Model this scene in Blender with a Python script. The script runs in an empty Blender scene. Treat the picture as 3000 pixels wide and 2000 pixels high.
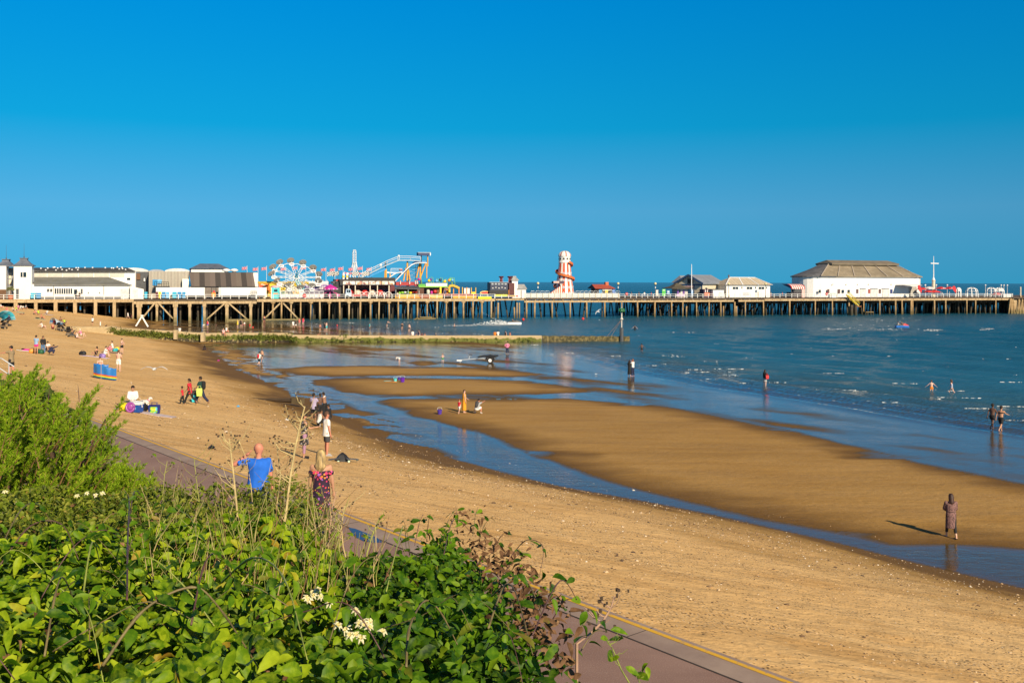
import bpy, math, random
import numpy as np
from mathutils import Vector, Matrix
SC = bpy.context.scene; COL = SC.collection
R = random.Random(7); rng = np.random.default_rng(3)
# ------------------------------------------------------------------ camera, sky, sun, exposure
F = 2916.67; CX, CY = 1500.0, 825.5; ROLL = .003; CAMZ = 9.6      # focal length and horizon of the photograph, in its pixels
cd = bpy.data.cameras.new('camera'); cam = bpy.data.objects.new('camera', cd); COL.objects.link(cam)
cd.lens = 35; cd.sensor_width = 36; cd.sensor_fit = 'HORIZONTAL'; cd.shift_y = -(1000 - CY) / 3000
cd.clip_start = .1; cd.clip_end = 60000
cam.matrix_world = Matrix.Translation((0, 0, CAMZ)) @ Matrix.Rotation(math.pi / 2, 4, 'X') @ Matrix.Rotation(ROLL, 4, 'Z')
SC.camera = cam
SUN_EL = math.radians(29); SUN_AZ = math.radians(150)             # behind the camera, to its right
w = bpy.data.worlds.new('World'); SC.world = w; w.use_nodes = True
nt = w.node_tree; nt.nodes.clear()
sky = nt.nodes.new('ShaderNodeTexSky'); sky.sky_type = 'NISHITA'; sky.sun_disc = False
sky.sun_elevation = SUN_EL; sky.sun_rotation = SUN_AZ; sky.altitude = 0; sky.air_density = 1.0; sky.dust_density = .1; sky.ozone_density = 4.0
tcw = nt.nodes.new('ShaderNodeTexCoord'); vm = nt.nodes.new('ShaderNodeVectorMath'); vm.operation = 'MULTIPLY_ADD'
vm.inputs[1].default_value = (1, 1, .45); vm.inputs[2].default_value = (0, 0, .2)      # keeps the pale horizon band of the model below the sea line
hs = nt.nodes.new('ShaderNodeHueSaturation'); hs.inputs['Saturation'].default_value = 1.12
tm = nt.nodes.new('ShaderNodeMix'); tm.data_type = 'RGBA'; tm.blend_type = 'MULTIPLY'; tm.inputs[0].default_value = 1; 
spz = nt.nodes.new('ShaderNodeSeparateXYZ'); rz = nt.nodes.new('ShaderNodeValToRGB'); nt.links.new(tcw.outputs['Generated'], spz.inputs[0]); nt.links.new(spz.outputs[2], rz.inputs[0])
els = rz.color_ramp.elements; els.new(.08); els.new(.16); els.new(.3); els.new(.6)                                 # clear seaside air: paler low down, deep saturated blue higher up; unseen upper dome tinted neutral to keep shadows from turning teal
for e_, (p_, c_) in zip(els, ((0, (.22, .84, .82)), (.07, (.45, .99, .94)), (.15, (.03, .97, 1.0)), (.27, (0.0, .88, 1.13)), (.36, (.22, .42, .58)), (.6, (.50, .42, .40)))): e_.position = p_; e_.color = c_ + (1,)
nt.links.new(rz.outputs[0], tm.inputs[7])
bg = nt.nodes.new('ShaderNodeBackground'); bg.inputs['Strength'].default_value = .089
wo = nt.nodes.new('ShaderNodeOutputWorld')
nt.links.new(tcw.outputs['Generated'], vm.inputs[0]); nt.links.new(vm.outputs[0], sky.inputs[0])
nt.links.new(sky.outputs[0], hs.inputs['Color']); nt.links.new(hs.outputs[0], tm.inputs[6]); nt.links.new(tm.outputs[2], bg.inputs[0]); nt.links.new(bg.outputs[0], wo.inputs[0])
ld = bpy.data.lights.new('sun', 'SUN'); ld.energy = 4.9; ld.angle = math.radians(.5); ld.color = (1, .84, .60)
sun = bpy.data.objects.new('sun', ld); COL.objects.link(sun)
sd = Vector((math.sin(SUN_AZ) * math.cos(SUN_EL), math.cos(SUN_AZ) * math.cos(SUN_EL), math.sin(SUN_EL)))
sun.rotation_euler = sd.to_track_quat('Z', 'Y').to_euler(); sun.location = (20, -30, 40)
SC.view_settings.view_transform = 'Standard'; SC.view_settings.look = 'None'; SC.view_settings.gamma = 1; SC.view_settings.exposure = .38
SC.cycles.max_bounces = 6; SC.cycles.diffuse_bounces = 2; SC.cycles.transparent_max_bounces = 8

# ------------------------------------------------------------------ helpers
def unroll(px, py):
    dx, dy = px - CX, py - CY
    return dx + ROLL * dy, dy - ROLL * dx
def P(px, py, z=0.0):
    dx, dy = unroll(px, py); d = (CAMZ - z) * F / dy
    return (dx / F * d, d, z)
def AT(px, py, d):
    dx, dy = unroll(px, py)
    return Vector((dx / F * d, d, CAMZ - dy / F * d))
def put(o, parent=None):
    COL.objects.link(o)
    if parent is not None: o.parent = parent
    return o
def tag(o, label=None, cat=None, group=None, kind=None):
    for k, v in (('label', label), ('category', cat), ('group', group), ('kind', kind)):
        if v: o[k] = v
    return o
def empty(name, loc, rz=0, label=None, cat=None, group=None):
    o = bpy.data.objects.new(name, None); o.empty_display_size = .3; put(o)
    o.location = loc; o.rotation_euler = (0, 0, rz)
    return tag(o, label, cat, group)
def copy_tree(o, parent=None):
    c = o.copy(); COL.objects.link(c)
    if parent is not None: c.parent = parent
    for ch in list(o.children): copy_tree(ch, c)
    return c
class MB:
    """collects shapes and links them as one mesh object"""
    def __init__(s): s.v = []; s.f = []; s.mi = []; s.m = 0
    def add(s, vs, fs):
        b = len(s.v); s.v += [tuple(x) for x in vs]
        for f in fs: s.f.append(tuple(b + i for i in f)); s.mi.append(s.m)
        return s
    def box(s, x0, x1, y0, y1, z0, z1):
        x0, x1 = min(x0, x1), max(x0, x1); y0, y1 = min(y0, y1), max(y0, y1); z0, z1 = min(z0, z1), max(z0, z1)
        return s.add([(x0,y0,z0),(x1,y0,z0),(x1,y1,z0),(x0,y1,z0),(x0,y0,z1),(x1,y0,z1),(x1,y1,z1),(x0,y1,z1)],
                     [(0,3,2,1),(4,5,6,7),(0,1,5,4),(1,2,6,5),(2,3,7,6),(3,0,4,7)])
    def loft(s, rings, cap0=True, cap1=True, closed=True):
        n = len(rings[0]); vs = [p for r in rings for p in r]; fs = []
        for i in range(len(rings) - 1):
            for j in range(n if closed else n - 1):
                k = (j + 1) % n
                fs.append((i*n+j, i*n+k, (i+1)*n+k, (i+1)*n+j))
        if cap0: fs.append(tuple(range(n))[::-1])
        if cap1: fs.append(tuple((len(rings)-1)*n + j for j in range(n)))
        return s.add(vs, fs)
    def tube(s, p0, p1, r0, r1=None, n=8, cap=True):
        return s.path([p0, p1], [r0, r0 if r1 is None else r1], n, cap)
    def path(s, pts, rs, n=6, cap=True):
        pts = [Vector(p) for p in pts]
        if not hasattr(rs, '__len__'): rs = [rs] * len(pts)
        rings = []
        ref = None
        for i, p in enumerate(pts):
            t = (pts[min(i+1, len(pts)-1)] - pts[max(i-1, 0)])
            if t.length < 1e-9: t = Vector((0, 0, 1))
            t.normalize()
            if ref is None:
                ref = Vector((1, 0, 0)) if abs(t.x) < .8 else Vector((0, 1, 0))
            a = (ref - t * ref.dot(t)).normalized(); b = t.cross(a); ref = a
            rings.append([p + (a * math.cos(2*math.pi*k/n) + b * math.sin(2*math.pi*k/n)) * rs[i] for k in range(n)])
        return s.loft(rings, cap, cap)
    def beam(s, p0, p1, w, h):
        p0, p1 = Vector(p0), Vector(p1); t = (p1 - p0).normalized()
        up = Vector((0, 0, 1)) if abs(t.z) < .95 else Vector((0, 1, 0))
        a = t.cross(up).normalized(); b = a.cross(t)
        return s.loft([[p + a*(i*w/2) + b*(j*h/2) for i, j in ((-1,-1),(1,-1),(1,1),(-1,1))] for p in (p0, p1)])
    def lathe(s, prof, n=24, c=(0, 0, 0), seg_mat=None):
        b = len(s.v); c = Vector(c)
        for r, z in prof:
            for k in range(n): s.v.append((c.x + r*math.cos(2*math.pi*k/n), c.y + r*math.sin(2*math.pi*k/n), c.z + z))
        for i in range(len(prof) - 1):
            for k in range(n):
                q = (k + 1) % n
                s.f.append((b+i*n+k, b+i*n+q, b+(i+1)*n+q, b+(i+1)*n+k)); s.mi.append(seg_mat(i, k) if seg_mat else s.m)
        s.f.append(tuple(b + (len(prof)-1)*n + k for k in range(n))); s.mi.append(seg_mat(len(prof)-2, 0) if seg_mat else s.m)
        s.f.append(tuple(b + k for k in range(n))[::-1]); s.mi.append(seg_mat(0, 0) if seg_mat else s.m)
        return s
    def ball(s, c, rx, ry=None, rz=None, n=10, m=6):
        ry = rx if ry is None else ry; rz = rx if rz is None else rz
        rings = [[(c[0] + rx*math.sin(math.pi*i/m)*math.cos(2*math.pi*k/n), c[1] + ry*math.sin(math.pi*i/m)*math.sin(2*math.pi*k/n), c[2] - rz*math.cos(math.pi*i/m)) for k in range(n)] for i in range(1, m)]
        return s.loft(rings)
    def build(s, name, mats, parent=None, smooth=False):
        me = bpy.data.meshes.new(name); me.from_pydata(s.v, [], s.f)
        for m in (mats if isinstance(mats, (list, tuple)) else [mats]): me.materials.append(m)
        if any(s.mi): me.polygons.foreach_set('material_index', s.mi)
        if smooth: me.polygons.foreach_set('use_smooth', [True] * len(me.polygons))
        me.update()
        return put(bpy.data.objects.new(name, me), parent)
def big_mesh(name, verts, faces, mats, parent=None, smooth=True, attrs=None):
    """verts (n,3), faces (m,4) or (m,3) arrays"""
    me = bpy.data.meshes.new(name); k = faces.shape[1]
    me.vertices.add(len(verts)); me.vertices.foreach_set('co', np.asarray(verts, np.float32).ravel())
    me.loops.add(faces.size); me.loops.foreach_set('vertex_index', faces.astype(np.int32).ravel())
    me.polygons.add(len(faces)); me.polygons.foreach_set('loop_start', np.arange(0, faces.size, k, dtype=np.int32))
    me.polygons.foreach_set('loop_total', np.full(len(faces), k, np.int32))
    if smooth: me.polygons.foreach_set('use_smooth', np.ones(len(faces), bool))
    for an, av in (attrs or {}).items():
        a = me.attributes.new(an, 'FLOAT', 'POINT'); a.data.foreach_set('value', np.asarray(av, np.float32))
    for m in (mats if isinstance(mats, (list, tuple)) else [mats]): me.materials.append(m)
    me.update(calc_edges=True); me.validate()
    return put(bpy.data.objects.new(name, me), parent)

# ------------------------------------------------------------------ materials
class NT:
    def __init__(s, name):
        s.m = bpy.data.materials.new(name); s.m.use_nodes = True; s.t = s.m.node_tree; s.t.nodes.clear()
        s.out = s.n('ShaderNodeOutputMaterial')
    def n(s, typ, **kw):
        nd = s.t.nodes.new(typ)
        for k, v in kw.items():
            if hasattr(nd, k): setattr(nd, k, v)
            else: s.set(nd, k, v)
        return nd
    def set(s, nd, k, v):
        i = nd.inputs[k]
        if hasattr(v, 'outputs'): s.t.links.new(v.outputs[0], i)
        elif hasattr(v, 'is_output'): s.t.links.new(v, i)
        else: i.default_value = (tuple(v) + (1,) if i.type == 'RGBA' and len(v) == 3 else v)
    def noise(s, scale, vec, detail=4, rough=.55):
        nd = s.n('ShaderNodeTexNoise'); nd.inputs['Scale'].default_value = scale; nd.inputs['Detail'].default_value = detail; nd.inputs['Roughness'].default_value = rough
        if vec is not None: s.set(nd, 'Vector', vec)
        return nd
    def ramp(s, fac, *stops):
        nd = s.n('ShaderNodeValToRGB'); e = nd.color_ramp.elements
        while len(e) < len(stops): e.new(.5)
        for i, (p, c) in enumerate(stops):
            e[i].position = p; e[i].color = (c, c, c, 1) if not hasattr(c, '__len__') else tuple(c) + (1,)
        s.set(nd, 'Fac', fac); return nd
    def mix(s, fac, a, b, blend='MIX'):
        nd = s.n('ShaderNodeMix'); nd.data_type = 'RGBA'; nd.blend_type = blend
        for idx, v in ((0, fac), (6, a), (7, b)):
            i = nd.inputs[idx]
            if hasattr(v, 'outputs'): s.t.links.new(v.outputs[2] if v.bl_idname == 'ShaderNodeMix' else v.outputs[0], i)
            elif hasattr(v, 'is_output'): s.t.links.new(v, i)
            else: i.default_value = tuple(v) + (1,) if hasattr(v, '__len__') and len(v) == 3 else v
        return nd.outputs[2]
    def math(s, op, a, b=0.0, clamp=False):
        nd = s.n('ShaderNodeMath'); nd.operation = op; nd.use_clamp = clamp
        s.set(nd, 0, a); s.set(nd, 1, b); return nd
    def mapped(s, scale, rot=(0, 0, 0), src='pos'):
        g = s.n('ShaderNodeNewGeometry').outputs['Position'] if src == 'pos' else s.n('ShaderNodeTexCoord').outputs['Object']
        mp = s.n('ShaderNodeMapping'); s.set(mp, 'Vector', g); mp.inputs['Scale'].default_value = scale; mp.inputs['Rotation'].default_value = rot
        return mp
    def bump(s, h, strength=.3, dist=.05, normal=None):
        nd = s.n('ShaderNodeBump'); nd.inputs['Strength'].default_value = strength; nd.inputs['Distance'].default_value = dist; s.set(nd, 'Height', h)
        if normal is not None: s.set(nd, 'Normal', normal)
        return nd
    def princ(s, **kw):
        nd = s.n('ShaderNodeBsdfPrincipled')
        for k, v in kw.items(): s.set(nd, k.replace('_', ' '), v)
        s.t.links.new(nd.outputs[0], s.out.inputs[0]); return nd
MATS = {}
def M(name, col, rough=.6, var=.18, scale=1.5, metal=0.0, dirt=None, stretch=(1, 1, 1)):
    """painted / weathered surface: base colour broken up by two noises, optional grime colour"""
    if name in MATS: return MATS[name]
    t = NT(name); mp = t.mapped(stretch)
    n1 = t.noise(scale, mp, 5); n2 = t.noise(scale * 7, mp, 3)
    c = t.mix(t.ramp(n1, (.35, 0), (.65, 1)), tuple(x * (1 - var) for x in col), tuple(min(1, x * (1 + var * .6)) for x in col))
    if dirt: c = t.mix(t.ramp(n2, (.5, 0), (.72, .8)), c, dirt)
    p = t.princ(Base_Color=c, Roughness=rough, Metallic=metal)
    t.set(p, 'Normal', t.bump(n2, .15, .02))
    MATS[name] = t.m; return t.m
def striped(name, cols, period, axis=0, rough=.6, src='obj'):
    """repeated colour bands along one local axis"""
    if name in MATS: return MATS[name]
    t = NT(name); mp = t.mapped((1, 1, 1), src=src); sp = t.n('ShaderNodeSeparateXYZ'); t.set(sp, 0, mp)
    fr = t.math('FRACT', t.math('DIVIDE', sp.outputs[axis], period))
    nd = t.ramp(fr, *[(i / len(cols), c) for i, c in enumerate(cols)]); nd.color_ramp.interpolation = 'CONSTANT'
    n1 = t.noise(3, mp, 3)
    c = t.mix(t.ramp(n1, (.3, 0), (.7, .25)), nd, (.12, .1, .08))
    t.princ(Base_Color=c, Roughness=rough); MATS[name] = t.m; return t.m
def mottled(name, cols, scale, rough=.6):
    """patches of several paint colours"""
    if name in MATS: return MATS[name]
    t = NT(name); mp = t.mapped((1, 1, 1)); v = t.n('ShaderNodeTexVoronoi'); t.set(v, 'Vector', mp); v.inputs['Scale'].default_value = scale
    sp = t.n('ShaderNodeSeparateColor'); t.set(sp, 0, v.outputs['Color'])
    nd = t.ramp(sp.outputs[0], *[(i / len(cols), c) for i, c in enumerate(cols)]); nd.color_ramp.interpolation = 'CONSTANT'
    t.princ(Base_Color=nd, Roughness=rough); MATS[name] = t.m; return t.m
white = M('white_paint', (.80, .78, .74), .5, .07, .25)
white2 = M('white_metal', (.8, .8, .8), .4, .06)
cream = M('cream_paint', (.68, .6, .46), .6, .1)
greyp = M('grey_paint', (.3, .31, .33), .6); dgrey = M('dark_grey', (.07, .075, .085), .6); black = M('black_paint', (.015, .015, .018), .5)
slate = M('slate_roof', (.13, .15, .19), .6, .25, .8); moss = M('mossy_roof', (.2, .2, .19), .8, .2, .35, dirt=(.2, .17, .05), stretch=(1, 1, .4))
darkroof = M('dark_felt', (.06, .055, .05), .85, .4, .7, dirt=(.13, .12, .11)); fawn = M('fawn_roof', (.30, .245, .17), .8, .25, .25, dirt=(.18, .14, .09))
beige = M('beige_cladding', (.42, .38, .32), .7, .12, .4, dirt=(.3, .26, .2)); brown = M('brown_wood', (.16, .08, .04), .8)
glassm = M('window_glass', (.02, .03, .04), .1, .3); redp = M('red_paint', (.55, .03, .03), .45); orangep = M('orange_paint', (.75, .28, .03), .5)
yellowp = M('yellow_paint', (.85, .6, .02), .45, .08); bluep = M('blue_plastic', (.02, .25, .55), .4); teal = M('teal_paint', (.02, .36, .42), .45)
navy = M('navy_paint', (.02, .04, .12), .5); green = M('green_paint', (.1, .4, .05), .5); magenta = M('magenta_paint', (.55, .03, .3), .45)
purple = M('purple_paint', (.14, .05, .3), .5); steel = M('galvanised_steel', (.5, .52, .54), .45, .1, 3, .3); rubber = M('tyre_rubber', (.02, .02, .02), .85)
maroon = M('maroon_paint', (.13, .015, .02), .5); ltblue = M('light_blue_paint', (.15, .45, .75), .45); terracotta = M('orange_tile', (.5, .14, .06), .7)
# ------------------------------------------------------------------ shore geometry
def vnoise(x, y, seed=0):
    xi = np.floor(x).astype(np.int64); yi = np.floor(y).astype(np.int64); fx = x - xi; fy = y - yi
    fx = fx*fx*(3-2*fx); fy = fy*fy*(3-2*fy)
    def h(a, b):
        n = (a * 374761393 + b * 668265263 + seed * 1442695041) & 0x7fffffff
        n = ((n ^ (n >> 13)) * 1274126177) & 0x7fffffff
        return ((n ^ (n >> 16)) & 0xffff) / 65535.0
    return (h(xi, yi)*(1-fx) + h(xi+1, yi)*fx)*(1-fy) + (h(xi, yi+1)*(1-fx) + h(xi+1, yi+1)*fx)*fy
def fbm(x, y, seed=0, oct=3):
    s = 0; a = .5; t = 0
    for i in range(oct): s = s + a*vnoise(x*2**i, y*2**i, seed+i*7); t += a; a *= .5
    return s/t*2 - 1
PZ = 4.6                                                              # promenade level; the sea is at 0
A0 = np.array(P(2351, 2000, PZ)[:2]); B0 = np.array(P(351, 1254, PZ)[:2])
U = (B0 - A0)/np.linalg.norm(B0 - A0); N = np.array([U[1], -U[0]])     # along the promenade, and seaward
SHORE_ANG = math.atan2(U[1], U[0])
def uc(x, y): return (x - A0[0])*U[0] + (y - A0[1])*U[1], (x - A0[0])*N[0] + (y - A0[1])*N[1]
def xy(u, c): return A0[0] + U[0]*u + N[0]*c, A0[1] + U[1]*u + N[1]*c
def curve(px):
    q = np.array([uc(*P(a, b, 0.0)[:2]) for a, b in px]); q = q[np.argsort(q[:, 0])]; return q
toe = curve([(3000,1722),(2678,1645),(2423,1582),(2168,1524),(1888,1467),(1658,1428),(1467,1384),(1275,1326),(1122,1275),(982,1212),(893,1173),(816,1135),(689,1084),(625,1035),(614,1018),(370,959),(345,950)])
toe = np.vstack([toe[toe[:, 0] < 190], [[200, 58], [239, 72], [270, 77]]])
surf = curve([(3400,1370),(3000,1288),(2551,1218),(2296,1173),(2041,1135),(1786,1084),(1530,1008),(860,955)])
def Wtoe(u): return np.interp(u, toe[:, 0], toe[:, 1])
def Csea(u): return np.interp(u, surf[:, 0], surf[:, 1])
k = 1.2755
bars_px = [[(818,1081),(893,1072),(1148,1071),(1403,1077),(1600,1096),(1505,1104),(1275,1100),(1084,1100),(969,1102),(880,1097)],
           [(912,1112),(1020,1107),(1275,1107),(1530,1115),(1640,1128),(1725,1147),(1600,1152),(1275,1156),(1122,1163),(1020,1148)],
           [(1110,1180),(1148,1168),(1403,1168),(1658,1167),(1913,1186),(2168,1231),(2423,1288),(2678,1352),(3000,1416),(3500,1520),(3500,1640),(3000,1608),(2844,1594),(2615,1588),(2487,1562),(2245,1518),(2092,1480),(1888,1435),(1722,1384),(1594,1339),(1467,1282),(1275,1231)],
           [(1010,1023),(1100,1020),(1190,1024),(1100,1028)],[(1190,1063),(1240,1056),(1285,1066),(1240,1070)]]
bars = [np.array([P(a, b, .02)[:2] for a, b in poly]) for poly in bars_px]
def sdist(x, y, poly):
    """signed distance to a polygon, positive inside"""
    d = np.full(x.shape, 1e9); ins = np.zeros(x.shape, bool); n = len(poly)
    for i in range(n):
        x0, y0 = poly[i]; x1, y1 = poly[(i+1) % n]; ex, ey = x1-x0, y1-y0
        t = np.clip(((x-x0)*ex + (y-y0)*ey)/(ex*ex+ey*ey), 0, 1)
        d = np.minimum(d, np.hypot(x-x0-t*ex, y-y0-t*ey))
        c = (y0 > y) != (y1 > y)
        with np.errstate(divide='ignore', invalid='ignore'): ins ^= c & (x < (x1-x0)*(y-y0)/(y1-y0) + x0)
    return np.where(ins, d, -d)
def terr(x, y):
    x = np.asarray(x, float); y = np.asarray(y, float)
    u, c = uc(x, y); W = Wtoe(u) + np.clip(u/90, .12, .8)*fbm(u*.15, c*.15, 3); d = W - c
    sl = np.maximum(.112, 4.4/np.maximum(W, 5)); zu = sl*d
    kk = .5; hh = np.clip(.5 + .5*(4.5 - zu)/kk, 0, 1); zu = 4.5*(1-hh) + zu*hh - kk*hh*(1-hh)
    zu = zu + .05*np.clip(d/4, 0, 1)*fbm(u*.25, c*.9, 5) + .02*np.clip(d/4, 0, 1)*fbm(u*1.6, c*1.6, 9)
    zu = np.where(c < .3, np.minimum(zu, 4.5), zu)
    zf = np.full(x.shape, -.06)
    near = (y < 190)
    for i, b in enumerate(bars):
        s = sdist(x, y, b) + .5*fbm(x*.5, y*.25, 21+i)*np.clip(y/60, .4, 1.4)
        zf = np.maximum(zf, np.clip(np.where(s > 0, s*.013 + .012*np.clip(s, 0, 1)*fbm(x*.35, y*.9, 23+i), s*.05), -.06, .045 if i < 3 else .025))
    zf = np.where(zf > 0, zf - .07*np.clip(fbm(x*.09, y*.55, 57) - .28, 0, .5)*np.clip((.05 - zf)*60, 0, 1), zf)
    film = -.019 + .036*fbm(u*.09, c*.35, 31) + .012*fbm(u*.5, c*1.3, 33)
    isbar = zf > -.055
    sheen = (c > W + 7) | (u > 85)
    zf = np.where(isbar, np.maximum(zf, np.where(sheen, np.minimum(film, .0), -1)), np.where(sheen, film, zf + .006*fbm(u*.25, c*.8, 35)))
    stream = np.clip((-d)/1.0, 0, 1); zf = zf*stream - .02*(1-stream) + np.where((-d > 0) & (-d < 5.0), np.clip(u/25 - 1.1, 0, 1)*np.clip(.30*(fbm(u*.45, c*1.1, 41) + .12), 0, .072)*np.clip((5.0+d)/3, 0, 1), 0)
    e = c - Csea(u); sea = -.03 - .03*np.clip(e, 0, 400)
    zf = np.where(e > 0, np.maximum(sea, -5), np.where(e > -4, zf*np.clip(-e/4, 0, 1) - .03*(1-np.clip(-e/4, 0, 1)), zf))
    t = np.clip(d/1.2 + .5, 0, 1); t = t*t*(3-2*t)
    return zf*(1-t) + np.maximum(zu, -.01)*t
def tz(x, y): return float(terr(np.array([x]), np.array([y]))[0])
def G(px, py, wade=0.0):
    """the ground point seen at a pixel: march the ray down to the terrain or, offshore, to the water level"""
    dx, dy = unroll(px, py); s = dy/F
    dd = np.geomspace(12, 420, 1500); X = dx/F*dd; Z = CAMZ - s*dd; T = np.maximum(terr(X, dd), 0.0)
    i = int(np.argmax(Z <= T))
    for _ in range(1):
        a, b = Z[i-1]-T[i-1], Z[i]-T[i]; f = a/(a-b) if a != b else 0
        d = dd[i-1] + (dd[i]-dd[i-1])*f
    X = dx/F*d
    return Vector((X, d, max(tz(X, d), -wade)))
def fan(y0, y1, rows, k0, k1, cols):
    Y = np.geomspace(y0, y1, rows); K = np.linspace(k0, k1, cols)
    YY, KK = np.meshgrid(Y, K, indexing='ij'); XX = KK*(YY + 6)
    idx = np.arange(rows*cols).reshape(rows, cols)
    f = np.stack([idx[:-1, :-1], idx[:-1, 1:], idx[1:, 1:], idx[1:, :-1]], -1).reshape(-1, 4)
    return XX.ravel(), YY.ravel(), f

# ---- sand
def sand_material():
    t = NT('sand'); rot = (0, 0, -SHORE_ANG)
    al = t.mapped((.22, .8, 1), rot); mid = t.mapped((1, 2.2, 1), rot); fine = t.mapped((1, 1, 1))
    streak = t.noise(1.0, al, 6, .62); patch = t.noise(.12, fine, 4); grain = t.noise(9, fine, 5, .7); dim = t.noise(1.6, mid, 4, .6)
    at = t.n('ShaderNodeAttribute', attribute_name='wet'); wet = at.outputs['Fac']
    dry = t.mix(t.ramp(patch, (.3, 0), (.7, 1)), (.71, .43, .17), (.80, .52, .23))
    dry = t.mix(t.ramp(streak, (.48, 0), (.66, .6)), dry, (.50, .27, .085))
    dry = t.mix(t.ramp(grain, (.56, 0), (.74, .6)), dry, (.26, .14, .06))
    wetc = t.mix(t.ramp(streak, (.35, 0), (.65, 1)), (.20, .102, .018), (.265, .140, .026))
    rip = t.noise(1.0, t.mapped((.07, .42, 1)), 8, .72); wetc = t.mix(t.ramp(rip, (.48, 0), (.62, .7)), wetc, (.35, .195, .046)); wetc = t.mix(t.ramp(rip, (.38, .7), (.49, 0)), wetc, (.17, .088, .02))
    wetc = t.mix(t.ramp(dim, (.5, 0), (.7, .5)), wetc, (.31, .17, .038))
    soak = t.n('ShaderNodeMapRange'); t.set(soak, 0, wet); soak.inputs[1].default_value = .8; soak.inputs[2].default_value = 1.0; soak.inputs[3].default_value = 0; soak.inputs[4].default_value = .9
    big = t.noise(.35, al, 5, .6); wetc = t.mix(t.ramp(big, (.4, 0), (.65, .8)), wetc, (.32, .178, .04)); wetc = t.mix(t.ramp(grain, (.54, 0), (.70, .55)), wetc, (.14, .075, .02)); wetc = t.mix(soak, wetc, (.15, .078, .02)); tread = t.noise(2.2, fine, 3, .5)
    c = t.mix(wet, dry, wetc)
    def specks(scale, thr, col, c, lo, hi):
        v = t.n('ShaderNodeTexVoronoi'); t.set(v, 'Vector', fine); v.inputs['Scale'].default_value = scale; sp = t.n('ShaderNodeSeparateColor'); t.set(sp, 0, v.outputs['Color'])
        on = t.math('MULTIPLY', t.math('LESS_THAN', v.outputs['Distance'], thr), t.math('LESS_THAN', sp.outputs[0], t.ramp(drift, (lo, .025), (hi, .75))))
        return t.mix(t.math('MULTIPLY', on, t.math('SUBTRACT', 1.15, wet, True)), c, col)
    drift = t.noise(.55, t.mapped((.3, 1.3, 1), rot), 5, .6)
    c = specks(13, .30, (.14, .075, .035), c, .42, .62); c = specks(9, .22, (.07, .045, .03), c, .45, .7); c = specks(17, .25, (.72, .55, .36), c, .42, .65)
    rough = t.n('ShaderNodeMapRange'); t.set(rough, 0, wet); rough.inputs[1].default_value = .55; rough.inputs[2].default_value = 1; rough.inputs[3].default_value = .95; rough.inputs[4].default_value = .7
    p = t.princ(Base_Color=c, Roughness=rough); p.inputs['Specular IOR Level'].default_value = .1
    h = t.math('ADD', t.math('ADD', t.math('ADD', t.math('MULTIPLY', dim, .55), t.math('MULTIPLY', rip, .5)), t.math('MULTIPLY', tread, .8)), t.math('MULTIPLY', grain, .4))
    b = t.n('ShaderNodeBump'); t.set(b, 'Height', h); b.inputs['Distance'].default_value = .16
    st = t.n('ShaderNodeMapRange'); t.set(st, 0, wet); st.inputs[3].default_value = .5; st.inputs[4].default_value = .34; t.set(b, 'Strength', st)
    t.set(p, 'Normal', b); return t.m
sandm = sand_material()
X, Y, Fq = fan(7, 470, 720, -.95, .85, 430)
Z = terr(X, Y); u, c = uc(X, Y)
dry_in = np.clip((Wtoe(u) - c)/11, 0, 1)
wetv = 1 - np.clip((dry_in - .18 + .28*fbm(u*.12, c*.3, 51) + .10*fbm(u*.5, c*1.2, 53))/.6, 0, 1)
zb_ = np.clip(1 - (Z - .004)*6 + .05*fbm(X*.05, Y*.3, 59), .70, 1); wetv = np.where(c > Wtoe(u) + .6, zb_, np.where(Z < .1, np.maximum(wetv, zb_), wetv))
sand = big_mesh('beach', np.stack([X, Y, Z], 1), Fq, sandm, attrs={'wet': wetv}); tag(sand, kind='structure')

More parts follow.
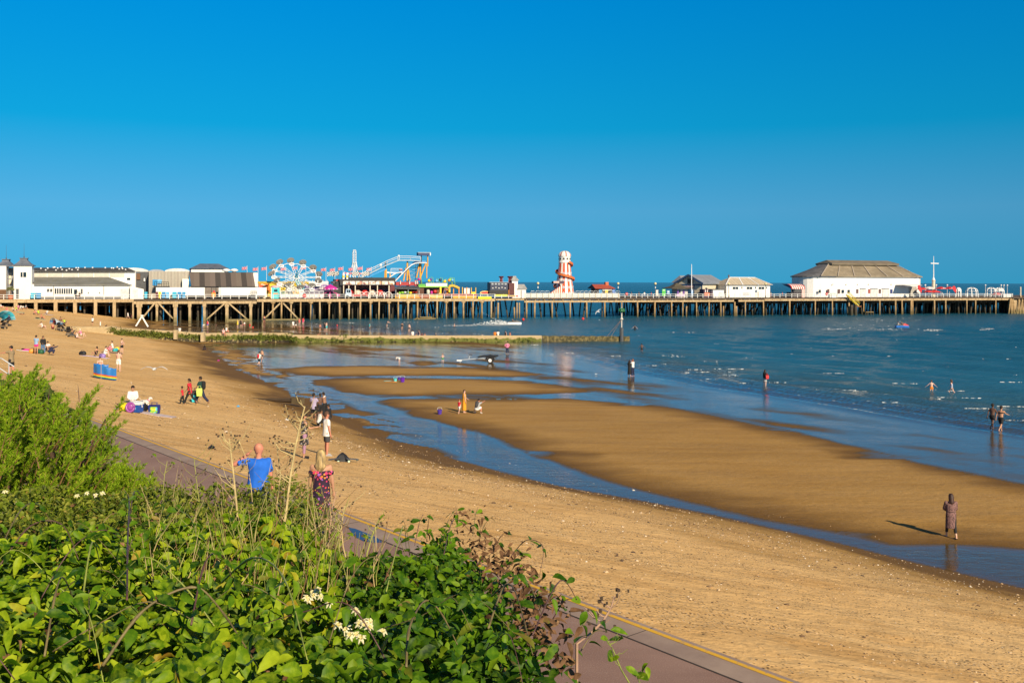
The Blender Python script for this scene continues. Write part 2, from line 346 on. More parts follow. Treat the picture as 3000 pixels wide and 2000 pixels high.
# ---- water
def water_material():
    t = NT('sea_water'); rot = (0, 0, -SHORE_ANG)
    at = t.n('ShaderNodeAttribute', attribute_name='deep'); deep = at.outputs['Fac']
    a = t.mapped((.35, 1.0, 1), (0, 0, -.25)); b = t.mapped((1, 1.6, 1), rot); far = t.mapped((.05, .2, 1), (0, 0, -.1))
    n1 = t.noise(.34, a, 7, .68); n2 = t.noise(2.0, b, 5, .65); n3 = t.noise(1.0, far, 5, .6)
    h = t.math('ADD', t.math('MULTIPLY', n1, 1.0), t.math('MULTIPLY', n2, .3))
    bp = t.n('ShaderNodeBump'); t.set(bp, 'Height', h); bp.inputs['Distance'].default_value = .55
    st = t.n('ShaderNodeMapRange'); t.set(st, 0, deep); st.inputs[2].default_value = .35; st.inputs[3].default_value = .012; st.inputs[4].default_value = 1.0; t.set(bp, 'Strength', st)
    lw = t.n('ShaderNodeLayerWeight'); t.set(lw, 'Normal', bp); fr = t.math('ADD', t.math('MULTIPLY', t.math('POWER', lw.outputs['Facing'], 5.0), .95), .02)   # Schlick: same from both sides, so sunlight reaches the bed
    gl = t.n('ShaderNodeBsdfGlossy'); gr = t.n('ShaderNodeMapRange'); t.set(gr, 0, deep); gr.inputs[2].default_value = .5; gr.inputs[3].default_value = .05; gr.inputs[4].default_value = .17; t.set(gl, 'Roughness', gr); t.set(gl, 'Normal', bp); gl.inputs['Color'].default_value = (.95, .97, 1, 1)
    tr = t.n('ShaderNodeBsdfTransparent'); tr.inputs[0].default_value = (.86, .9, .9, 1)
    body = t.ramp(deep, (0.0, (.085, .07, .045)), (.25, (.05, .075, .065)), (.55, (.022, .115, .18)), (1.0, (.005, .075, .135)))
    body = t.mix(t.ramp(n3, (.35, 0), (.7, .5)), body, (.03, .12, .165))
    df = t.n('ShaderNodeBsdfDiffuse'); t.set(df, 0, body); t.set(df, 'Normal', bp)
    m1 = t.n('ShaderNodeMixShader'); k = t.ramp(deep, (0.0, .0), (.06, .35), (.35, 1.0)); t.set(m1, 0, k); t.t.links.new(tr.outputs[0], m1.inputs[1]); t.t.links.new(df.outputs[0], m1.inputs[2])
    m2 = t.n('ShaderNodeMixShader'); mr = t.n('ShaderNodeMapRange'); t.set(mr, 0, deep); mr.inputs[3].default_value = 1; mr.inputs[4].default_value = .52; t.set(m2, 0, t.math('MULTIPLY', t.math('MULTIPLY', fr, mr), t.ramp(deep, (0.0, .0), (.020, 1.0)))); t.t.links.new(m1.outputs[0], m2.inputs[1]); t.t.links.new(gl.outputs[0], m2.inputs[2])
    t.t.links.new(m2.outputs[0], t.out.inputs[0]); return t.m
X, Y, Fq = fan(22, 40000, 1000, -1.0, .95, 430)
T = terr(X, Y); T = np.where(Y > 460, -5, T); depth = np.maximum(-T, 0)
keep = (T[Fq] < .12).any(1); Fq = Fq[keep]
u, c = uc(X, Y); wz = np.zeros_like(X)
for ang, lam, amp, ph in ((.55, 9.5, .075, 0), (.75, 6.2, .06, 1.3), (.35, 5.0, .045, 2.1), (1.05, 7.3, .04, .6), (.15, 13., .06, 4.)):
    kx, ky = math.cos(ang)*2*math.pi/lam, math.sin(ang)*2*math.pi/lam
    q = kx*X + ky*Y + ph + 1.6*fbm(X*.05, Y*.05, int(lam*10)); s_ = np.sin(q); wz += amp*(s_ + .35*np.cos(2*q))
ramp = np.clip((depth - .06)/.5, 0, 1)*np.clip((330 - Y)/190, .3, 1)*1.25
surfline = np.exp(-((c - Csea(u) - 3)/7)**2)*np.clip((c - Csea(u))/1.5, 0, 1)*np.clip((150-Y)/60, 0, 1)
wz = wz*ramp*(1.0 + .0*surfline) + .15*surfline*np.clip(np.sin((c - Csea(u))*2*math.pi/2.6 + 2*fbm(u*.12, c*.12, 61)), -.3, 1)
used = np.unique(Fq); remap = np.full(len(X), -1); remap[used] = np.arange(len(used))
wtr = big_mesh('sea_water', np.stack([X, Y, wz], 1)[used], remap[Fq], water_material(), attrs={'deep': (1 - np.exp(-depth*.9))[used]})
tag(wtr, kind='structure')

# ---- promenade: asphalt, concrete edge strip, yellow line, bank behind
def strip(name, c0, c1, z, mat, u0=-30, u1=260, thick=.5, wob=0):
    mb = MB(); us = np.linspace(u0, u1, 160); rings = []
    for q in us:
        w0 = wob*float(fbm(np.array([q*.7]), np.array([c0]), 71)[0]); a, b = xy(q, c0 + w0), xy(q, c1)
        rings.append([(a[0], a[1], z), (b[0], b[1], z), (b[0], b[1], z - thick), (a[0], a[1], z - thick)])
    mb.loft(rings); return tag(mb.build(name, mat), kind='structure')
def asphalt():
    t = NT('red_asphalt'); mp = t.mapped((1, 1, 1)); al = t.mapped((.3, 1.4, 1), (0, 0, -SHORE_ANG))
    g = t.noise(55, mp, 3, .8); p_ = t.noise(.7, mp, 5); s = t.noise(1.2, al, 5)
    c = t.mix(t.ramp(p_, (.35, 0), (.65, 1)), (.235, .135, .105), (.30, .185, .145)); c = t.mix(t.ramp(s, (.5, 0), (.7, .5)), c, (.20, .115, .09))
    c = t.mix(t.ramp(g, (.54, 0), (.66, .6)), c, (.46, .34, .29)); c = t.mix(t.ramp(g, (.30, .6), (.42, 0)), c, (.10, .06, .05)); c = t.mix(t.ramp(t.noise(2.6, al, 6, .75), (.60, 0), (.68, .55)), c, (.44, .34, .29))
    p = t.princ(Base_Color=c, Roughness=.85); t.set(p, 'Normal', t.bump(g, .4, .01)); return t.m
def concrete(name, a, b, stain):
    t = NT(name); mp = t.mapped((1, 1, 1)); n1 = t.noise(1.3, mp, 6, .65); n2 = t.noise(30, mp, 3, .7)
    c = t.mix(t.ramp(n1, (.35, 0), (.65, 1)), a, b); c = t.mix(t.ramp(n2, (.58, 0), (.75, .5)), c, stain)
    p = t.princ(Base_Color=c, Roughness=.85); t.set(p, 'Normal', t.bump(n2, .3, .01)); return t.m
strip('promenade', -7.4, -.585, PZ, asphalt())
strip('concrete_kerb', -.58, 0, PZ, concrete('kerb_concrete', (.27, .19, .155), (.36, .265, .21), (.2, .14, .11)), wob=.01)
t = NT('worn_yellow_line'); mp = t.mapped((1, 1, 1)); g = t.noise(14, mp, 4, .7)
t.princ(Base_Color=t.mix(t.ramp(g, (.52, 0), (.66, .9)), (.72, .40, .02), (.34, .24, .17)), Roughness=.8)
strip('asphalt_joint', -.612, -.575, PZ + .003, M('joint_tar', (.035, .025, .02), .9, .5, 6), thick=.002, wob=.02)
for q in np.arange(-18, 90, 4.1): a, b = xy(q, -.57), xy(q+.03, -.005); c_, d_ = xy(q+.012, -.57), xy(q+.042, -.005); mb = MB(); mb.loft([[(a[0], a[1], z), (b[0], b[1], z), (d_[0], d_[1], z), (c_[0], c_[1], z)] for z in (PZ + .001, PZ + .004)]); tag(mb.build('kerb_joint', MATS['joint_tar']), kind='structure')
strip('yellow_line', -.165, -.085, PZ + .006, t.m, thick=.003, wob=.006)
mb = MB(); q = [xy(*uc(*P(a, b, PZ)[:2])) for a, b in [(1020,1545),(1040,1548),(1075,1562),(1105,1575),(1120,1588),(1100,1590),(1065,1585),(1040,1572)]]
mb.loft([[(a, b, PZ + .003) for a, b in q], [(a, b, PZ + .006) for a, b in q]])
t = NT('puddle_water'); t.princ(Base_Color=(.05, .03, .03), Roughness=.03); tag(mb.build('puddle', t.m), kind='structure')
def Hbush(x, y): return 8.95 - .138*y
us = np.linspace(-22, 70, 120); cs = np.linspace(-6.9, -26, 60); UU, CC = np.meshgrid(us, cs, indexing='ij'); BX, BY = xy(UU, CC)
BZ = np.minimum(PZ + 1.7*(-CC - 6.9), Hbush(BX, BY) - .55) + .1*fbm(BX*1.2, BY*1.2, 77) - .12
far_ = np.clip((UU - 8)/12, 0, 1); BZ = np.minimum(BZ, PZ + (1-far_)*5 + .0*BZ)
idx = np.arange(BX.size).reshape(BX.shape); fq = np.stack([idx[:-1, :-1], idx[1:, :-1], idx[1:, 1:], idx[:-1, 1:]], -1).reshape(-1, 4)
tag(big_mesh('bank_soil', np.stack([BX.ravel(), BY.ravel(), BZ.ravel()], 1), fq, M('bank_soil', (.04, .03, .018), .95, .4, 3)), kind='structure')
# ------------------------------------------------------------------ the pier: a straight deck at 5.25 m receding to the right
DZ = 5.25
PA = AT(0, 877, 226); PB = AT(3000, 870, 317)
pa = (PB - PA).to_2d().normalized(); pb = Vector((-pa.y, pa.x)); PANG = math.atan2(pa.y, pa.x); PO = PA.to_2d()
def S(px, ins=0.0):
    kx = (px - CX)/F; a = PO + pb*ins
    return (kx*a.y - a.x)/(pa.x - kx*pa.y)
def pxy(s, ins): return PO + pa*s + pb*ins
def PZof(py, px, ins=0.0):
    q = pxy(S(px, ins), ins); dx, dy = unroll(px, py); return CAMZ - dy/F*q.y
def ins_for(px, s, lo=-5., hi=80.):
    """how far back along the line at s a thing seen at px stands"""
    for _ in range(50):
        m = (lo+hi)/2
        if S(px, m) < s: lo = m
        else: hi = m
    return (lo+hi)/2
class T:
    """a thing on the pier in its own frame: x along the pier, y away from the beach, z up from the deck"""
    def __init__(s, name, px, ins, label, cat, group=None, z=DZ):
        s.ins = ins; s.s0 = S(px, ins); q = pxy(s.s0, ins); s.z0 = z
        s.o = empty(name, (q.x, q.y, z), PANG, label, cat, group)
    def x(s, px, ins=None): return S(px, s.ins if ins is None else ins) - s.s0
    def y(s, ins): return ins - s.ins
    def z(s, py, px=None, ins=None):
        return PZof(py, px, s.ins if ins is None else ins) - s.z0
    def pt(s, px, py, ins=None):
        ins = s.ins if ins is None else ins
        return Vector((s.x(px, ins), s.y(ins), s.z(py, px, ins)))
    def bx(s, mb, px0, px1, py0, py1, i0, i1, zb=None):
        """box whose front face at inset i0 fills px0..px1, py0(top)..py1(bottom)"""
        pm = (px0+px1)/2
        return mb.box(s.x(px0, i0), s.x(px1, i0), s.y(i0), s.y(i1), s.z(py1, pm, i0) if zb is None else zb, s.z(py0, pm, i0))
    def part(s, name, mat, *boxes, parent=None):
        mb = MB()
        for b in boxes: s.bx(mb, *b)
        return mb.build(name, mat, parent or s.o)

def tan_wood(name, lo, hi, weed):
    t = NT(name); mp = t.mapped((1, 1, 1)); st = t.mapped((3, 3, .25)); n1 = t.noise(1.6, mp, 5, .65); n2 = t.noise(2.5, st, 4)
    c = t.mix(t.ramp(n1, (.35, 0), (.68, 1)), lo, hi); c = t.mix(t.ramp(n2, (.5, 0), (.75, .7)), c, tuple(x*.35 for x in lo))
    sp = t.n('ShaderNodeSeparateXYZ'); g = t.n('ShaderNodeNewGeometry'); t.set(sp, 0, g.outputs['Position'])
    hz = t.math('SUBTRACT', t.math('MULTIPLY', n1, 3.2), sp.outputs[2])     # weed and slime grow up to the tide mark
    c = t.mix(t.ramp(hz, (.0, 0), (.9, .75)), c, weed)
    p = t.princ(Base_Color=c, Roughness=.85); t.set(p, 'Normal', t.bump(n2, .4, .05)); return t.m
pile_m = tan_wood('tide_worn_pile', (.30, .19, .085), (.50, .34, .17), (.10, .085, .03)); pile_d = tan_wood('darkened_timber_pile', (.05, .04, .03), (.12, .09, .06), (.04, .04, .02))
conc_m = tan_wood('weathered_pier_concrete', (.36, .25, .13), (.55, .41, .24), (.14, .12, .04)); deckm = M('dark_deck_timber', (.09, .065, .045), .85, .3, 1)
pier = empty('pier', (PO.x, PO.y, 0), PANG, 'long timber pier on rows of tan piles running out over the sea', 'pier')
LEFT, END = S(-420), S(3000) + 60
sA, sB, sC = S(1475), S(1925), END
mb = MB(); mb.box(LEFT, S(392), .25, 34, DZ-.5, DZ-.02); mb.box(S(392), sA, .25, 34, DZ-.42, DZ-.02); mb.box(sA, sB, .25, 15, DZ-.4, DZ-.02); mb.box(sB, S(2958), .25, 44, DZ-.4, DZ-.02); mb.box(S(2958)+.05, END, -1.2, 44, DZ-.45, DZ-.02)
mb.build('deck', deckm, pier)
mb = MB(); mb.box(LEFT, S(392), -.05, .22, DZ-.75, DZ); mb.build('fascia_beam', conc_m, pier)
mb = MB(); mb.box(S(392.6), S(752), -.1, .2, DZ-1.15, DZ-.5); mb.build('fascia_beam', conc_m, pier)
mb = MB(); mb.box(S(753), S(1450), -.1, .2, DZ-.75, DZ-.06); mb.build('fascia_beam', conc_m, pier)
mb = MB(); mb.box(S(1451), S(1535), -.3, .2, DZ-.55, DZ-.15); mb.build('fascia_beam', conc_m, pier)
for a, b in ((1536, 1760), (1761, 2150), (2163, 2238)): mb = MB(); mb.box(S(a), S(b), -.1, .2, DZ-1.15, DZ-.62); mb.build('fascia_beam', conc_m, pier)
mb = MB(); mb.box(S(2239), S(2958), -.1, .2, DZ-.95, DZ-.4); mb.build('fascia_beam', conc_m, pier)
mb = MB()
for q in np.arange(S(400), S(750), 1.9): mb.box(q, q+.16, -.35, 1.2, DZ-.5, DZ-.43)
for q in np.arange(S(1540), S(2950), 2.6): mb.box(q, q+.3, -.22, 1.2, DZ-.62, DZ-.43)
o = mb.build('joist_ends', pile_m, pier); o['kind'] = 'stuff'
def ground_at(s, ins):
    q = pxy(s, ins); return min(tz(q.x, q.y), 2.9) - .5
left_p = [(46,10),(105,9),(163,10),(220,10),(280,9),(335,9),(390,4.5),(408,12),(460,6.5),(514,10),(556,7),(599,7.5),(665,9),(735,8)]
front_p = [770,800,825,853,881,911,937,965,995,1023,1056,1086,1111,1140,1167,1196,1224,1252,1281,1308,1331,1358,1386,1412,1440,1460,1507,1515,1522,1543,1567,1618,1671,1719,1772,1822,1868,1919,1968,2001,2012,2041,2078,2112,2120,2153,2158,2184,2237,2314,2389,2439,2488,2531,2578,2624,2643,2670,2674,2738,2771,2833,2859,2918,2957]
for px, wpx in left_p:
    s_ = S(px); wd = wpx*.078; mb = MB(); zt = DZ-.76 if px < 392 else DZ-1.16
    mb.box(s_-wd/2, s_+wd/2, -.02, wd*.9, ground_at(s_, 0), zt - .004)
    if px > 400 and wpx > 6: mb.box(s_-wd*.72, s_+wd*.72, -.09, wd, zt-.75, zt-.003)
    mb.build('pile', conc_m, pier)
for i, px in enumerate(front_p):
    s_ = S(px); mb = MB(); r = R.uniform(.19, .26); zt = DZ - (.77 if px < 1450 else 1.16 if px < 2239 else .96); short = px in (1507, 2012, 2120, 2158) 
    lean = R.uniform(-.12, .12); zg = ground_at(s_, .1)
    mb.path([(s_+lean, .15, zg), (s_+lean*.4, .1, 2), (s_, .08, zt if not short else zt-1.2)], [r*1.12, r, r*.95], 8)
    if px < 1450 and i % 2 == 1:
        mb.loft([[(s_+a*q, .08+b*.2, zz) for a, b in ((-1,-1),(1,-1),(1,1),(-1,1))] for q, zz in ((.24, zt-.55), (.62, zt-.05))])
    mb.build('pile', pile_m if (px > 1450 or i % 3) else conc_m, pier, True)
for a, b in (((418,931),(455,886)),((463,886),(507,933)),((605,936),(660,887)),((669,887),(728,938)),((776,932),(821,888)),((830,888),(875,935))):
    mb = MB(); (x0, y0), (x1, y1) = a, b
    mb.beam((S(x0, -.2), -.2, PZof(y0, x0, -.2)), (S(x1, -.2), -.2, PZof(y1, x1, -.2)), .3, .34); mb.build('brace', conc_m, pier)
mb = MB(); mb.box(S(664), S(736), -.3, .3, -.2, .35); mb.box(S(778), S(880), -.35, .3, -.3, .3); mb.build('footing', conc_m, pier)
# rows of piles, struts and beams behind the front, coloured darker for under-deck shade
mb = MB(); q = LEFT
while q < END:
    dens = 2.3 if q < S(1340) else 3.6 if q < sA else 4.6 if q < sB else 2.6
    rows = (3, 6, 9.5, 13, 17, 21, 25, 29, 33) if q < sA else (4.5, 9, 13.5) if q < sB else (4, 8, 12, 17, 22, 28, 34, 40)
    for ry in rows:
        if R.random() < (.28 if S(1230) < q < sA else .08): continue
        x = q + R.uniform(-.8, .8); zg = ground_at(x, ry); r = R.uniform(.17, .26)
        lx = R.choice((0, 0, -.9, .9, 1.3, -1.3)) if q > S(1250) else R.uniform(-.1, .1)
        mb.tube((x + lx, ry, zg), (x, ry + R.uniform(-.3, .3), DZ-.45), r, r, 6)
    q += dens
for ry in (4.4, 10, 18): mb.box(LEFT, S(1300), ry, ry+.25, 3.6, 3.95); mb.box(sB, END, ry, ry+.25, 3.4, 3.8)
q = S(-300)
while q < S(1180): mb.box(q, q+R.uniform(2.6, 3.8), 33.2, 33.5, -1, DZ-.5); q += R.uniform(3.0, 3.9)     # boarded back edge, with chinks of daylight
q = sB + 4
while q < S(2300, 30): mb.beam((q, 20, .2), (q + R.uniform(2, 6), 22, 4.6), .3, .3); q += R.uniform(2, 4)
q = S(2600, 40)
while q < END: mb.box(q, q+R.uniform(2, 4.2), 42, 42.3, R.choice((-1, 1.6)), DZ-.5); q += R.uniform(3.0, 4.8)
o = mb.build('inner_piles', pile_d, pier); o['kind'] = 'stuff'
# railings: runs of two white rails, each post a sub-part
def rail(px0, px1, step, mat, pm, ins=.1, h=1.1, panels=None, lbl=None):
    s0, s1 = S(px0, ins), S(px1, ins); mb = MB()
    mb.box(s0, s1, ins-.03, ins+.03, DZ+h-.09, DZ+h); mb.box(s0, s1, ins-.025, ins+.025, DZ+h*.5-.04, DZ+h*.5+.04)
    r = mb.build('railing', mat, pier); n = max(1, round((s1-s0)/step)); first = None
    if panels: pn = MB(); pn.box(s0+.1, s1-.1, ins+.04, ins+.06, DZ+.12, DZ+h-.12); pn.build('infill_panel', panels, r)
    for i in range(n+1):
        x = s0 + (s1-s0)*i/n
        if first is None:
            m2 = MB(); m2.box(-.07, .07, -.06, .06, 0, h+.05); first = m2.build('post', pm, r); first.location = (x, ins-.06, DZ)
        else: c = first.copy(); put(c, r); c.location = (x, ins-.06, DZ)
    if lbl: r['label'] = lbl
railw = M('white_rail', (.74, .73, .7), .5, .12, 1); railg = M('grey_rail_panel', (.5, .52, .52), .5, .1, 1)
rail(-300, 390, 2.1, railw, railw); rail(392, 750, 1.95, railw, railw); rail(752, 1080, 1.95, railw, railw); rail(1081, 1450, 1.95, railw, railw)
rail(1538, 1812, 1.7, railw, M('cream_post', (.7, .6, .42), .6), .1, 1.35, railg, 'pale grey panelled railing below the striped tower'); rail(1814, 2230, 1.7, railw, railw)
rail(2250, 2470, 2.0, railw, railw); rail(2514, 2640, 2.2, railw, railw); rail(2640.5, 2966, 2.2, railw, railw)
rail(1449, 1530, 1.8, steel, railw, -.15, .8)

# ------------------------------------------------------------------ buildings on the pier
def pav_roof(t, x0, x1, y0, y1, ze, zt, name='roof'):
    """bell-cast pavilion roof with a flat cap and a spike"""
    cx, cy = (x0+x1)/2, (y0+y1)/2; hw, hd = (x1-x0)/2, (y1-y0)/2; mb = MB(); rings = []
    for f, z in ((1.16, ze-.18), (1.16, ze), (.98, ze+.12), (.72, ze+(zt-ze)*.32), (.52, ze+(zt-ze)*.6), (.40, zt-.35), (.40, zt-.02), (.47, zt), (.47, zt+.15)):
        rings.append([(cx-hw*f, cy-hd*f, z), (cx+hw*f, cy-hd*f, z), (cx+hw*f, cy+hd*f, z), (cx-hw*f, cy+hd*f, z)])
    mb.loft(rings); r = mb.build(name, slate, t.o)
    f = MB(); f.lathe([(.0, 0), (.14, .05), (.16, .2), (.05, .35), (.035, 1), (.015, 3.4)], 8, (cx, cy, zt+.15)); f.build('spike', dgrey, r)
t = T('pavilion_tower', 66, 5, 'white square tower with slate pavilion roof and spike at the head of the pier', 'building')
w_ = t.x(93) - t.x(40); t.part('wall', white, (40, 93, 777, 879, 5, 5+w_)); pav_roof(t, t.x(40), t.x(93), 0, w_, t.z(776.5, 66), t.z(757, 66))
for a, b in ((60, 66), (68, 77)): g = t.part('window', white2, (a-.6, b+.6, 796.5, 812.5, 4.96, 5.06)); t.part('pane', glassm, (a, b, 797.5, 811.5, 4.9, 4.955), parent=g)
t.part('door', dgrey, (47, 55, 846, 874, 4.93, 5.03))
t = T('pavilion_tower', 5, 9, 'second white tower with slate pavilion roof, cut by the left edge', 'building', )
w2 = t.x(18) - t.x(-36); t.part('wall', white, (-36, 18, 779, 879, 9, 9+w2)); pav_roof(t, t.x(-14), t.x(36), .6, 6, t.z(778.5, 5), t.z(760, 5))
t.part('recessed_bay', greyp, (18.3, 38, 784, 879, 13, 18)); 
for a, b, c, d in ((22, 33, 797, 815), (22, 33, 820, 832)): t.part('window', cream, (a, b, c, d, 12.9, 12.98))
t.part('base_course', brown, (-36, 18, 848, 879, 8.92, 8.97))

t = T('amusement_hall', 93.5, 5, 'long white amusement hall with mossy lean-to roof beside the pavilion tower', 'building')
mb = MB(); t.bx(mb, 93.6, 397, 794, 879, 14, 30); mb.build('upper_wall', white, t.o)
mb = MB()
for i in range(6): t.bx(mb, 94+i*45.5, 137+i*45.5, 796, 812, 13.93, 13.98)
mb.build('cladding_panel', M('panel_cream', (.55, .52, .45), .6, .08), t.o)
mb = MB(); za, zb = t.z(794, 240, 14), t.z(783.5, 240, 22)
mb.loft([[(t.x(px, 14), t.y(13.4), t.z(794, px, 14)), (t.x(px2, 24), t.y(24), t.z(784, px2, 24)), (t.x(px2, 24), t.y(24), t.z(784, px2, 24)-.2), (t.x(px, 14), t.y(13.4), t.z(794, px, 14)-.2)] for px, px2 in ((93, 93), (397, 372))])
rf = mb.build('roof', darkroof, t.o); mb = MB()
for i in range(26): px = R.uniform(100, 380); k_ = R.random(); mb.ball((t.x(px, 14+10*k_), t.y(14+9.5*k_), t.z(794-10*k_, px, 14+10*k_)+.12), .22, n=6, m=4)
mb.build('vents', white2, rf)['kind'] = 'stuff'
t.part('lower_wall', white, (93.6, 380, 832.5, 879, 5, 13.9))
mb = MB(); mb.loft([[t.pt(a, 833, 4.6), t.pt(b, 811.5, 13.9), t.pt(b, 811.5, 13.9) - Vector((0, 0, .25)), t.pt(a, 833, 4.6) - Vector((0, 0, .25))] for a, b in ((100, 96), (382, 318))]); mb.build('lean_to_roof', moss, t.o)
mb = MB(); t.bx(mb, 93.6, 383, 868, 879, 4.9, 4.97); mb.build('plinth', M('grey_plinth', (.2, .2, .21), .8), t.o)
for i in range(8): a = 160.5 + i*6.7; f_ = t.part('window', white2, (a-.7, a+5.1, 844, 860.5, 4.9, 5)); t.part('pane', glassm, (a, a+4.3, 845, 859.8, 4.85, 4.895), parent=f_)
t.part('door', glassm, (217, 226, 848, 873, 4.85, 4.96)); t.part('door', dgrey, (237, 242, 846, 860, 4.85, 4.96))
for px in (157, 304): t.part('downpipe', dgrey, (px-.5, px+.6, 834, 866, 4.84, 4.95))
for px in (141, 150): t.part('air_conditioner', dgrey, (px-2.8, px+2.8, 846, 852.6, 4.6, 4.98))
for px in (259, 292): t.part('wall_lamp', black, (px-.9, px+.9, 855.5, 859, 4.75, 4.98))
t.part('shutter', M('pale_shutter', (.6, .6, .6), .5), (354, 377, 846, 876, 4.85, 4.96)); t.part('window', glassm, (372, 382, 814, 820, 13.85, 13.97))
t = T('storage_box', 382, 3.5, 'white flat box store with sloping roof at the right end of the amusement hall', 'shed')
mb = MB(); mb.loft([[t.pt(a, 879, i_), t.pt(b, 879, i_), t.pt(b, c2, i_), t.pt(a, c1, i_)] for a, b, c1, c2, i_ in ((381, 421, 838, 847, 3.5), (381, 421, 838, 847, 9))]); mb.build('wall', white, t.o)
t.part('door', M('door_white', (.62, .62, .62), .5), (389, 404, 845, 871, 3.42, 3.48))

t = T('cladding_shed', 435, 15, 'tall beige ribbed shed with a blue door and barrel roofs behind the hall', 'building')
ribb = striped('ribbed_beige', [(.40, .36, .29), (.34, .30, .25), (.42, .38, .31), (.36, .33, .27)], 1.6)
t.part('wall', ribb, (436, 554, 795, 879, 15, 32)); t.part('side_wall', dgrey, (398, 435.5, 796, 879, 19, 32))
def barrel(name, px0, px1, pyb, pyt, i0, i1, mat):
    mb = MB(); rings = []
    for i_ in (i0, i1):
        ring = []
        for k_ in range(11):
            a = math.pi*k_/10; px = (px0+px1)/2 - (px1-px0)/2*math.cos(a); ring.append((t.x((px0+px1)/2, i0) + (t.x(px1, i0)-t.x(px0, i0))/2*-math.cos(a), t.y(i_), t.z(pyb, px0, i0) + (t.z(pyt, px0, i0)-t.z(pyb, px0, i0))*math.sin(a)))
        rings.append(ring)
    mb.loft(rings); return mb.build(name, mat, t.o, False)
barrel('barrel_roof', 482, 556, 795.2, 786, 15.2, 34, M('white_barrel', (.62, .62, .6), .5)); barrel('barrel_roof', 345, 436, 795.5, 784, 32.5, 46, M('white_barrel', (.62, .62, .6), .5))
barrel('barrel_roof', 436, 480, 795.2, 789, 18, 34, M('grey_barrel', (.3, .32, .36), .5))
t.part('door', bluep, (447, 461, 819, 836, 14.8, 14.97)); t.part('panel', ltblue, (461.2, 474, 819, 830, 14.8, 14.97)); t.part('annex', white, (534, 553, 817, 879, 13, 14.95))
t.part('brown_hatch', brown, (399, 411, 801, 819, 18.7, 18.97)); t.part('vent_box', white2, (421, 425, 815, 824, 18.6, 18.97))
mb = MB()
for px in range(452, 500, 7): mb.tube(t.pt(px, 838, 12.5), t.pt(px, 826, 12.5), .05, n=4)
mb.tube(t.pt(452, 826, 12.5), t.pt(494, 826, 12.5), .05, n=4); mb.tube(t.pt(452, 832, 12.5), t.pt(494, 832, 12.5), .04, n=4); t.bx(mb, 450, 497, 838, 842, 12.4, 14.9); mb.build('balcony', black, t.o)

t = T('hip_roof_block', 560, 24, 'white upper block with grey hipped slate roof rising behind the brown ribbed shed', 'building')
t.part('wall', white, (560, 667, 787, 879, 24, 38)); t.part('corner_panel', navy, (555.5, 559.8, 787, 799, 24.1, 34))
mb = MB(); e0 = [t.pt(554, 787, 23.5), t.pt(672, 787, 23.5)]; zr = t.z(772.5, 610, 31); ze = t.z(787, 610, 23.5)
mb.add([e0[0], e0[1], (e0[1].x, t.y(38.5), ze), (e0[0].x, t.y(38.5), ze), (t.x(586, 30), t.y(30), zr), (t.x(641, 30), t.y(30), zr), (t.x(641, 30), t.y(32), zr), (t.x(586, 30), t.y(32), zr)], [(0,1,5,4),(1,2,6,5),(2,3,7,6),(3,0,4,7),(4,5,6,7),(0,3,2,1)]); mb.build('roof', slate, t.o)

t = T('ribbed_shed', 553, 8, 'brown striped lean-to shed with a steep ribbed roof and white end parapet', 'building')
rib2 = striped('ribbed_brown', [(.15, .115, .095), (.17, .135, .11), (.055, .045, .04), (.15, .12, .1), (.18, .14, .12), (.06, .05, .045), (.13, .1, .085), (.05, .042, .04)], 10.2, rough=.8)
mb = MB(); mb.loft([[t.pt(a, 839, 8), t.pt(b, 798.5, 15), t.pt(b, 798.5, 15) + Vector((0, .4, -.2)), t.pt(a, 839, 8) + Vector((0, .4, -.2))] for a, b in ((561, 553.5), (748, 741))]); mb.build('roof', rib2, t.o)
t.part('front_wall', M('shed_front', (.2, .17, .15), .8), (556, 755, 839.8, 879, 8.5, 15)); t.part('end_parapet', white, (742, 755, 799, 879, 14.9, 23)); t.part('coping', black, (553, 755, 797.5, 799, 15.45, 22))
for px in (663, 686): mb = MB(); mb.lathe([(.5, 0), (.5, .35), (1.05, .5), (1.0, .75), (.6, 1.0), (.05, 1.1)], 14, t.pt(px, 799, 18)); mb.build('roof_vent', white2, t.o, True)

def trailer(px0, px1, pyt, lbl, wheels):
    t = T('box_trailer', (px0+px1)/2, 4, lbl, 'trailer', 'white trailers parked on the pier'); t.part('body', white, (px0, px1, pyt, 866, 4, 6.6)); t.part('underframe', black, (px0+3, px1-3, 866.5, 871, 4.3, 6.3))
    for px in wheels:
        mb = MB(); c = t.pt(px, 873, 4); mb.lathe([(.1, -.12), (.42, -.12), (.48, -.05), (.48, .05), (.42, .12), (.1, .12)], 14); mb.v = [(c.x+a, 4.15-t.ins+d*1.0, .48+b) for a, b, d in mb.v]; mb.build('wheel', rubber, t.o)
    return t
t = trailer(457, 600, 842, 'plain white box trailer behind the blue wheelie bins', (470, 580, 588)); t = trailer(646, 781, 842, 'longer white box trailer with a cage trolley in front, below the ribbed roof', (665, 755, 766))
t.part('door', M('door_white', (.62, .62, .62), .5), (640.5, 645.5, 842, 870, 4.05, 6.5))
t = T('cage_trolley', 742, 2.6, 'small dark tubular cage trolley against the white trailer', 'trolley'); mb = MB()
for px in (735, 741, 747, 752): mb.tube(t.pt(px, 864, 2.6), t.pt(px, 853, 2.6), .06, n=5)
for py in (853, 857, 863): mb.tube(t.pt(735, py, 2.6), t.pt(752, py, 2.6), .06, n=5)
mb.build('frame', dgrey, t.o); mb = MB(); mb.box(t.x(735), t.x(752), 0, .8, .1, t.z(864.5, 742)); mb.build('base', dgrey, t.o)
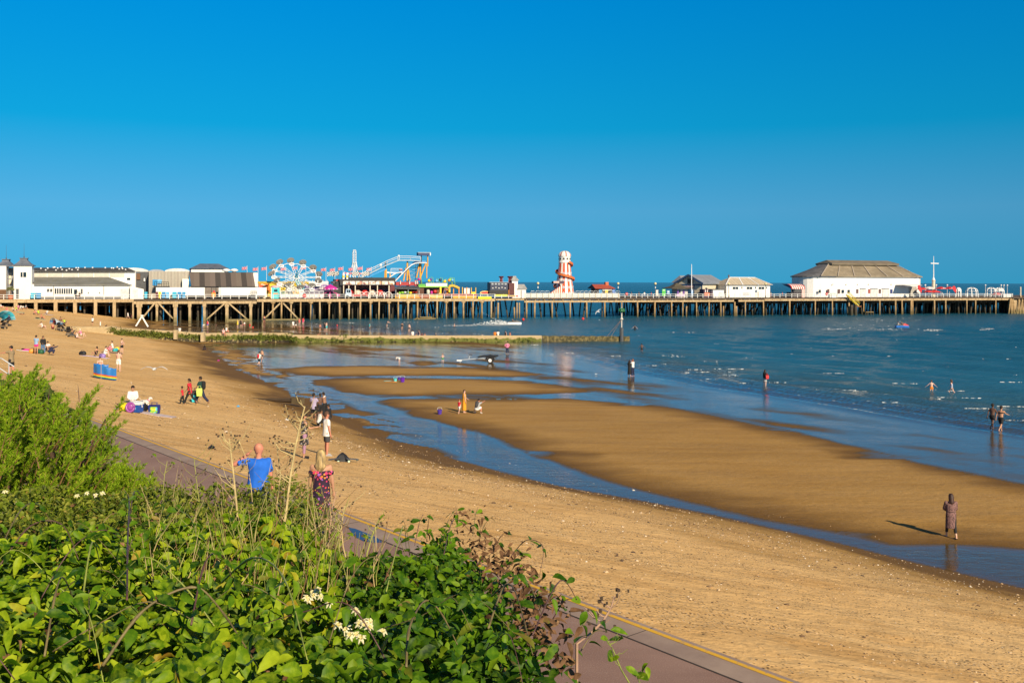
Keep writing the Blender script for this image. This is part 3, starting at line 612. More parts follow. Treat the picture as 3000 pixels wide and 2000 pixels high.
def bin_(px0, px1, mat, lbl, ins=2.2, grp='large wheelie bins along the pier rail', top=855):
    t = T('wheelie_bin', (px0+px1)/2, ins, lbl, 'bin', grp); w = t.x(px1)-t.x(px0); h = t.z(top, (px0+px1)/2); mb = MB()
    mb.loft([[(-w*a, 0, z), (w*a, 0, z), (w*a, .95, z), (-w*a, .95, z)] for a, z in ((.42, .2), (.48, h*.85), (.5, h*.86), (.5, h*.9))]); mb.build('body', mat, t.o)
    mb = MB(); mb.loft([[(-w*.5, -.03+.1*a, h*(.905+.1*a)), (w*.5, -.03+.1*a, h*(.905+.1*a)), (w*.5, .95-.1*a, h*(.905+.1*a)), (-w*.5, .95-.1*a, h*(.905+.1*a))] for a in (0, .6, 1)]); mb.build('lid', mat, t.o)
    for x in (-.38, .38): mb = MB(); mb.tube((x*w, .05, .1), (x*w, .2, .1), .1, n=10); mb.build('wheel', rubber, t.o)
bin_(89, 104, M('bin_aqua', (.03, .42, .62), .4), 'turquoise wheelie bin in front of the white tower', 3.5, top=858); bin_(105.5, 120, bluep, 'blue wheelie bin beside the turquoise one by the white tower', 3.5, top=858)
for a, b, m_, l_ in ((423, 432, M('bin_aqua', (.03, .42, .62), .4), 'small turquoise wheelie bin at the left end of the bin row'), (456, 463, maroon, 'maroon wheelie bin left of the yellow one'), (464.5, 472, yellowp, 'yellow wheelie bin in the row by the trailer'), (474, 485, bluep, 'blue wheelie bin right beside the yellow one'), (486, 496.5, ltblue, 'light blue wheelie bin, second right of the yellow one'), (504.5, 518, M('bin_aqua', (.03, .42, .62), .4), 'turquoise wheelie bin after the gap in the bin row'), (519.5, 532, bluep, 'wide blue wheelie bin in the middle of the right-hand three'), (533.5, 544, M('bin_blue2', (.03, .3, .6), .4), 'wheelie bin at the right-hand end of the bin row')): bin_(a, b, m_, l_)
t = T('forklift', 625, 3, 'orange forklift with black mast parked between the two trailers', 'forklift')
t.part('body', orangep, (620, 632, 857, 871, 3, 4.4)); t.part('seat', redp, (624, 630, 851.5, 856.8, 3.3, 4.2)); mb = MB()
for px in (619, 633): mb.tube(t.pt(px, 871, 3.1), t.pt(px, 842, 3.1), .07, n=5); mb.tube(t.pt(px, 857, 4.3), t.pt(px, 844, 4.3), .06, n=5)
mb.box(t.x(618), t.x(634), 0, 1.3, t.z(843, 625), t.z(841, 625)); mb.build('mast_cage', black, t.o)
for px in (620, 631): mb = MB(); mb.tube((t.x(px), -.05, .25), (t.x(px), .2, .25), .25, n=12); mb.build('wheel', rubber, t.o)
t = T('potted_palm', 31, 3, 'small bushy palm in an orange pot by the white tower', 'plant'); mb = MB(); mb.lathe([(.5, 0), (.62, .9), (.72, .95), (.72, 1.1)], 12); mb.build('pot', terracotta, t.o); mb = MB(); mb.tube((0, 0, 1.0), (.1, 0, 2.6), .12, .08); mb.build('trunk', brown, t.o); mb = MB()
for i in range(34):
    a = R.uniform(0, 6.28); e = R.uniform(-.5, 1.2); L = R.uniform(.7, 1.2); pts = [(.1 + L*f*math.cos(a)*math.cos(e), L*f*math.sin(a)*math.cos(e), 2.6 + L*f*math.sin(e) - .5*f*f) for f in (0, .4, .75, 1)]; mb.path(pts, [.05, .09, .07, .01], 4)
mb.build('fronds', M('palm_green', (.16, .17, .06), .7), t.o)
# ------------------------------------------------------------------ fairground rides on the pier
t = T('painted_ride_front', 830, 15, 'long painted funfair hoarding in yellow and orange behind the wheel ride', 'hoarding')
t.part('board', mottled('fair_art', [(.75, .42, .02), (.8, .55, .03), (.7, .18, .02), (.1, .25, .05), (.75, .5, .05), (.6, .08, .04), (.8, .7, .5), (.05, .2, .4)], .75), (758, 905, 831, 879, 15, 16)); t.part('top_band', M('mustard', (.5, .33, .01), .5), (756, 905, 824.5, 831, 14.9, 17))
t = T('white_screen_wall', 930, 20, 'plain white wall with spiky top edge behind the wheel ride', 'wall'); t.part('panel', white, (850, 962, 824, 879, 20, 20.4)); mb = MB()
for px in (895, 916, 930, 946, 958): mb.tube(t.pt(px, 825, 20.2), t.pt(px, 819.5, 20.2), .1, .03, 6)
mb.build('finials', white, t.o)
# tilted wheel ride with parasol topped cars
t = T('parasol_wheel_ride', 868, 9, 'big tilted white wheel ride with parasol topped cars on a teal arm', 'ride')
hub = t.pt(868, 812); Rr = 5.5; e1 = Vector((1, .0, -.12)); e2 = Vector((.05, .80, .6)); ax = e1.cross(e2).normalized()
mb = MB(); base = t.pt(893, 868, 9); mb.loft([[base + Vector((dx*1.0, dy*1.0, 0)) for dx, dy in ((-1,-.7),(1,-.7),(1,.7),(-1,.7))], [hub + Vector((dx*.45, dy*.4 + .4, -.4)) for dx, dy in ((-1,-.7),(1,-.7),(1,.7),(-1,.7))]]); mb.build('support_arm', teal, t.o)
mb = MB(); mb.ball(hub, .5, .5, .5); mb.tube(hub, hub + Vector((.3, -.2, 1.6)), .25, .15, 8); mb.build('hub', M('hub_teal', (.03, .16, .24), .4), t.o, True)
mb = MB(); mb.box(base.x-2.2, base.x+2.2, base.y-2, base.y+2, 0, .5); mb.build('base_frame', steel, t.o)
for k_ in range(12):
    a = 2*math.pi*(k_+.35)/12; d = e1*math.cos(a) + e2*math.sin(a); rim = hub + d*Rr; mb = MB()
    sd_ = ax.cross(d)*.28
    mb.tube(hub + sd_, rim + sd_, .075, .06, 5); mb.tube(hub - sd_, rim - sd_, .075, .06, 5)
    for f in (.25, .45, .65, .85): mb.tube(hub + d*Rr*f + sd_, hub + d*Rr*(f+.12) - sd_, .06, n=4)
    a2 = a + math.pi/6; d2 = e1*math.cos(a2) + e2*math.sin(a2); mid = hub + (d+d2)*.5*Rr*1.02
    mb.tube(rim, mid + d*.0 + ax*.4, .09, n=5); mb.tube(mid + ax*.4, hub + d2*Rr, .09, n=5); mb.build('spoke', M('ride_grey_white', (.72, .74, .75), .45), t.o)
    out = (Vector((-.12, .62, .72)) + d*.3).normalized()
    c0 = rim + d*.25; mb = MB(); b1 = out.orthogonal().normalized()
    mb.path([c0, c0 + out*.6 + b1*.1, c0 + out*1.22], [.09, .08, .08], 5)
    u1 = out.cross(Vector((0, 1, .3))).normalized(); v1 = out.cross(u1)
    top = c0 + out*1.25
    for f0, r0, f1, r1 in ((0, .98, .08, .95), (.08, .95, .32, .1)): mb.loft([[top + out*f + (u1*math.cos(q*.3927) + v1*math.sin(q*.3927))*r for q in range(16)] for f, r in ((f0, r0), (f1, r1))])
    pr = mb.build('parasol', M('parasol_grey', (.42, .40, .36), .6, .1), t.o)
    mb = MB(); q = c0 + Vector((0, -.1, -.05)); mb.loft([[q + Vector((x*w_, y*.5, z)) for x, y in ((-1,-1),(1,-1),(1,1),(-1,1))] for w_, z in ((.35, -.45), (.6, -.3), (.62, .1), (.5, .28))]); car = mb.build('car', white2, t.o)
    mb = MB(); mb.box(q.x-.45, q.x+.45, q.y-.53, q.y-.505, q.z-.12, q.z+.06); mb.build('seat_pad', maroon if k_ % 2 else dgrey, car)
t = T('ticket_booth', 808, 3, 'small teal ticket booth with a pink cushion roof beside the wheel ride', 'booth')
t.part('wall', M('booth_teal', (.05, .5, .56), .5), (797, 819.5, 842, 879, 3, 5.2)); mb = MB(); mb.ball((t.x(808), 1.1, t.z(841, 808)), 1.25, 1.3, .5); mb.build('roof', M('pink_cover', (.75, .42, .45), .6), t.o, True)
t.part('window', glassm, (803, 813, 848, 854, 2.92, 2.98)); t.part('sign_panel', orangep, (801, 815, 858, 861, 2.92, 2.98)); t.part('corner_post', white2, (794.5, 796.5, 842, 879, 2.8, 3.0)); t.part('corner_post', white2, (820, 821.6, 842, 879, 2.8, 3.0))
# white crowd barriers with skirts
bar0 = None
for i in range(9):
    px = 822 + i*14.2
    if bar0 is None:
        t = T('crowd_barrier', px+6.5, 1.6, 'white tubular crowd barrier with a pale skirt, one of the row before the wheel ride', 'barrier', 'crowd barriers along the pier rail'); bar0 = t.o; w_ = 1.05; mb = MB()
        h = 2.0; mb.path([(-w_/2, 0, 0), (-w_/2, 0, h*.9), (-w_/2+.12, 0, h), (w_/2-.12, 0, h), (w_/2, 0, h*.9), (w_/2, 0, 0)], .045, 5); mb.tube((-w_/2, 0, h*.55), (w_/2, 0, h*.55), .035, n=5)
        for x in np.linspace(-w_*.35, w_*.35, 5): mb.tube((x, 0, h*.55), (x, 0, h), .025, n=4)
        mb.build('frame', white2, t.o); mb = MB(); mb.loft([[(x, -.09 - .05*math.sin(x*9), z) for x in np.linspace(-w_/2-.03, w_/2+.03, 9)] + [(x, -.03, z) for x in np.linspace(w_/2, -w_/2, 9)] for z in (.12, 1.02)]); mb.build('skirt', M('pale_skirt', (.72, .62, .62), .7), t.o)
    else:
        c = copy_tree(bar0); q = pxy(S(px+6.5, 1.6), 1.6); c.location = (q.x, q.y, DZ)
t = T('ride_sign', 935, 8, 'wavy purple and white striped funfair sign lettered TWISTER', 'sign'); mb = MB(); xs = np.linspace(t.x(893), t.x(975), 14)
def wav(mb, py0, py1, i0, i1): mb.loft([[(x, t.y(i0), t.z(py1, 935) + .35*math.sin(x*1.1)), (x, t.y(i0), t.z(py0, 935) + .35*math.sin(x*1.1)), (x, t.y(i1), t.z(py0, 935) + .35*math.sin(x*1.1)), (x, t.y(i1), t.z(py1, 935) + .35*math.sin(x*1.1))] for x in xs])
wav(mb, 835, 846, 8, 8.3); brd = mb.build('board', purple, t.o); mb = MB(); wav(mb, 836.2, 837.6, 7.95, 8.0); wav(mb, 844, 845, 7.95, 8.0); mb.build('stripe', white, brd); t.part('back_wall', M('ride_dark', (.06, .03, .1), .6), (890, 978, 846.5, 879, 8.1, 9)); 
fc = bpy.data.curves.new('lettering', 'FONT'); fc.body = 'TWISTER'; fc.size = 1.0; fc.extrude = .03; fc.align_x = 'CENTER'; tmp = bpy.data.objects.new('tmp', fc); COL.objects.link(tmp)
me = bpy.data.meshes.new_from_object(tmp.evaluated_get(bpy.context.evaluated_depsgraph_get())); bpy.data.objects.remove(tmp); me.materials.clear(); me.materials.append(white); lo = put(bpy.data.objects.new('lettering', me), t.o); lo.location = (t.x(930), t.y(7.9), t.z(843.3, 930)); lo.rotation_euler = (math.pi/2, 0, 0); lo.scale = (1.1, .75, 1)
t = T('umbrella_ride', 968, 5, 'small magenta spinning ride with a spider roof and bulb lights', 'ride'); mb = MB(); mb.lathe([(.12, 0), (.12, 2.2), (1.9, 2.25), (1.75, 2.7), (.6, 3.3), (.1, 3.6)], 12); mb.build('canopy', magenta, t.o); mb = MB()
for k_ in range(10): a = k_*.628; mb.ball((1.85*math.cos(a), 1.85*math.sin(a), 2.35), .14, n=6, m=4)
mb.build('bulbs', white2, t.o)['kind'] = 'stuff'
for k_ in range(6): a = k_*1.047+.3; mb = MB(); mb.tube((0, 0, 1.9), (2.2*math.cos(a), 2.2*math.sin(a), 1.1), .08, n=5); mb.ball((2.2*math.cos(a), 2.2*math.sin(a), .75), .5, .5, .42, 8, 5); mb.build('car', M('pink_car', (.7, .1, .35), .4), t.o, True)
# waltzer pavilion
t = T('waltzer_pavilion', 1075, 7, 'wide dark red waltzer pavilion with a picture frieze and cream columns', 'ride'); fr_ = mottled('frieze_art', [(.75, .68, .6), (.65, .3, .15), (.8, .74, .68), (.5, .25, .2), (.78, .7, .6), (.7, .5, .35), (.25, .12, .12)], 1.8)
t.part('roof_band', black, (996, 1158, 818, 835, 7, 20)); t.part('roof', M('roof_black', (.03, .03, .03), .7), (1022, 1158, 813, 818, 9, 22))
for i in range(8): a = 1005 + i*19; t.part('frieze_panel', fr_, (a, a+17, 823.5, 833.5, 6.85, 6.97))
for px in (1007, 1022, 1041, 1084.5, 1106, 1140): t.part('column', cream, (px-1.4, px+1.2, 835.3, 879, 7.2, 7.5))
t.part('back_wall', maroon, (1000, 1156, 835.3, 879, 13, 14)); t.part('side_wall', black, (985, 999, 826, 879, 8, 14)); t.part('inner_panel', M('dark_violet', (.06, .03, .1), .5), (1060, 1138, 846, 857, 12.8, 12.97))
for i in range(5): mb = MB(); mb.ball((t.x(1030 + i*22), t.y(9.5), 1.3), 1.0, .9, .9, 10, 6); mb.build('tub_car', M('cream_car', (.62, .5, .42), .5) if i % 2 else redp, t.o, True)
mb = MB()
for i in range(6): c = t.pt(1058 + i*16, 868, 5.5); mb.path([c + Vector((1.0*math.cos(q), 0, 1.15*math.sin(q))) for q in np.linspace(0, 3.1416, 9)], .07, 5)
mb.build('entrance_hoops', white2, t.o)
t = T('funfair_stall_roof', 1000, 10, 'jumble of red and black stall canopies left of the waltzer', 'stall'); t.part('canopy', redp, (985, 1003, 818, 824, 10, 13)); t.part('canopy', dgrey, (975, 996, 824, 830, 9.5, 13)); t.part('wall', black, (980, 998, 830.3, 879, 11, 13))
mb = MB()
for px in (988, 1003): mb.tube(t.pt(px, 824, 10), t.pt(px, 800, 10), .06, n=5)
mb.build('pole', dgrey, t.o)
for px, lb in ((1006, 'left of the pair'), (1017, 'right of the pair')): t2 = T('pencil_post', px, 9, 'white and yellow pencil shaped post above the waltzer, '+lb, 'post', 'pencil posts'); mb = MB(); mb.lathe([(.28, 7.4-7.4+t2.z(822, px)), (.28, t2.z(803, px)), (.22, t2.z(801, px)), (.05, t2.z(798.5, px))], 10); mb.build('post', white2, t2.o); mb = MB(); mb.lathe([(.3, t2.z(813, px)), (.3, t2.z(807, px))], 10); mb.build('band', yellowp, t2.o)
t = T('flatbed_truck', 1030, 3.4, 'small flatbed truck with a pale blue cab and red bed parked by the rail', 'truck')
mb = MB(); z0 = .5; mb.loft([[(x, y, z) for x, z in ((t.x(1013), z0), (t.x(1013), z0+.9), (t.x(1015), z0+1.9), (t.x(1027), z0+1.9), (t.x(1030), z0+.95), (t.x(1030), z0))] for y in (0, 1.8)]); cab = mb.build('cab', M('pale_blue_cab', (.42, .55, .68), .4), t.o)
for a, b in ((1016, 1020.5), (1021.5, 1026.5)): mb = MB(); mb.box(t.x(a), t.x(b), -.02, .0, z0+1.0, z0+1.7); mb.build('window', glassm, cab)
mb = MB(); mb.box(t.x(1030.3), t.x(1078), .05, 1.75, .55, .95); mb.build('bed', redp, t.o)
for px in (1018, 1062, 1070): mb = MB(); mb.tube((t.x(px), -.03, .4), (t.x(px), .22, .4), .4, n=14); mb.build('wheel', rubber, t.o)
# lattice tower
def lattice(mb, p, r=.07):
    """p: list of (half width, z) levels"""
    for (h0, z0), (h1, z1) in zip(p, p[1:]):
        for a, b in ((-1,-1),(1,-1),(1,1),(-1,1)): mb.tube((a*h0, b*h0, z0), (a*h1, b*h1, z1), r, n=4)
        for a, b, c, d in ((-1,-1,1,-1),(1,-1,1,1),(1,1,-1,1),(-1,1,-1,-1)): mb.tube((a*h0, b*h0, z0), (c*h1, d*h1, z1), r*.6, n=3); mb.tube((a*h1, b*h1, z1), (c*h1, d*h1, z1), r*.6, n=3)
t = T('lattice_tower', 1038, 24, 'tall thin white lattice tower rising behind the waltzer', 'tower'); zt = t.z(732, 1038); zm = t.z(768, 1038); zb = t.z(815, 1038); mb = MB()
lattice(mb, [(.42, zm + (zt-zm)*f) for f in (0, .2, .4, .6, .8)] + [(.3, zt)], .07); mb.build('shaft', white2, t.o); mb = MB()
for a, b in ((-1,-1),(1,-1),(1,1),(-1,1)): mb.path([(a*.42, b*.42, zm), (a*.75, b*.75, zm-1.8), (a*1.45, b*1.45, zb), (a*1.5, b*1.5, 0)], .1, 5); mb.path([(a*.1, b*.42, zm), (a*.3, b*.5, zb), (a*.4, b*.6, 0)], .07, 5)
mb.build('legs', white2, t.o); mb = MB(); mb.box(-.6, .6, -.6, .6, zm-.15, zm); mb.build('platform', white2, t.o)
# log flume
t = T('log_flume', 1150, 19, 'log flume ride with a white lift ramp, blue chutes and orange trestles', 'ride'); I = 19
def track(pts, name, mat, wd=1.4, th=.35, yo=0.0, parent=None):
    mb = MB(); P_ = [t.pt(a, b, I+yo) for a, b in pts]; mb.loft([[q + Vector((0, y, z)) for y, z in ((0, 0), (wd, 0), (wd, -th), (0, -th))] for q in P_]); return mb.build(name, mat, parent or t.o)
chut = M('chute_blue', (.04, .28, .62), .35); up = [(1042, 818), (1060, 811), (1100, 791), (1135, 774), (1165, 762), (1170, 761), (1202, 761), (1232, 763)]
track(up, 'lift_ramp', M('ramp_grey', (.42, .48, .53), .45), 1.3, .26); track([(1040, 824), (1060, 818), (1100, 798), (1130, 785), (1131, 791), (1100, 808), (1070, 822)][:4], 'ramp_side', chut, 1.0, .5, .3)
drop = [(1250, 768.5), (1228, 768.5), (1216, 770), (1205, 775), (1194, 785), (1180, 799), (1168, 811), (1158, 822)]
o = track([(a, b+1.6) for a, b in drop], 'drop_chute', chut, 2.0, .12, -1.2); mb = MB(); mb.path([t.pt(a, b+1.2, I-1.25) for a, b in drop], .15, 6); mb.build('chute_rim', white2, o)
mb = MB(); mb.path([t.pt(a, b-2.5, I+1.2) for a, b in drop], .2, 6); mb.build('chute_rim', M('rim_blue', (.1, .35, .7), .4), o)
low = [(1178, 796), (1160, 799), (1146, 808), (1135, 818), (1122, 822)]; o = track([(a, b+1) for a, b in low], 'lower_chute', chut, 1.8, .12, -1.0); mb = MB(); mb.path([t.pt(a, b+.8, I-1.05) for a, b in low], .15, 6); mb.build('chute_rim', white2, o)
def handrail(pts, name='handrail', rise=3.6, yo=-.05, step=1):
    mb = MB(); P_ = [t.pt(a, b, I+yo) for a, b in pts]; h = Vector((0, 0, rise*.088)); mb.path([q+h*3 for q in P_], .07, 5); mb.path([q+h*1.6 for q in P_], .05, 5)
    for q0, q1 in zip(P_, P_[1:]):
        n = max(1, int((q1-q0).length/1.6))
        for i in range(n+1): q = q0.lerp(q1, i/n); mb.tube(q, q+h*3, .06, n=4)
    mb.build(name, white2, t.o)
handrail(up[1:5], rise=3.8); handrail(up[5:8], rise=3.8); handrail([(1145, 798), (1178, 798)], rise=4); track([(1130, 796), (1145, 797), (1180, 798)], 'walkway', white2, 1.2, .3, .5)
for (a, b), (c, d), r in (((1131, 788), (1131, 818), .28), ((1128, 788), (1127, 818), .2), ((1193, 770), (1193, 822), .3), ((1189, 785), (1182, 822), .25), ((1196, 788), (1201, 822), .25), ((1142, 800), (1145, 822), .22), ((1229, 771), (1220, 814), .24), ((1231, 771), (1231, 820), .3), ((1247, 771), (1232, 812), .24), ((1250, 771), (1250, 815), .2), ((1253, 752), (1253, 780), .2)):
    mb = MB(); mb.tube(t.pt(a, b, I+.6), t.pt(c, d, I+.6), r*.8, n=6); mb.build('trestle', M('trestle_orange', (.72, .36, .04), .45, .1), t.o)
for px in (1193.5, 1233, 1129): mb = MB(); mb.tube(t.pt(px, 766, I+1.5), t.pt(px, 870, I+1.5), .2, n=6); mb.build('dark_column', dgrey, t.o)
sg = t.part('sign_box', navy, (1225, 1259, 740.5, 748.5, I+.2, I+2.2)); t.part('sign_end', white2, (1259.2, 1262, 740, 748.5, I+.2, I+2.2), parent=sg); t.part('sign_top', white2, (1224.5, 1262, 739.4, 740.3, I+.1, I+2.3), parent=sg)
for px in (1234, 1252.5): mb = MB(); mb.tube(t.pt(px, 748.5, I+1), t.pt(px, 768, I+1), .16, n=5); mb.build('sign_post', dgrey, t.o)
mb = MB(); lattice(mb, [(1.3, z) for z in np.linspace(0, t.z(772, 1213), 9)], .07); mb.v = [(x + t.x(1213), y + 2.5, z) for x, y, z in mb.v]; mb.build('stair_tower', M('grey_lattice', (.25, .32, .38), .5), t.o)
for px in (1168, 1115): mb = MB(); mb.tube(t.pt(px, 764 if px > 1140 else 784, I+.2), t.pt(px, 751 if px > 1140 else 776, I+.2), .05, n=4); mb.ball(t.pt(px, 750 if px > 1140 else 776, I+.2), .35, n=8, m=5); mb.build('lamp', white2, t.o)
t.part('log_boat', M('boat_red', (.3, .08, .08), .5), (1171, 1179, 788, 793, I-.4, I+.6)); t.part('station_wall', M('station_red', (.4, .03, .03), .5), (1160, 1226, 826, 836, 16, 30))
for px in (1173, 1200, 1217, 1222): mb = MB(); mb.tube(t.pt(px, 840, 15.8), t.pt(px, 820, 15.8), .16, n=8); mb.build('striped_post', striped('red_white_post', [(.75, .73, .7), (.55, .03, .03)], 1.8, 2), t.o)
# flags: union flags on tall poles
def union_flag():
    mb = MB(); nx, nz = 30, 18; wd, ht = 1.35, .9; vs = []
    for i in range(nx+1):
        for j in range(nz+1): x = -wd*i/nx; vs.append((x, .1*math.sin(i*.45)*i/nx + .03*math.sin(j*.4), -ht*j/nz - .18*(i/nx)**1.5))
    b = len(mb.v); mb.v += vs
    for i in range(nx):
        for j in range(nz):
            u_ = (i+.5)/nx*2-1; v_ = ((j+.5)/nz*2-1)*.6; m = 0
            dg = min(abs(v_ - .6*u_), abs(v_ + .6*u_))
            if dg < .14: m = 1
            if dg < .055: m = 2
            if abs(u_) < .2 or abs(v_) < .2: m = 1
            if abs(u_) < .12 or abs(v_) < .12: m = 2
            mb.f.append((b+i*(nz+1)+j, b+(i+1)*(nz+1)+j, b+(i+1)*(nz+1)+j+1, b+i*(nz+1)+j+1)); mb.mi.append(m)
    return mb
fl0 = None; flag_px = [724, 756, 781, 837, 871, 896, 925, 955, 981, 1005, 1035, 1062, 1088]
fw = ['above the ribbed shed roof', 'by the end of the white parapet', 'left of the wheel ride', 'behind the left of the wheel ride', 'seen through the wheel ride', 'seen behind the wheel hub', 'at the right edge of the wheel ride', 'just right of the wheel ride', 'left of the pencil posts', 'above the first pencil post', 'left leg of the lattice tower', 'right of the lattice tower', 'at the foot of the flume ramp']
for px, lb in zip(flag_px, fw):
    lbl = 'union flag on a thin white pole, ' + lb; ti = 22
    if fl0 is None:
        t = T('flagpole', px, ti, lbl, 'flag', 'union flags on poles over the fairground'); h = t.z(780.5, px); fl0 = t.o; mb = MB(); mb.lathe([(.06, 0), (.04, h+.2), (.02, h+.25)], 6); mb.build('pole', white2, t.o)
        f = union_flag().build('flag', [M('flag_blue', (.05, .07, .3), .8), M('flag_white', (.7, .65, .7), .8), M('flag_red', (.6, .04, .07), .8)], t.o); f.location = (-.05, 0, h)
    else: c = copy_tree(fl0); q = pxy(S(px, ti), ti); c.location = (q.x, q.y, DZ + R.uniform(-.25, .2)); c['label'] = lbl; c.scale = (1, 1, PZof(780.5 if px < 900 else 783, px, ti)/h - DZ/h)
ck0 = None
for px, lb in ((979, 'first from the left'), (993, 'second, by the pencil posts'), (1052, 'at the lattice tower'), (1082, 'nearest the flume ramp')):
    if ck0 is None:
        t = T('checkered_flag', px, 14, 'black and white checkered flag over the waltzer, '+lb, 'flag', 'checkered flags'); ck0 = t.o; h = t.z(794, px); mb = MB(); mb.tube((0, 0, t.z(818, px)), (0, 0, h), .05, n=5); mb.build('pole', dgrey, t.o); mb = MB()
        for i in range(6):
            for j in range(5): mb.m = (i+j) % 2; x = -.3*i; mb.add([(x, .05*i, h-.22*j-.05*i), (x-.3, .05*i+.05, h-.22*j-.05*i-.05), (x-.3, .05*i+.05, h-.22*j-.27-.05*i), (x, .05*i, h-.22*j-.22-.05*i)], [(0,1,2,3)])
        mb.build('flag', [black, white], t.o)
    else: c = copy_tree(ck0); q = pxy(S(px, 14), 14); c.location = (q.x, q.y, DZ); c['label'] = 'black and white checkered flag over the waltzer, '+lb
t = T('string_banner', 1040, 15, 'red and white slung banner between poles below the lattice tower', 'banner'); mb = MB()
for a, b in ((1010, 1035), (1046, 1068)): mb.loft([[t.pt(a + (b-a)*f, 797 + 2*math.sin(f*3), 15), t.pt(a + (b-a)*f, 802 + 2*math.sin(f*3), 15), t.pt(a + (b-a)*f, 802 + 2*math.sin(f*3), 15.05), t.pt(a + (b-a)*f, 797 + 2*math.sin(f*3), 15.05)] for f in np.linspace(0, 1, 8)])
mb.build('cloth', striped('banner_stripe', [(.6, .2, .25), (.7, .6, .6), (.5, .1, .2)], 1.2), t.o); mb = MB()
for px in (1009, 1069): mb.tube(t.pt(px, 822, 15.1), t.pt(px, 795, 15.1), .06, n=5)
mb.build('pole', white2, t.o)
# right half of the fairground
t = T('canopy_stall', 1190, 7, 'low stall with a wide dark grey awning and colourful stock, right of the waltzer', 'stall'); mb = MB(); mb.loft([[t.pt(1156, 843, 6), t.pt(1232, 845, 6), t.pt(1226, 838, 10), t.pt(1165, 838, 10)], [q - Vector((0, 0, .25)) for q in (t.pt(1156, 843, 6), t.pt(1232, 845, 6), t.pt(1226, 838, 10), t.pt(1165, 838, 10))]]); mb.build('awning', dgrey, t.o)
t.part('counter', M('stall_lime', (.35, .45, .03), .5), (1166, 1222, 862, 879, 6.5, 9)); t.part('back_wall', M('stall_brown', (.12, .05, .03), .7), (1158, 1242, 840, 879, 10.2, 11))
for px in (1160, 1196, 1228): t.part('post', steel, (px-.6, px+.6, 844, 879, 6.4, 6.6))
for i in range(7): mb = MB(); mb.ball((t.x(1172 + i*8), t.y(7.5), t.z(859, 1172)+R.uniform(-.2, .4)), R.uniform(.3, .6), .4, R.uniform(.3, .5), 8, 5); mb.build('toy', R.choice([green, yellowp, redp, white2, M('lime', (.25, .55, .05), .5)]), t.o, True)
t = T('beach_hut_ride', 1270, 10, 'children ride with a long white sign board, green eaves and yellow posts', 'ride'); t.part('sign_board', white, (1248, 1310, 829.5, 838, 10, 10.4)); t.part('eaves', M('lime', (.25, .55, .05), .5), (1225, 1312, 838.3, 841.5, 9.8, 13)); t.part('roof_cap', green, (1226, 1246, 832, 838, 10.2, 12)); t.part('back_wall', M('ride_back', (.22, .1, .1), .6), (1238, 1310, 841.8, 879, 13.1, 14))
for px in (1291, 1317): t.part('post', yellowp, (px-2.4, px+2.4, 840.5, 879, 9.4, 9.75))
for i, (px, m_) in enumerate(((1252, M('lime2', (.6, .6, .5), .5)), (1262, magenta), (1272, redp), (1280, brown), (1284, M('pale_yellow', (.7, .6, .2), .5)), (1302, white2), (1307, orangep))): mb = MB(); mb.ball((t.x(px), t.y(9), t.z(858, px)+R.uniform(-.5, .7)), R.uniform(.35, .6), .4, R.uniform(.5, .9), 8, 5); mb.build('figure', m_, t.o, True)
bal = [magenta, yellowp, purple, ltblue, navy, yellowp, orangep, M('lime', (.25, .55, .05), .5), ltblue]
for i, (px, py, m_) in enumerate(zip((1228, 1257, 1262, 1279, 1290, 1303, 1316, 1318, 1325), (818, 822, 819, 823, 820, 824, 821, 820, 821), bal)):
    t = T('balloon_lamp', px, 10.8, ('magenta', 'yellow', 'purple', 'pale blue', 'navy', 'second yellow', 'orange', 'lime green', 'rightmost pale blue')[i] + ' ball on a bent green pole above the white sign board', 'lamp', 'coloured balls on poles above the children ride'); z1 = t.z(py, px); mb = MB(); mb.path([(.6, 0, t.z(840, px)), (.75, 0, (z1 + t.z(840, px))/2), (.55, 0, z1+.6), (.15, 0, z1+.75), (0, 0, z1+.2)], .06, 5); mb.build('pole', M('lime', (.25, .55, .05), .5), t.o); mb = MB(); mb.ball((0, 0, z1), .42, n=10, m=6); mb.build('ball', m_, t.o, True)
t = T('post_maze', 1360, 6, 'open ride of orange and yellow posts on a dark red deck', 'ride'); t.part('deck', M('deck_red', (.28, .03, .02), .6), (1290, 1398, 861, 866, 5, 12))
for i, (px, py) in enumerate(((1329, 846), (1345, 842), (1355, 841), (1368, 842), (1381, 842), (1394, 842))): t.part('post', orangep if i in (0, 1, 3) else M('post_ochre', (.6, .38, .05), .5), (px-1.2, px+1.2, py, 861, 5.4+i % 2*3, 5.7+i % 2*3))
mb = MB(); mb.path([t.pt(a, b, 6) for a, b in ((1314, 846), (1318, 838), (1326, 837), (1338, 841), (1345, 845))], .38, 6); mb.build('arch_beam', M('arch_ochre', (.7, .42, .04), .5), t.o); t.part('hut', white, (1360, 1376, 844, 861, 11, 13)); t.part('car', yellowp, (1382, 1393, 855, 861, 5.8, 7)); t.part('skirting', M('amber_board', (.7, .38, .02), .5), (1327, 1396, 866.3, 879, 4.6, 4.95))
t = T('banner_row', 1230, 2, 'row of orange and amber banners behind the rail below the stalls', 'banner'); t.part('cloth', mottled('amber_banners', [(.7, .38, .02), (.65, .25, .02), (.3, .08, .03), (.7, .45, .1)], .5), (1158, 1297, 864, 879, 2, 2.1))
t = T('oval_sign', 1421, 5, 'oval yellow and red fairground sign on the pier', 'sign'); mb = MB(); c = t.pt(1421, 857.5)
def oval(w_, h_, y0, y1): mb.loft([[(c.x + w_*math.cos(q*.3927), y, c.z + h_*math.sin(q*.3927)) for q in range(16)] for y in (y0, y1)])
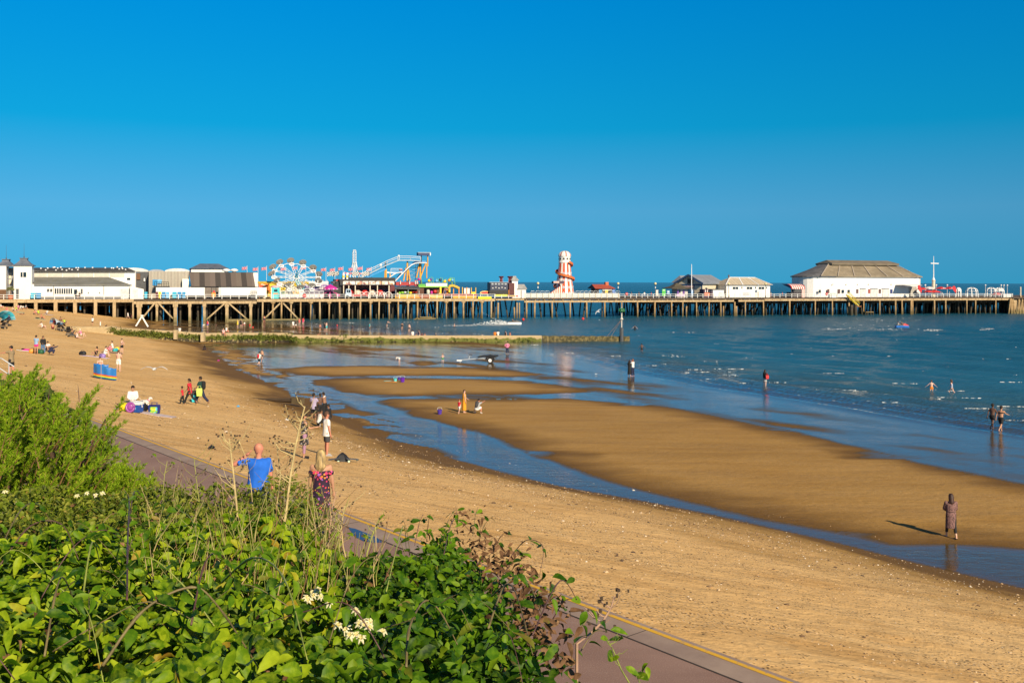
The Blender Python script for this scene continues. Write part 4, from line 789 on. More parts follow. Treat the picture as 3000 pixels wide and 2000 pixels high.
oval(1.4, .5, 0, .3); brd = mb.build('board', M('sign_yellow', (.8, .55, .2), .5), t.o); mb = MB(); oval(1.1, .28, -.05, -.003); mb.build('lettering_band', redp, brd); mb = MB(); mb.tube((c.x-.6, .15, 0), (c.x-.6, .15, c.z-.3), .08); mb.tube((c.x+.6, .15, 0), (c.x+.6, .15, c.z-.3), .08); mb.build('leg', steel, t.o)
for a, b, py0, py1, ins, lb in ((1401, 1440, 869, 875.5, -.25, 'hung low on the rail'), (1449, 1487, 862.5, 868, .6, 'below the black boat ride')): t = T('yellow_banner', (a+b)/2, ins, 'long bright yellow banner '+lb, 'banner', 'yellow banners on the rail'); t.part('cloth', M('banner_yellow', (.85, .72, .0), .5, .05), (a, b, py0, py1, ins, ins+.06))
t = T('steamboat_ride', 1466, 4, 'black paddle steamer ride with two dark red funnels', 'ride'); t.part('hull', black, (1434, 1491, 850, 864, 4, 8)); t.part('deckhouse', M('boat_blue', (.03, .04, .08), .5), (1437, 1490, 827, 850, 4.6, 7.6))
for i in range(5): t.part('window', M('pale_window', (.35, .38, .42), .4), (1440+i*9.6, 1446+i*9.6, 829.5, 834, 4.5, 4.58)); t.part('white_mark', white, (1442+i*9, 1446+i*9, 843-i % 2*2, 844.8-i % 2*2, 4.5, 4.58))
t.part('upper_rail', steel, (1434, 1490, 826.3, 827.4, 4.3, 4.5)); t.part('stern', M('stern_brown', (.09, .02, .02), .6), (1491.3, 1507, 829, 866, 4, 8)); t.part('bow_post', orangep, (1490.3, 1491.6, 849, 866, 3.8, 4))
for px in (1468.5, 1493.5): mb = MB(); c = t.pt(px, 828, 6); zt = t.z(809, px, 6)-c.z; mb.lathe([(.38, 0), (.3, zt*.5), (.32, zt*.75), (.7, zt*.86), (.72, zt*.97), (.5, zt)], 12, c); mb.build('funnel', maroon, t.o, False); mb = MB(); mb.tube(c + Vector((-.42, -.1, 0)), c + Vector((-.42, -.1, zt*.8)), .05, n=4); mb.tube(c + Vector((.42, -.1, 0)), c + Vector((.42, -.1, zt*.8)), .05, n=4); mb.build('funnel_stay', M('stay_pink', (.5, .3, .35), .5), t.o)
t = T('white_lookout_hut', 1515, 5, 'white clapboard lookout hut with a grey roofed turret and low annex', 'building'); w_ = t.x(1517)-t.x(1500); t.part('tower_wall', white, (1500, 1517, 821, 879, 5, 5+w_)); pav = MB(); cx = (t.x(1500)+t.x(1517))/2; ze = t.z(821.3, 1508); z2 = t.z(808.5, 1508)
pav.loft([[(cx+a*h, w_/2+b*h, z) for a, b in ((-1,-1),(1,-1),(1,1),(-1,1))] for h, z in ((w_*.7, ze), (w_*.42, ze+(z2-ze)*.55), (w_*.3, ze+(z2-ze)*.62), (w_*.3, z2))]); pav.build('turret_roof', M('grey_shingle', (.3, .3, .3), .8), t.o)
t.part('annex_wall', white, (1517.3, 1541, 846.5, 879, 5, 8)); mb = MB(); mb.loft([[t.pt(a, 847, 4.7), t.pt(b, 832.5, 6.5), t.pt(a, 847, 4.7) + Vector((0, 3.6, 0))] for a, b in ((1515.5, 1517.2), (1545, 1536))]); mb.build('annex_roof', M('grey_shingle', (.3, .3, .3), .8), t.o); t.part('door', M('gap_brown', (.1, .06, .04), .8), (1526, 1528, 850, 879, 4.93, 4.98))
t = T('speedboat_car', 1500, 2.6, 'small red and yellow boat shaped ride car by the rail', 'ride car'); mb = MB(); mb.loft([[(x, y*w_, z) for y, z in ((-1, .75), (-.7, .3), (.7, .3), (1, .75))] for x, w_ in ((-1.3, .5), (0, .65), (1.2, .5), (1.7, .1))]); mb.build('hull', redp, t.o); mb = MB(); mb.loft([[(x, -.66, z) for x, z in ((-.9, .55), (.9, .55), (.9, .68), (-.9, .68))], [(x, -.5, z) for x, z in ((-.9, .5), (.9, .5), (.9, .62), (-.9, .62))]]); mb.build('stripe', yellowp, t.o)

# ------------------------------------------------------------------ helter skelter
t = T('helter_skelter', 1654, 7, 'tall red and white striped helter skelter tower with a spiral slide', 'helter skelter'); I = 7
hz = lambda py: t.z(py, 1654)
r0 = (t.x(1683)-t.x(1626))/2; r1 = (t.x(1666)-t.x(1634.5))/2; zc0, zc1 = 0, hz(770); cx0 = 0; lean = t.x(1650.5) - t.x(1654.5)
oran = M('helter_orange', (.68, .085, .012), .5, .1); hw_ = M('helter_white', (.8, .77, .72), .5, .05)
mb = MB(); n = 20; lv = 13
def rad(f): return r0*(1-f) + r1*f - .12*math.sin(f*math.pi)
prof = [(rad(i/lv), zc1*i/lv) for i in range(lv+1)]
mb.lathe(prof, n, seg_mat=lambda i, k_: 1 if k_ % 2 else 0); body = mb.build('striped_shaft', [hw_, oran], t.o)
mb = MB()
for k_ in range(0, n, 2):
    for f in (.13, .30, .5, .7):
        a = 2*math.pi*(k_+1.5)/n; r = rad(f)+.03; w_ = .11*r0*(1-f*.35); c = Vector((r*math.cos(a), r*math.sin(a), zc1*f)); tv = Vector((-math.sin(a), math.cos(a), 0)); nv = Vector((math.cos(a), math.sin(a), 0))*.03
        mb.loft([[c + tv*w_*1.2 + q, c + Vector((0, 0, w_*1.7)) + q, c - tv*w_*1.2 + q, c - Vector((0, 0, w_*1.7)) + q] for q in (-nv, nv)])
mb.build('diamond_trim', M('trim_blue_grey', (.5, .52, .58), .5), body)
mb = MB()
for k_ in range(0, n): a = 2*math.pi*(k_+.5)/n; c = Vector((r0*1.01*math.cos(a), r0*1.01*math.sin(a), 0)); tv = Vector((-math.sin(a), math.cos(a), 0))*.3; nv = Vector((math.cos(a), math.sin(a), 0))*.06; mb.loft([[c - tv + q, c + tv + q, c + Vector((0, 0, 1.0 if k_ % 2 else .7)) + q*.6] for q in (-nv, nv)])
mb.build('base_zigzag', hw_, body)
mb = MB(); mb.lathe([(r1*1.05, zc1), (r1*1.08, zc1+.2), (r1*1.02, zc1+.3), (r1*1.02, hz(752)), (r1*1.1, hz(751.5)), (r1*1.1, hz(750.5))], 20); cap = mb.build('turret', hw_, t.o)
for k_ in range(10):
    a = 2*math.pi*k_/10 - .2; c = Vector((r1*1.0*math.cos(a), r1*1.0*math.sin(a), hz(759))); mb = MB(); tv = Vector((-math.sin(a), math.cos(a), 0)); nv = Vector((math.cos(a), math.sin(a), 0))*.06
    mb.loft([[c + q + tv*x + Vector((0, 0, z)) for x, z in ((-.26, -.2), (.26, -.2), (.26, .15), (.14, .35), (-.14, .35), (-.26, .15))] for q in (-nv, nv)]); mb.build('window', dgrey, cap)
mb = MB(); zd0, zd1 = hz(750.5), hz(735); mb.lathe([(r1*1.12*math.cos(q)**.8, zd0 + (zd1-zd0)*math.sin(q)) for q in np.linspace(0, 1.5, 9)], 28, seg_mat=lambda i, k_: 1 if k_ % 4 == 0 else 0); mb.build('dome', [hw_, M('dome_red', (.42, .06, .03), .5)], t.o)
mb = MB(); mb2 = MB(); m3 = MB(); rings = []; th0, th1 = math.radians(78), math.radians(-545); za, zb = hz(769), hz(843); NS = 110; rimp = []; rimi = []
for i in range(NS+1):
    f = i/NS; th = th0 + (th1-th0)*f; z = za + (zb-za)*f; rr = rad(min(1, max(0, z/zc1))); d = Vector((math.cos(th), -math.sin(th), 0)); a, b = rr + .05, rr + .66
    rings.append([d*a + Vector((0, 0, z)), d*b + Vector((0, 0, z)), d*b + Vector((0, 0, z+.42)), d*(b+.07) + Vector((0, 0, z+.42)), d*(b+.07) + Vector((0, 0, z-.16)), d*a + Vector((0, 0, z-.1))]); rimp.append(d*(b+.04) + Vector((0, 0, z+.37)))
mb.loft(rings); sl = mb.build('slide', M('slide_orange', (.70, .16, .03), .4, .1), t.o); m3.path(rimp, .06, 5); m3.build('slide_rim', M('rim_brown', (.4, .12, .03), .5), sl)
mb = MB(); c = t.pt(1604, 829); mb.loft([[(x, y, z) for x, z in ((t.x(1608), hz(831)), (t.x(1638), hz(831)), (t.x(1638), hz(823)), (t.x(1608), hz(824)))] for y in (-r0-.9, -r0+.6)]); mb.build('landing', M('landing_dark', (.06, .04, .07), .6), t.o); t.part('landing_sign', M('landing_pink', (.65, .42, .36), .5), (1622, 1638, 823.5, 829, 7-r0-1.05, 7-r0-.92))
mb = MB(); stp = []
for i in range(12): a = 1601 + i*2.6; top = 855.5 - i*1.75; mb.m = i % 2; mb.box(t.x(a), t.x(a+2.6)-.01, -r0-.8, -r0+.4, 0, hz(top))
mb.build('entrance_stair', [oran, hw_], t.o)
# lamp posts
lp0 = None
for px, lb, ins in ((1576, 'left of the helter skelter', 1.2), (1811, 'right of the red roofed kiosk', 1.2), (1920, 'between the red kiosk and the gabled hall', 1.2), (2135, 'at the left corner of the white hipped building', 1.2), (2243, 'at the right corner of the white hipped building', 1.2)):
    lbl = 'black lamp post with a cream globe, ' + lb
    if lp0 is None:
        t = T('lamp_post', px, ins, lbl, 'lamp post', 'globe lamp posts along the pier'); lp0 = t.o; h = t.z(830, px); mb = MB(); mb.lathe([(.14, 0), (.14, .5), (.07, .6), (.06, h-.5), (.14, h-.45), (.16, h-.3)], 8); mb.build('post', dgrey, t.o); mb = MB(); mb.ball((0, 0, h), .36, n=12, m=8); mb.build('globe', M('globe_cream', (.75, .62, .32), .3), t.o, True); mb = MB(); mb.loft([[(x, y, h-1.3+z) for x, y in ((-.14, -.1), (.14, -.1), (.14, .1), (-.14, .1))] for z in (0, .5)]); mb.build('bracket_box', steel, t.o)
    else: c = copy_tree(lp0); q = pxy(S(px, ins), ins); c.location = (q.x, q.y, DZ); c['label'] = lbl
# arched barriers near the tower
b0 = None
for i, px in enumerate([1562+14*i for i in range(4)] + [1693+13*i for i in range(10)]):
    if b0 is None:
        t = T('arched_barrier', px, 2.6, 'thin grey arched crowd barrier, one of the row behind the panelled rail', 'barrier', 'arched barriers behind the panelled rail'); b0 = t.o; mb = MB(); mb.path([(-.68, 0, 0), (-.68, 0, 1.6), (-.55, 0, 1.85), (0, 0, 1.95), (.55, 0, 1.85), (.68, 0, 1.6), (.68, 0, 0)], .035, 5)
        for x in np.linspace(-.5, .5, 5): mb.tube((x, 0, .3), (x, 0, 1.86), .018, n=4)
        mb.tube((-.68, 0, .3), (.68, 0, .3), .02, n=4); mb.build('frame', steel, t.o)
    else: c = copy_tree(b0); q = pxy(S(px, 2.6), 2.6); c.location = (q.x, q.y, DZ)

# ------------------------------------------------------------------ buildings on the seaward half
t = T('red_roof_kiosk', 1762, 5, 'low kiosk with a red tiled roof, square chimney and blue shutters', 'kiosk'); s1 = S(1744.5, 5); D_ = ins_for(1720, s1)-5; D_ = min(D_, 9)
t.part('wall', M('kiosk_dark', (.06, .04, .035), .7), (1751, 1797, 846, 879, 5.6, 5.6+D_*.8)); xl, xr = t.x(1744.5), t.x(1805); ze, zr = t.z(845.8, 1770), t.z(833, 1770); mb = MB(); yb = D_; xl2 = t.x(1732.5, 5+D_/2)
mb.add([(xl, 0, ze), (xr, 0, ze), (xr, yb, ze), (xl, yb, ze), (xl+.2, yb/2, zr), (xr-1.3, yb/2, zr)], [(0,1,5,4),(1,2,5),(2,3,4,5),(0,3,2,1)]); mb.m = 1; mb.add([(xl, 0, ze), (xl, yb, ze), (xl+.2, yb/2, zr)], [(0,2,1)]); mb.build('roof', [M('kiosk_red', (.36, .07, .04), .7, .15, 1), M('gable_dark', (.04, .03, .035), .7)], t.o)
t.part('chimney', terracotta, (1774, 1783, 826, 836, 5+D_*.42, 5+D_*.42+.9)); 
for a, b, m_ in ((1755, 1764, bluep), (1794, 1803, M('kiosk_blue', (.08, .2, .55), .5)), (1773, 1782, yellowp)): t.part('shutter', m_, (a, b, 847.5, 861, 5.45, 5.57))
t.part('fascia', white, (1765, 1793, 846.5, 849.5, 5.4, 5.58)); t.part('serving_hatch', black, (1765, 1793, 850, 855, 5.5, 5.58))
# gabled hall
t = T('gabled_hall', 2058, 6, 'cream hall with blue trimmed gable and grey slate roof', 'building'); GA = PANG + math.radians(30); t.o.rotation_euler.z = GA
gx, gy = math.cos(GA), math.sin(GA); C0 = pxy(S(2058, 6), 6); kx = (1984-CX)/F; D_ = (C0.x - kx*C0.y)/(gy + kx*gx); Lh = 15.0; zw = t.z(826, 2058); zr = t.z(804.5, 2026, 9)
mb = MB(); mb.add([(0, 0, 0), (Lh, 0, 0), (Lh, D_, 0), (0, D_, 0), (0, 0, zw), (Lh, 0, zw), (Lh, D_, zw), (0, D_, zw), (0, D_/2, zr-.25)], [(0,1,5,4),(1,2,6,5),(2,3,7,6),(3,0,4,8,7)]); mb.build('wall', M('hall_cream', (.62, .55, .42), .6, .08), t.o)
ov = .7; mb = MB(); mb.loft([[(x, -ov, zw-.35), (x, D_/2, zr), (x, D_+ov, zw-.35), (x, D_+ov, zw-.6), (x, D_/2, zr-.28), (x, -ov, zw-.6)] for x in (-.8, Lh-3)], cap0=True); mb.build('roof', M('hall_slate', (.22, .24, .28), .6, .12, .5), t.o)
navyb = M('hall_blue', (.03, .07, .16), .5); mb = MB()
for y0, y1 in ((-ov, D_/2), (D_+ov, D_/2)): mb.beam((-.86, y0, zw-.55), (-.86, y1, zr-.1), .1, .55)
mb.build('barge_board', navyb, t.o); mb = MB(); mb.box(-.06, -.002, 0, D_, zw-1.0, zw-.6)
for y in (0.15, D_*.33, D_*.62, D_-.15): mb.box(-.05, -.003, y-.15, y+.15, 0, zw-1.0)
mb.build('timber_trim', navyb, t.o)
for y in (D_*.42, D_*.53): mb = MB(); mb.box(-.08, -.02, y-.55, y+.5, zw-.5, zw+1.0); mb.build('gable_window', glassm, t.o)
mb = MB(); mb.box(-.09, -.02, D_*.42, D_*.56, 0, 2.9); mb.build('door', M('door_blue', (.03, .1, .2), .5), t.o); mb = MB(); mb.box(-1.0, -.1, D_*.38, D_*.60, 2.95, 3.3); mb.build('door_canopy', M('pinkish', (.6, .35, .32), .6), t.o); mb = MB(); mb.box(1.6, 2.5, -.08, -.01, 1.7, 2.8); mb.build('window', glassm, t.o)
mb = MB(); cw = 6; mb.loft([[(x, D_*.75, zw-.2), (x+.6, D_*.95, zw+1.9), (x, D_*1.25, zw-.2)] for x in (0, cw)]); mb.build('rear_roof', M('hall_slate', (.22, .24, .28), .6, .12, .5), t.o)
t = T('flagstaff', 2026, 2.5, 'tall bare white flagstaff in front of the cream gable', 'flagpole'); mb = MB(); mb.lathe([(.14, 0), (.12, t.z(815, 2026)), (.08, t.z(775, 2026)), (.02, t.z(773.5, 2026))], 8); mb.build('pole', white2, t.o); mb = MB(); mb.lathe([(.4, 0), (.4, .4), (.2, .6)], 8); mb.build('foot', steel, t.o)
t = T('conical_kiosk', 1995, 3.5, 'small kiosk with a dark pointed roof and purple doors beside the gabled hall', 'kiosk'); mb = MB(); hw = (t.x(2014)-t.x(1978))/2; mb.box(-hw*.6, hw*1.1, 0, 3.4, 0, t.z(845, 1995)); mb.build('wall', M('kiosk_grey', (.5, .47, .45), .6), t.o); mb = MB(); ze, zr = t.z(845.5, 1990), t.z(829, 1986)
mb.loft([[(-.5+a*h, 1.7+b*h, z) for a, b in ((-1,-1),(1,-1),(1,1),(-1,1))] for h, z in ((3.1, ze), (3.05, ze+.12), (1.5, ze+(zr-ze)*.42), (.25, zr))]); mb.build('roof', M('kiosk_roof', (.09, .075, .05), .8), t.o)
for a, b in ((1984, 1989), (2001, 2006)): t.part('door', purple, (a, b, 849, 862, 3.38, 3.47))
t.part('window', glassm, (1990, 1994, 849, 857, 3.4, 3.48)); t.part('counter', M('lilac', (.55, .42, .62), .5), (1982, 2006, 862, 868, 3.2, 3.45))
t = T('white_hip_building', 2128, 5, 'white single storey building with pale hipped roof and dark window pairs', 'building'); D_ = min(ins_for(2086, S(2128, 5)) - 5, 12); xr = t.x(2256); zw = t.z(834, 2128); mb = MB(); mb.box(0, xr, 0, D_, 0, zw); mb.build('wall', white, t.o)
ze, zr = t.z(834.5, 2128), t.z(813, 2150, 5+D_/2); mb = MB(); mb.add([(-.5, -.6, ze), (xr+.5, -.6, ze), (xr+.5, D_+.6, ze), (-.5, D_+.6, ze), (D_*.42, D_/2, zr), (xr-D_*.30, D_/2, zr)], [(0,1,5,4),(1,2,5),(2,3,4,5),(3,0,4),(0,3,2,1)]); rf = mb.build('roof', striped('pale_ribbed_roof', [(.52, .44, .33), (.48, .40, .29), (.55, .47, .35), (.46, .38, .28)], 2.2, rough=.8), t.o)
mb = MB()
for f in (.0, .36, .7, 1.0):
    a = Vector((-.5 + (xr+1)*f, -.62, ze+.05)); b = Vector((D_*.42 + (xr-D_*.72)*f, D_/2, zr+.05)); mb.beam(a, b, .3, .12)
mb.beam((D_*.42, D_/2, zr+.06), (xr-D_*.30, D_/2, zr+.06), .4, .15); mb.build('ridge_cap', white2, rf); mb = MB(); mb.tube((D_*.45, D_*.6, zr-.2), (D_*.45, D_*.6, zr+.8), .2); mb.build('flue', brown, rf)
for px in (2151, 2159.5, 2192, 2200.5, 2227, 2235.5): f_ = t.part('window', white2, (px-4.2, px+4.2, 839.5, 847.5, 4.93, 5.02)); t.part('pane', glassm, (px-3.6, px+3.6, 840.3, 846.7, 4.86, 4.925), parent=f_)
for px in (2174, 2214, 2246): t.part('slit_window', glassm, (px-1.3, px+1.3, 840, 845, 4.9, 4.97))
t.part('base_vent', steel, (2178, 2196, 857, 864, 4.9, 4.97))
t = T('white_store_box', 2105, 1.5, 'white flat topped store box on the pier edge left of the white building', 'shed'); t.part('wall', white, (2089, 2121, 849, 877, 1.5, 4)); t.part('roof', dgrey, (2086, 2122, 846.5, 848.7, 1.3, 4.3)); t.part('door', M('door_white', (.62, .62, .62), .5), (2108, 2117, 856, 875, 1.42, 1.48))
t = T('purple_stall', 2076, 3, 'dark purple stall with white panels and red skirting left of the store box', 'stall'); t.part('wall', M('stall_purple', (.07, .03, .07), .6), (2062, 2088, 847, 879, 3, 5.5)); t.part('skirting', M('coral', (.65, .17, .08), .5), (2064, 2088, 857, 866, 2.85, 2.97)); mb = MB()
for px in (2067, 2073, 2079): t.bx(mb, px-1, px+1, 849, 856, 2.9, 2.97)
mb.build('panel', white, t.o)
# the great round-ended hall
t = T('round_hall', 2400, 7, 'huge white hall with rounded ends and a brown raised ridge roof', 'building'); x1 = t.x(2688); x0 = t.x(2402); Dh = 22; zw = t.z(810, 2400); 
def plan(g, gy=None):
    gy = g if gy is None else gy; c = 9.0; pts = [(x0, 0), (x1, 0), (x1+5, 4), (x1+6.5, 11), (x1+5, 18), (x1, Dh), (t.x(2340, 7+Dh), Dh), (t.x(2324, 25), 18), (t.x(2317, 18), 11), (t.x(2345, 10.5), 3.5)]; cx, cy = (x0+x1)/2, Dh/2
    for _ in range(2): pts = [q for (a, b), (c_, d_) in zip(pts, pts[1:] + pts[:1]) for q in ((a*.78+c_*.22, b*.78+d_*.22), (a*.22+c_*.78, b*.22+d_*.78))]     # round the ends
    return [(cx + (x-cx)*g, cy + (y-cy)*gy) for x, y in pts]
mb = MB(); mb.loft([[(x, y, z) for x, y in plan(1)] for z in (0, zw)]); mb.build('wall', M('hall_white', (.80, .785, .76), .55, .07, .15), t.o)
zt = t.z(775, 2500, 7+8.5); lx = lambda px: t.x(px, 7+9.5); top = []; pl = plan(1)
xa, xb = lx(2420), lx(2618)
for (x, y) in pl: top.append((min(max(x, xa), xb), Dh/2 + (y-Dh/2)*.24, zt))
mb = MB(); rr = [[(x, y, zw-.1) for x, y in plan(1.025, 1.05)], [(x, y, zw+.15) for x, y in plan(1.025, 1.05)], top]; mb.loft(rr); mb.mi = [1 if sum(mb.v[i][0] for i in f_)/len(f_) < max(x0, xa)*.5 + x0*.5 + .6 and len(f_) == 4 else 0 for f_ in mb.f]
rf = mb.build('roof', [fawn, M('worn_slate', (.12, .12, .13), .8, .35, .6, dirt=(.06, .06, .07))], t.o); mb = MB()
for i in range(7):
    f = i/6; a = Vector((x0 + (x1-x0)*f, -.7, zw+.28)); b = Vector((xa + (xb-xa)*f, Dh/2-Dh/2*.24-.1, zt+.1)); mb.beam(a, b, .22, .1)
mb.build('roof_rib', M('rib_pale', (.52, .44, .36), .7), rf)
zl = t.z(765.5, 2500, 7+10); mb = MB(); mb.loft([[(x, Dh/2-4.2, zt-.2), (x, Dh/2-4.4, zt+.35), (x2, Dh/2, zl+.35), (x, Dh/2+4.4, zt+.35), (x, Dh/2+4.2, zt-.2)] for x, x2 in ((xa+.2, xa+1.2), (xb-.2, xb-1.2))]); mb.build('ridge_lantern', M('lantern_brown', (.20, .165, .12), .8, .2, .5), t.o)
ph = M('poster_dark', (.12, .06, .06), .5); 
for px, m_ in ((2427, ph), (2458.5, ph), (2512, ph), (2547, M('poster_red', (.35, .08, .06), .5)), (2578, ph), (2612, M('poster_navy', (.03, .05, .2), .5))): t.part('poster', m_, (px-3.2, px+3.2, 847, 859, 6.9, 6.97))
for px in (2402, 2470, 2487): t.part('window', glassm, (px-3, px+3, 849, 858, 6.88, 6.97))
for a, b in ((2521, 2537), (2552, 2572), (2585, 2605)): t.part('shutter_door', M('shutter_pale', (.66, .64, .62), .5), (a, b, 846, 879, 6.9, 6.97)); t.part('door_hood', dgrey, (a-.5, b+.5, 845, 846, 6.7, 6.97))
for px in (2440, 2480, 2513, 2545, 2612): t.part('wall_lamp', M('lamp_brass', (.4, .3, .2), .5), (px-.9, px+.9, 832, 834.5, 6.75, 6.97))
t.part('entrance_canopy', greyp, (2652, 2702, 834.5, 836.5, 2.6, 6.97)); t.part('entrance_door', M('door_grid', (.4, .38, .34), .5), (2668, 2686, 839, 868, 6.85, 6.97))
t = T('awning_kiosk', 2330, 2.8, 'kiosk under a curved red and white striped awning', 'kiosk'); D_ = 5; x0 = t.x(2318); x1 = t.x(2358); mb = MB(); rings = []
for k_ in range(14):
    x = x0 + (x1-x0)*k_/13; ring = []
    for q in range(9): a = math.pi/2*q/8; ring.append((x, -.2 + 2.5*(1-math.cos(a)) if False else 2.6 - 2.8*math.cos(a), t.z(846, 2330) + (t.z(832, 2330)-t.z(846, 2330))*math.sin(a)))
    ring += [(x, 5, t.z(832, 2330))]; rings.append(ring)
mb.loft(rings, True, True, True)
for i, f in enumerate(mb.f):
    if i < 13*10: mb.mi[i] = (i//10) % 2
mb.mi[-1] = mb.mi[-2] = 2; mb.build('awning', [redp, hw_, navy], t.o); t.part('back_wall', dgrey, (2319, 2357, 834, 879, 7.4, 7.7)); t.part('counter', M('counter_dark', (.05, .04, .05), .6), (2320, 2356, 856, 879, 3.2, 6)); t.part('column', M('pink_column', (.66, .42, .38), .6), (2349, 2358, 846.3, 879, 2.8, 3.1))
for px in (2319, 2326): t.part('post', dgrey, (px-.5, px+.5, 846, 879, 3, 3.1))
t = T('crossed_mast', 2735, 7, 'tall white mast with a cross yard on a thick cream base', 'mast'); mb = MB(); zb = t.z(820, 2735); mb.lathe([(.56, 0), (.46, zb-.4), (.56, zb-.3), (.56, zb)], 10); mb.build('base', cream, t.o); mb = MB(); mb.lathe([(.42, zb), (.36, zb+.5), (.17, zb+.7), (.12, t.z(772, 2735)), (.07, t.z(750, 2735))], 8); mb.build('pole', white2, t.o); mb = MB(); mb.tube((t.x(2726), 0, t.z(771.5, 2735)), (t.x(2749), 0, t.z(772, 2735)), .18, n=6); mb.build('yard', white2, t.o)
u0 = None
for px, py, m_, lb, ins in ((2703, 843, redp, 'red patio umbrella at the left end, by the hall entrance', 5), (2722, 840.5, M('umbrella_white', (.75, .68, .66), .6), 'white patio umbrella at the foot of the mast', 4), (2721, 851, redp, 'low red patio umbrella under the white one', 3), (2757, 841, redp, 'red patio umbrella with white band right of the mast', 5), (2782, 841, redp, 'red patio umbrella with white band, second right of the mast', 5.5), (2738, 851, redp, 'small red patio umbrella in front of the mast base', 3.2), (2921, 858, redp, 'red patio umbrella by the lattice dome shelters', 3)):
    t = T('patio_umbrella', px, ins, lb, 'umbrella', 'patio umbrellas on the pier head'); zt = t.z(py-1.5, px); mb = MB(); mb.lathe([(1.75, zt-.75), (1.72, zt-.55), (.9, zt-.2), (.05, zt)], 8); cn = mb.build('canopy', m_, t.o); mb = MB(); mb.tube((0, 0, 0), (0, 0, zt-.2), .05, n=6); mb.build('pole', white2, t.o)
    if 'band' in lb: mb = MB(); mb.loft([[(-.5, -1.55, zt-.5), (.5, -1.55, zt-.5), (.45, -1.2, zt-.33), (-.45, -1.2, zt-.33)], [(-.5, -1.53, zt-.54), (.5, -1.53, zt-.54), (.45, -1.18, zt-.37), (-.45, -1.18, zt-.37)]]); mb.build('white_band', white, cn)
for px0, py0, px1, py1, lb in ((2691, 836, 2700, 857, 'left of the white umbrella'), (2793, 838, 2801, 857, 'right of the red umbrellas')):
    t = T('feather_flag', px1, 2.2, 'tall red feather flag, ' + lb, 'flag', 'red feather flags'); a, b = t.pt(px0, py0), t.pt(px1, py1); mb = MB(); n = 8; d = (b-a); mb.loft([[a + d*f + Vector((wd, .0, .15)), a + d*f + Vector((-wd, 0, -.15)), a + d*f + Vector((-wd, .05, -.15)), a + d*f + Vector((wd, .05, .15))] for f, wd in ((0, .25), (.15, .55), (.4, .62), (.7, .45), (1, .12))]); mb.build('cloth', redp, t.o); mb = MB(); mb.path([Vector((b.x, .1, 0)), Vector((b.x, .1, b.z)), a*.5 + b*.5 + Vector((.5, .1, 0)), a + Vector((.2, .1, .1))], .04, 5); mb.build('pole', dgrey, t.o)
for px, w_, lb, solid in ((2846, 14, 'solid white domed shelter behind the right feather flag', 1), (2848.5, 0, '', 0), (2846, 0, '', 0), (2850, 0, '', 0)):
    pass
for px, wpx, lb in ((2808, 12, 'white domed shelter behind the right feather flag'), (2847, 26, 'white arched shelter standing alone on the pier head'), (2904, 24, 'white latticed dome shelter left of the last lamp posts'), (2927, 22, 'white domed shelter right of the latticed one')):
    t = T('domed_shelter', px, 9, lb, 'shelter', 'white domed shelters on the pier head'); r = (t.x(px+wpx/2)-t.x(px-wpx/2))/2; zt = t.z(842.5, px); mb = MB()
    for k_ in range(8): a = k_*math.pi/4; mb.path([(r*math.cos(a), r*math.sin(a), 0), (r*math.cos(a), r*math.sin(a), zt*.6)] + [(r*math.cos(q)*math.cos(a), r*math.cos(q)*math.sin(a), zt*.6 + zt*.4*math.sin(q)) for q in (.4, .8, 1.2, 1.57)], .11, 5)
    for z, f in ((zt*.6, 1), (zt*.85, .78)): mb.path([(r*f*math.cos(q*.3927), r*f*math.sin(q*.3927), z) for q in range(17)], .08, 4)
    mb.build('frame', white2, t.o)
    if 'domed' in lb: mb = MB(); mb.lathe([(r*.97*math.cos(q), zt*.62 + zt*.37*math.sin(q)) for q in (0, .3, .6, .9, 1.2, 1.5)], 16); mb.build('roof', M('dome_white', (.7, .68, .64), .5), t.o, True)
pl0 = None
for px, lb in ((2711, 'beside the white umbrella'), (2743, 'just right of the mast'), (2775, 'between two red umbrellas'), (2887, 'left of the latticed dome'), (2933, 'above the last dome'), (2941, 'second last on the pier head'), (2951, 'last before the pier corner')):
    if pl0 is None: t = T('slim_lamp_post', px, 8, 'slim pale lamp post, '+lb, 'lamp post', 'slim lamp posts on the pier head'); pl0 = t.o; mb = MB(); h = t.z(835, px); mb.lathe([(.14, 0), (.1, h-.2)], 6); mb.build('post', steel, t.o); mb = MB(); mb.ball((0, 0, h), .26, n=8, m=5); mb.build('lamp', white2, t.o)
    else: c = copy_tree(pl0); q = pxy(S(px, 8), 8); c.location = (q.x, q.y, DZ); c['label'] = 'slim pale lamp post, '+lb
t = T('corner_post', 2990, .5, 'thick cream timber post standing at the far right corner of the pier', 'post'); mb = MB(); mb.lathe([(.22, 0), (.2, t.z(841, 2990)), (.1, t.z(840, 2990))], 8); mb.build('post', cream, t.o); mb = MB(); mb.box(-.28, .28, -.28, .28, 0, .3); mb.build('base', pile_m, t.o)
t = T('yellow_gangway', 2490, -.6, 'yellow railed stair hanging down the side of the pier', 'stair'); mb = MB(); p0, p1 = t.pt(2479, 864), t.pt(2511, 895); off = Vector((0, -.7, 0))
for q in (Vector((0, 0, 0)), off): mb.beam(p0+q, p1+q, .18, .28); mb.tube(p0+q+Vector((.5, 0, .9)), p1+q+Vector((.5, 0, .9)), .07, n=5)
for i in range(10): f = i/9; c = p0.lerp(p1, f); mb.box(c.x-.2, c.x+.2, -.7, 0, c.z-.03, c.z+.03); mb.tube(c, c+Vector((.5, 0, .9)), .05, n=4); mb.tube(c+off, c+off+Vector((.5, 0, .9)), .05, n=4)
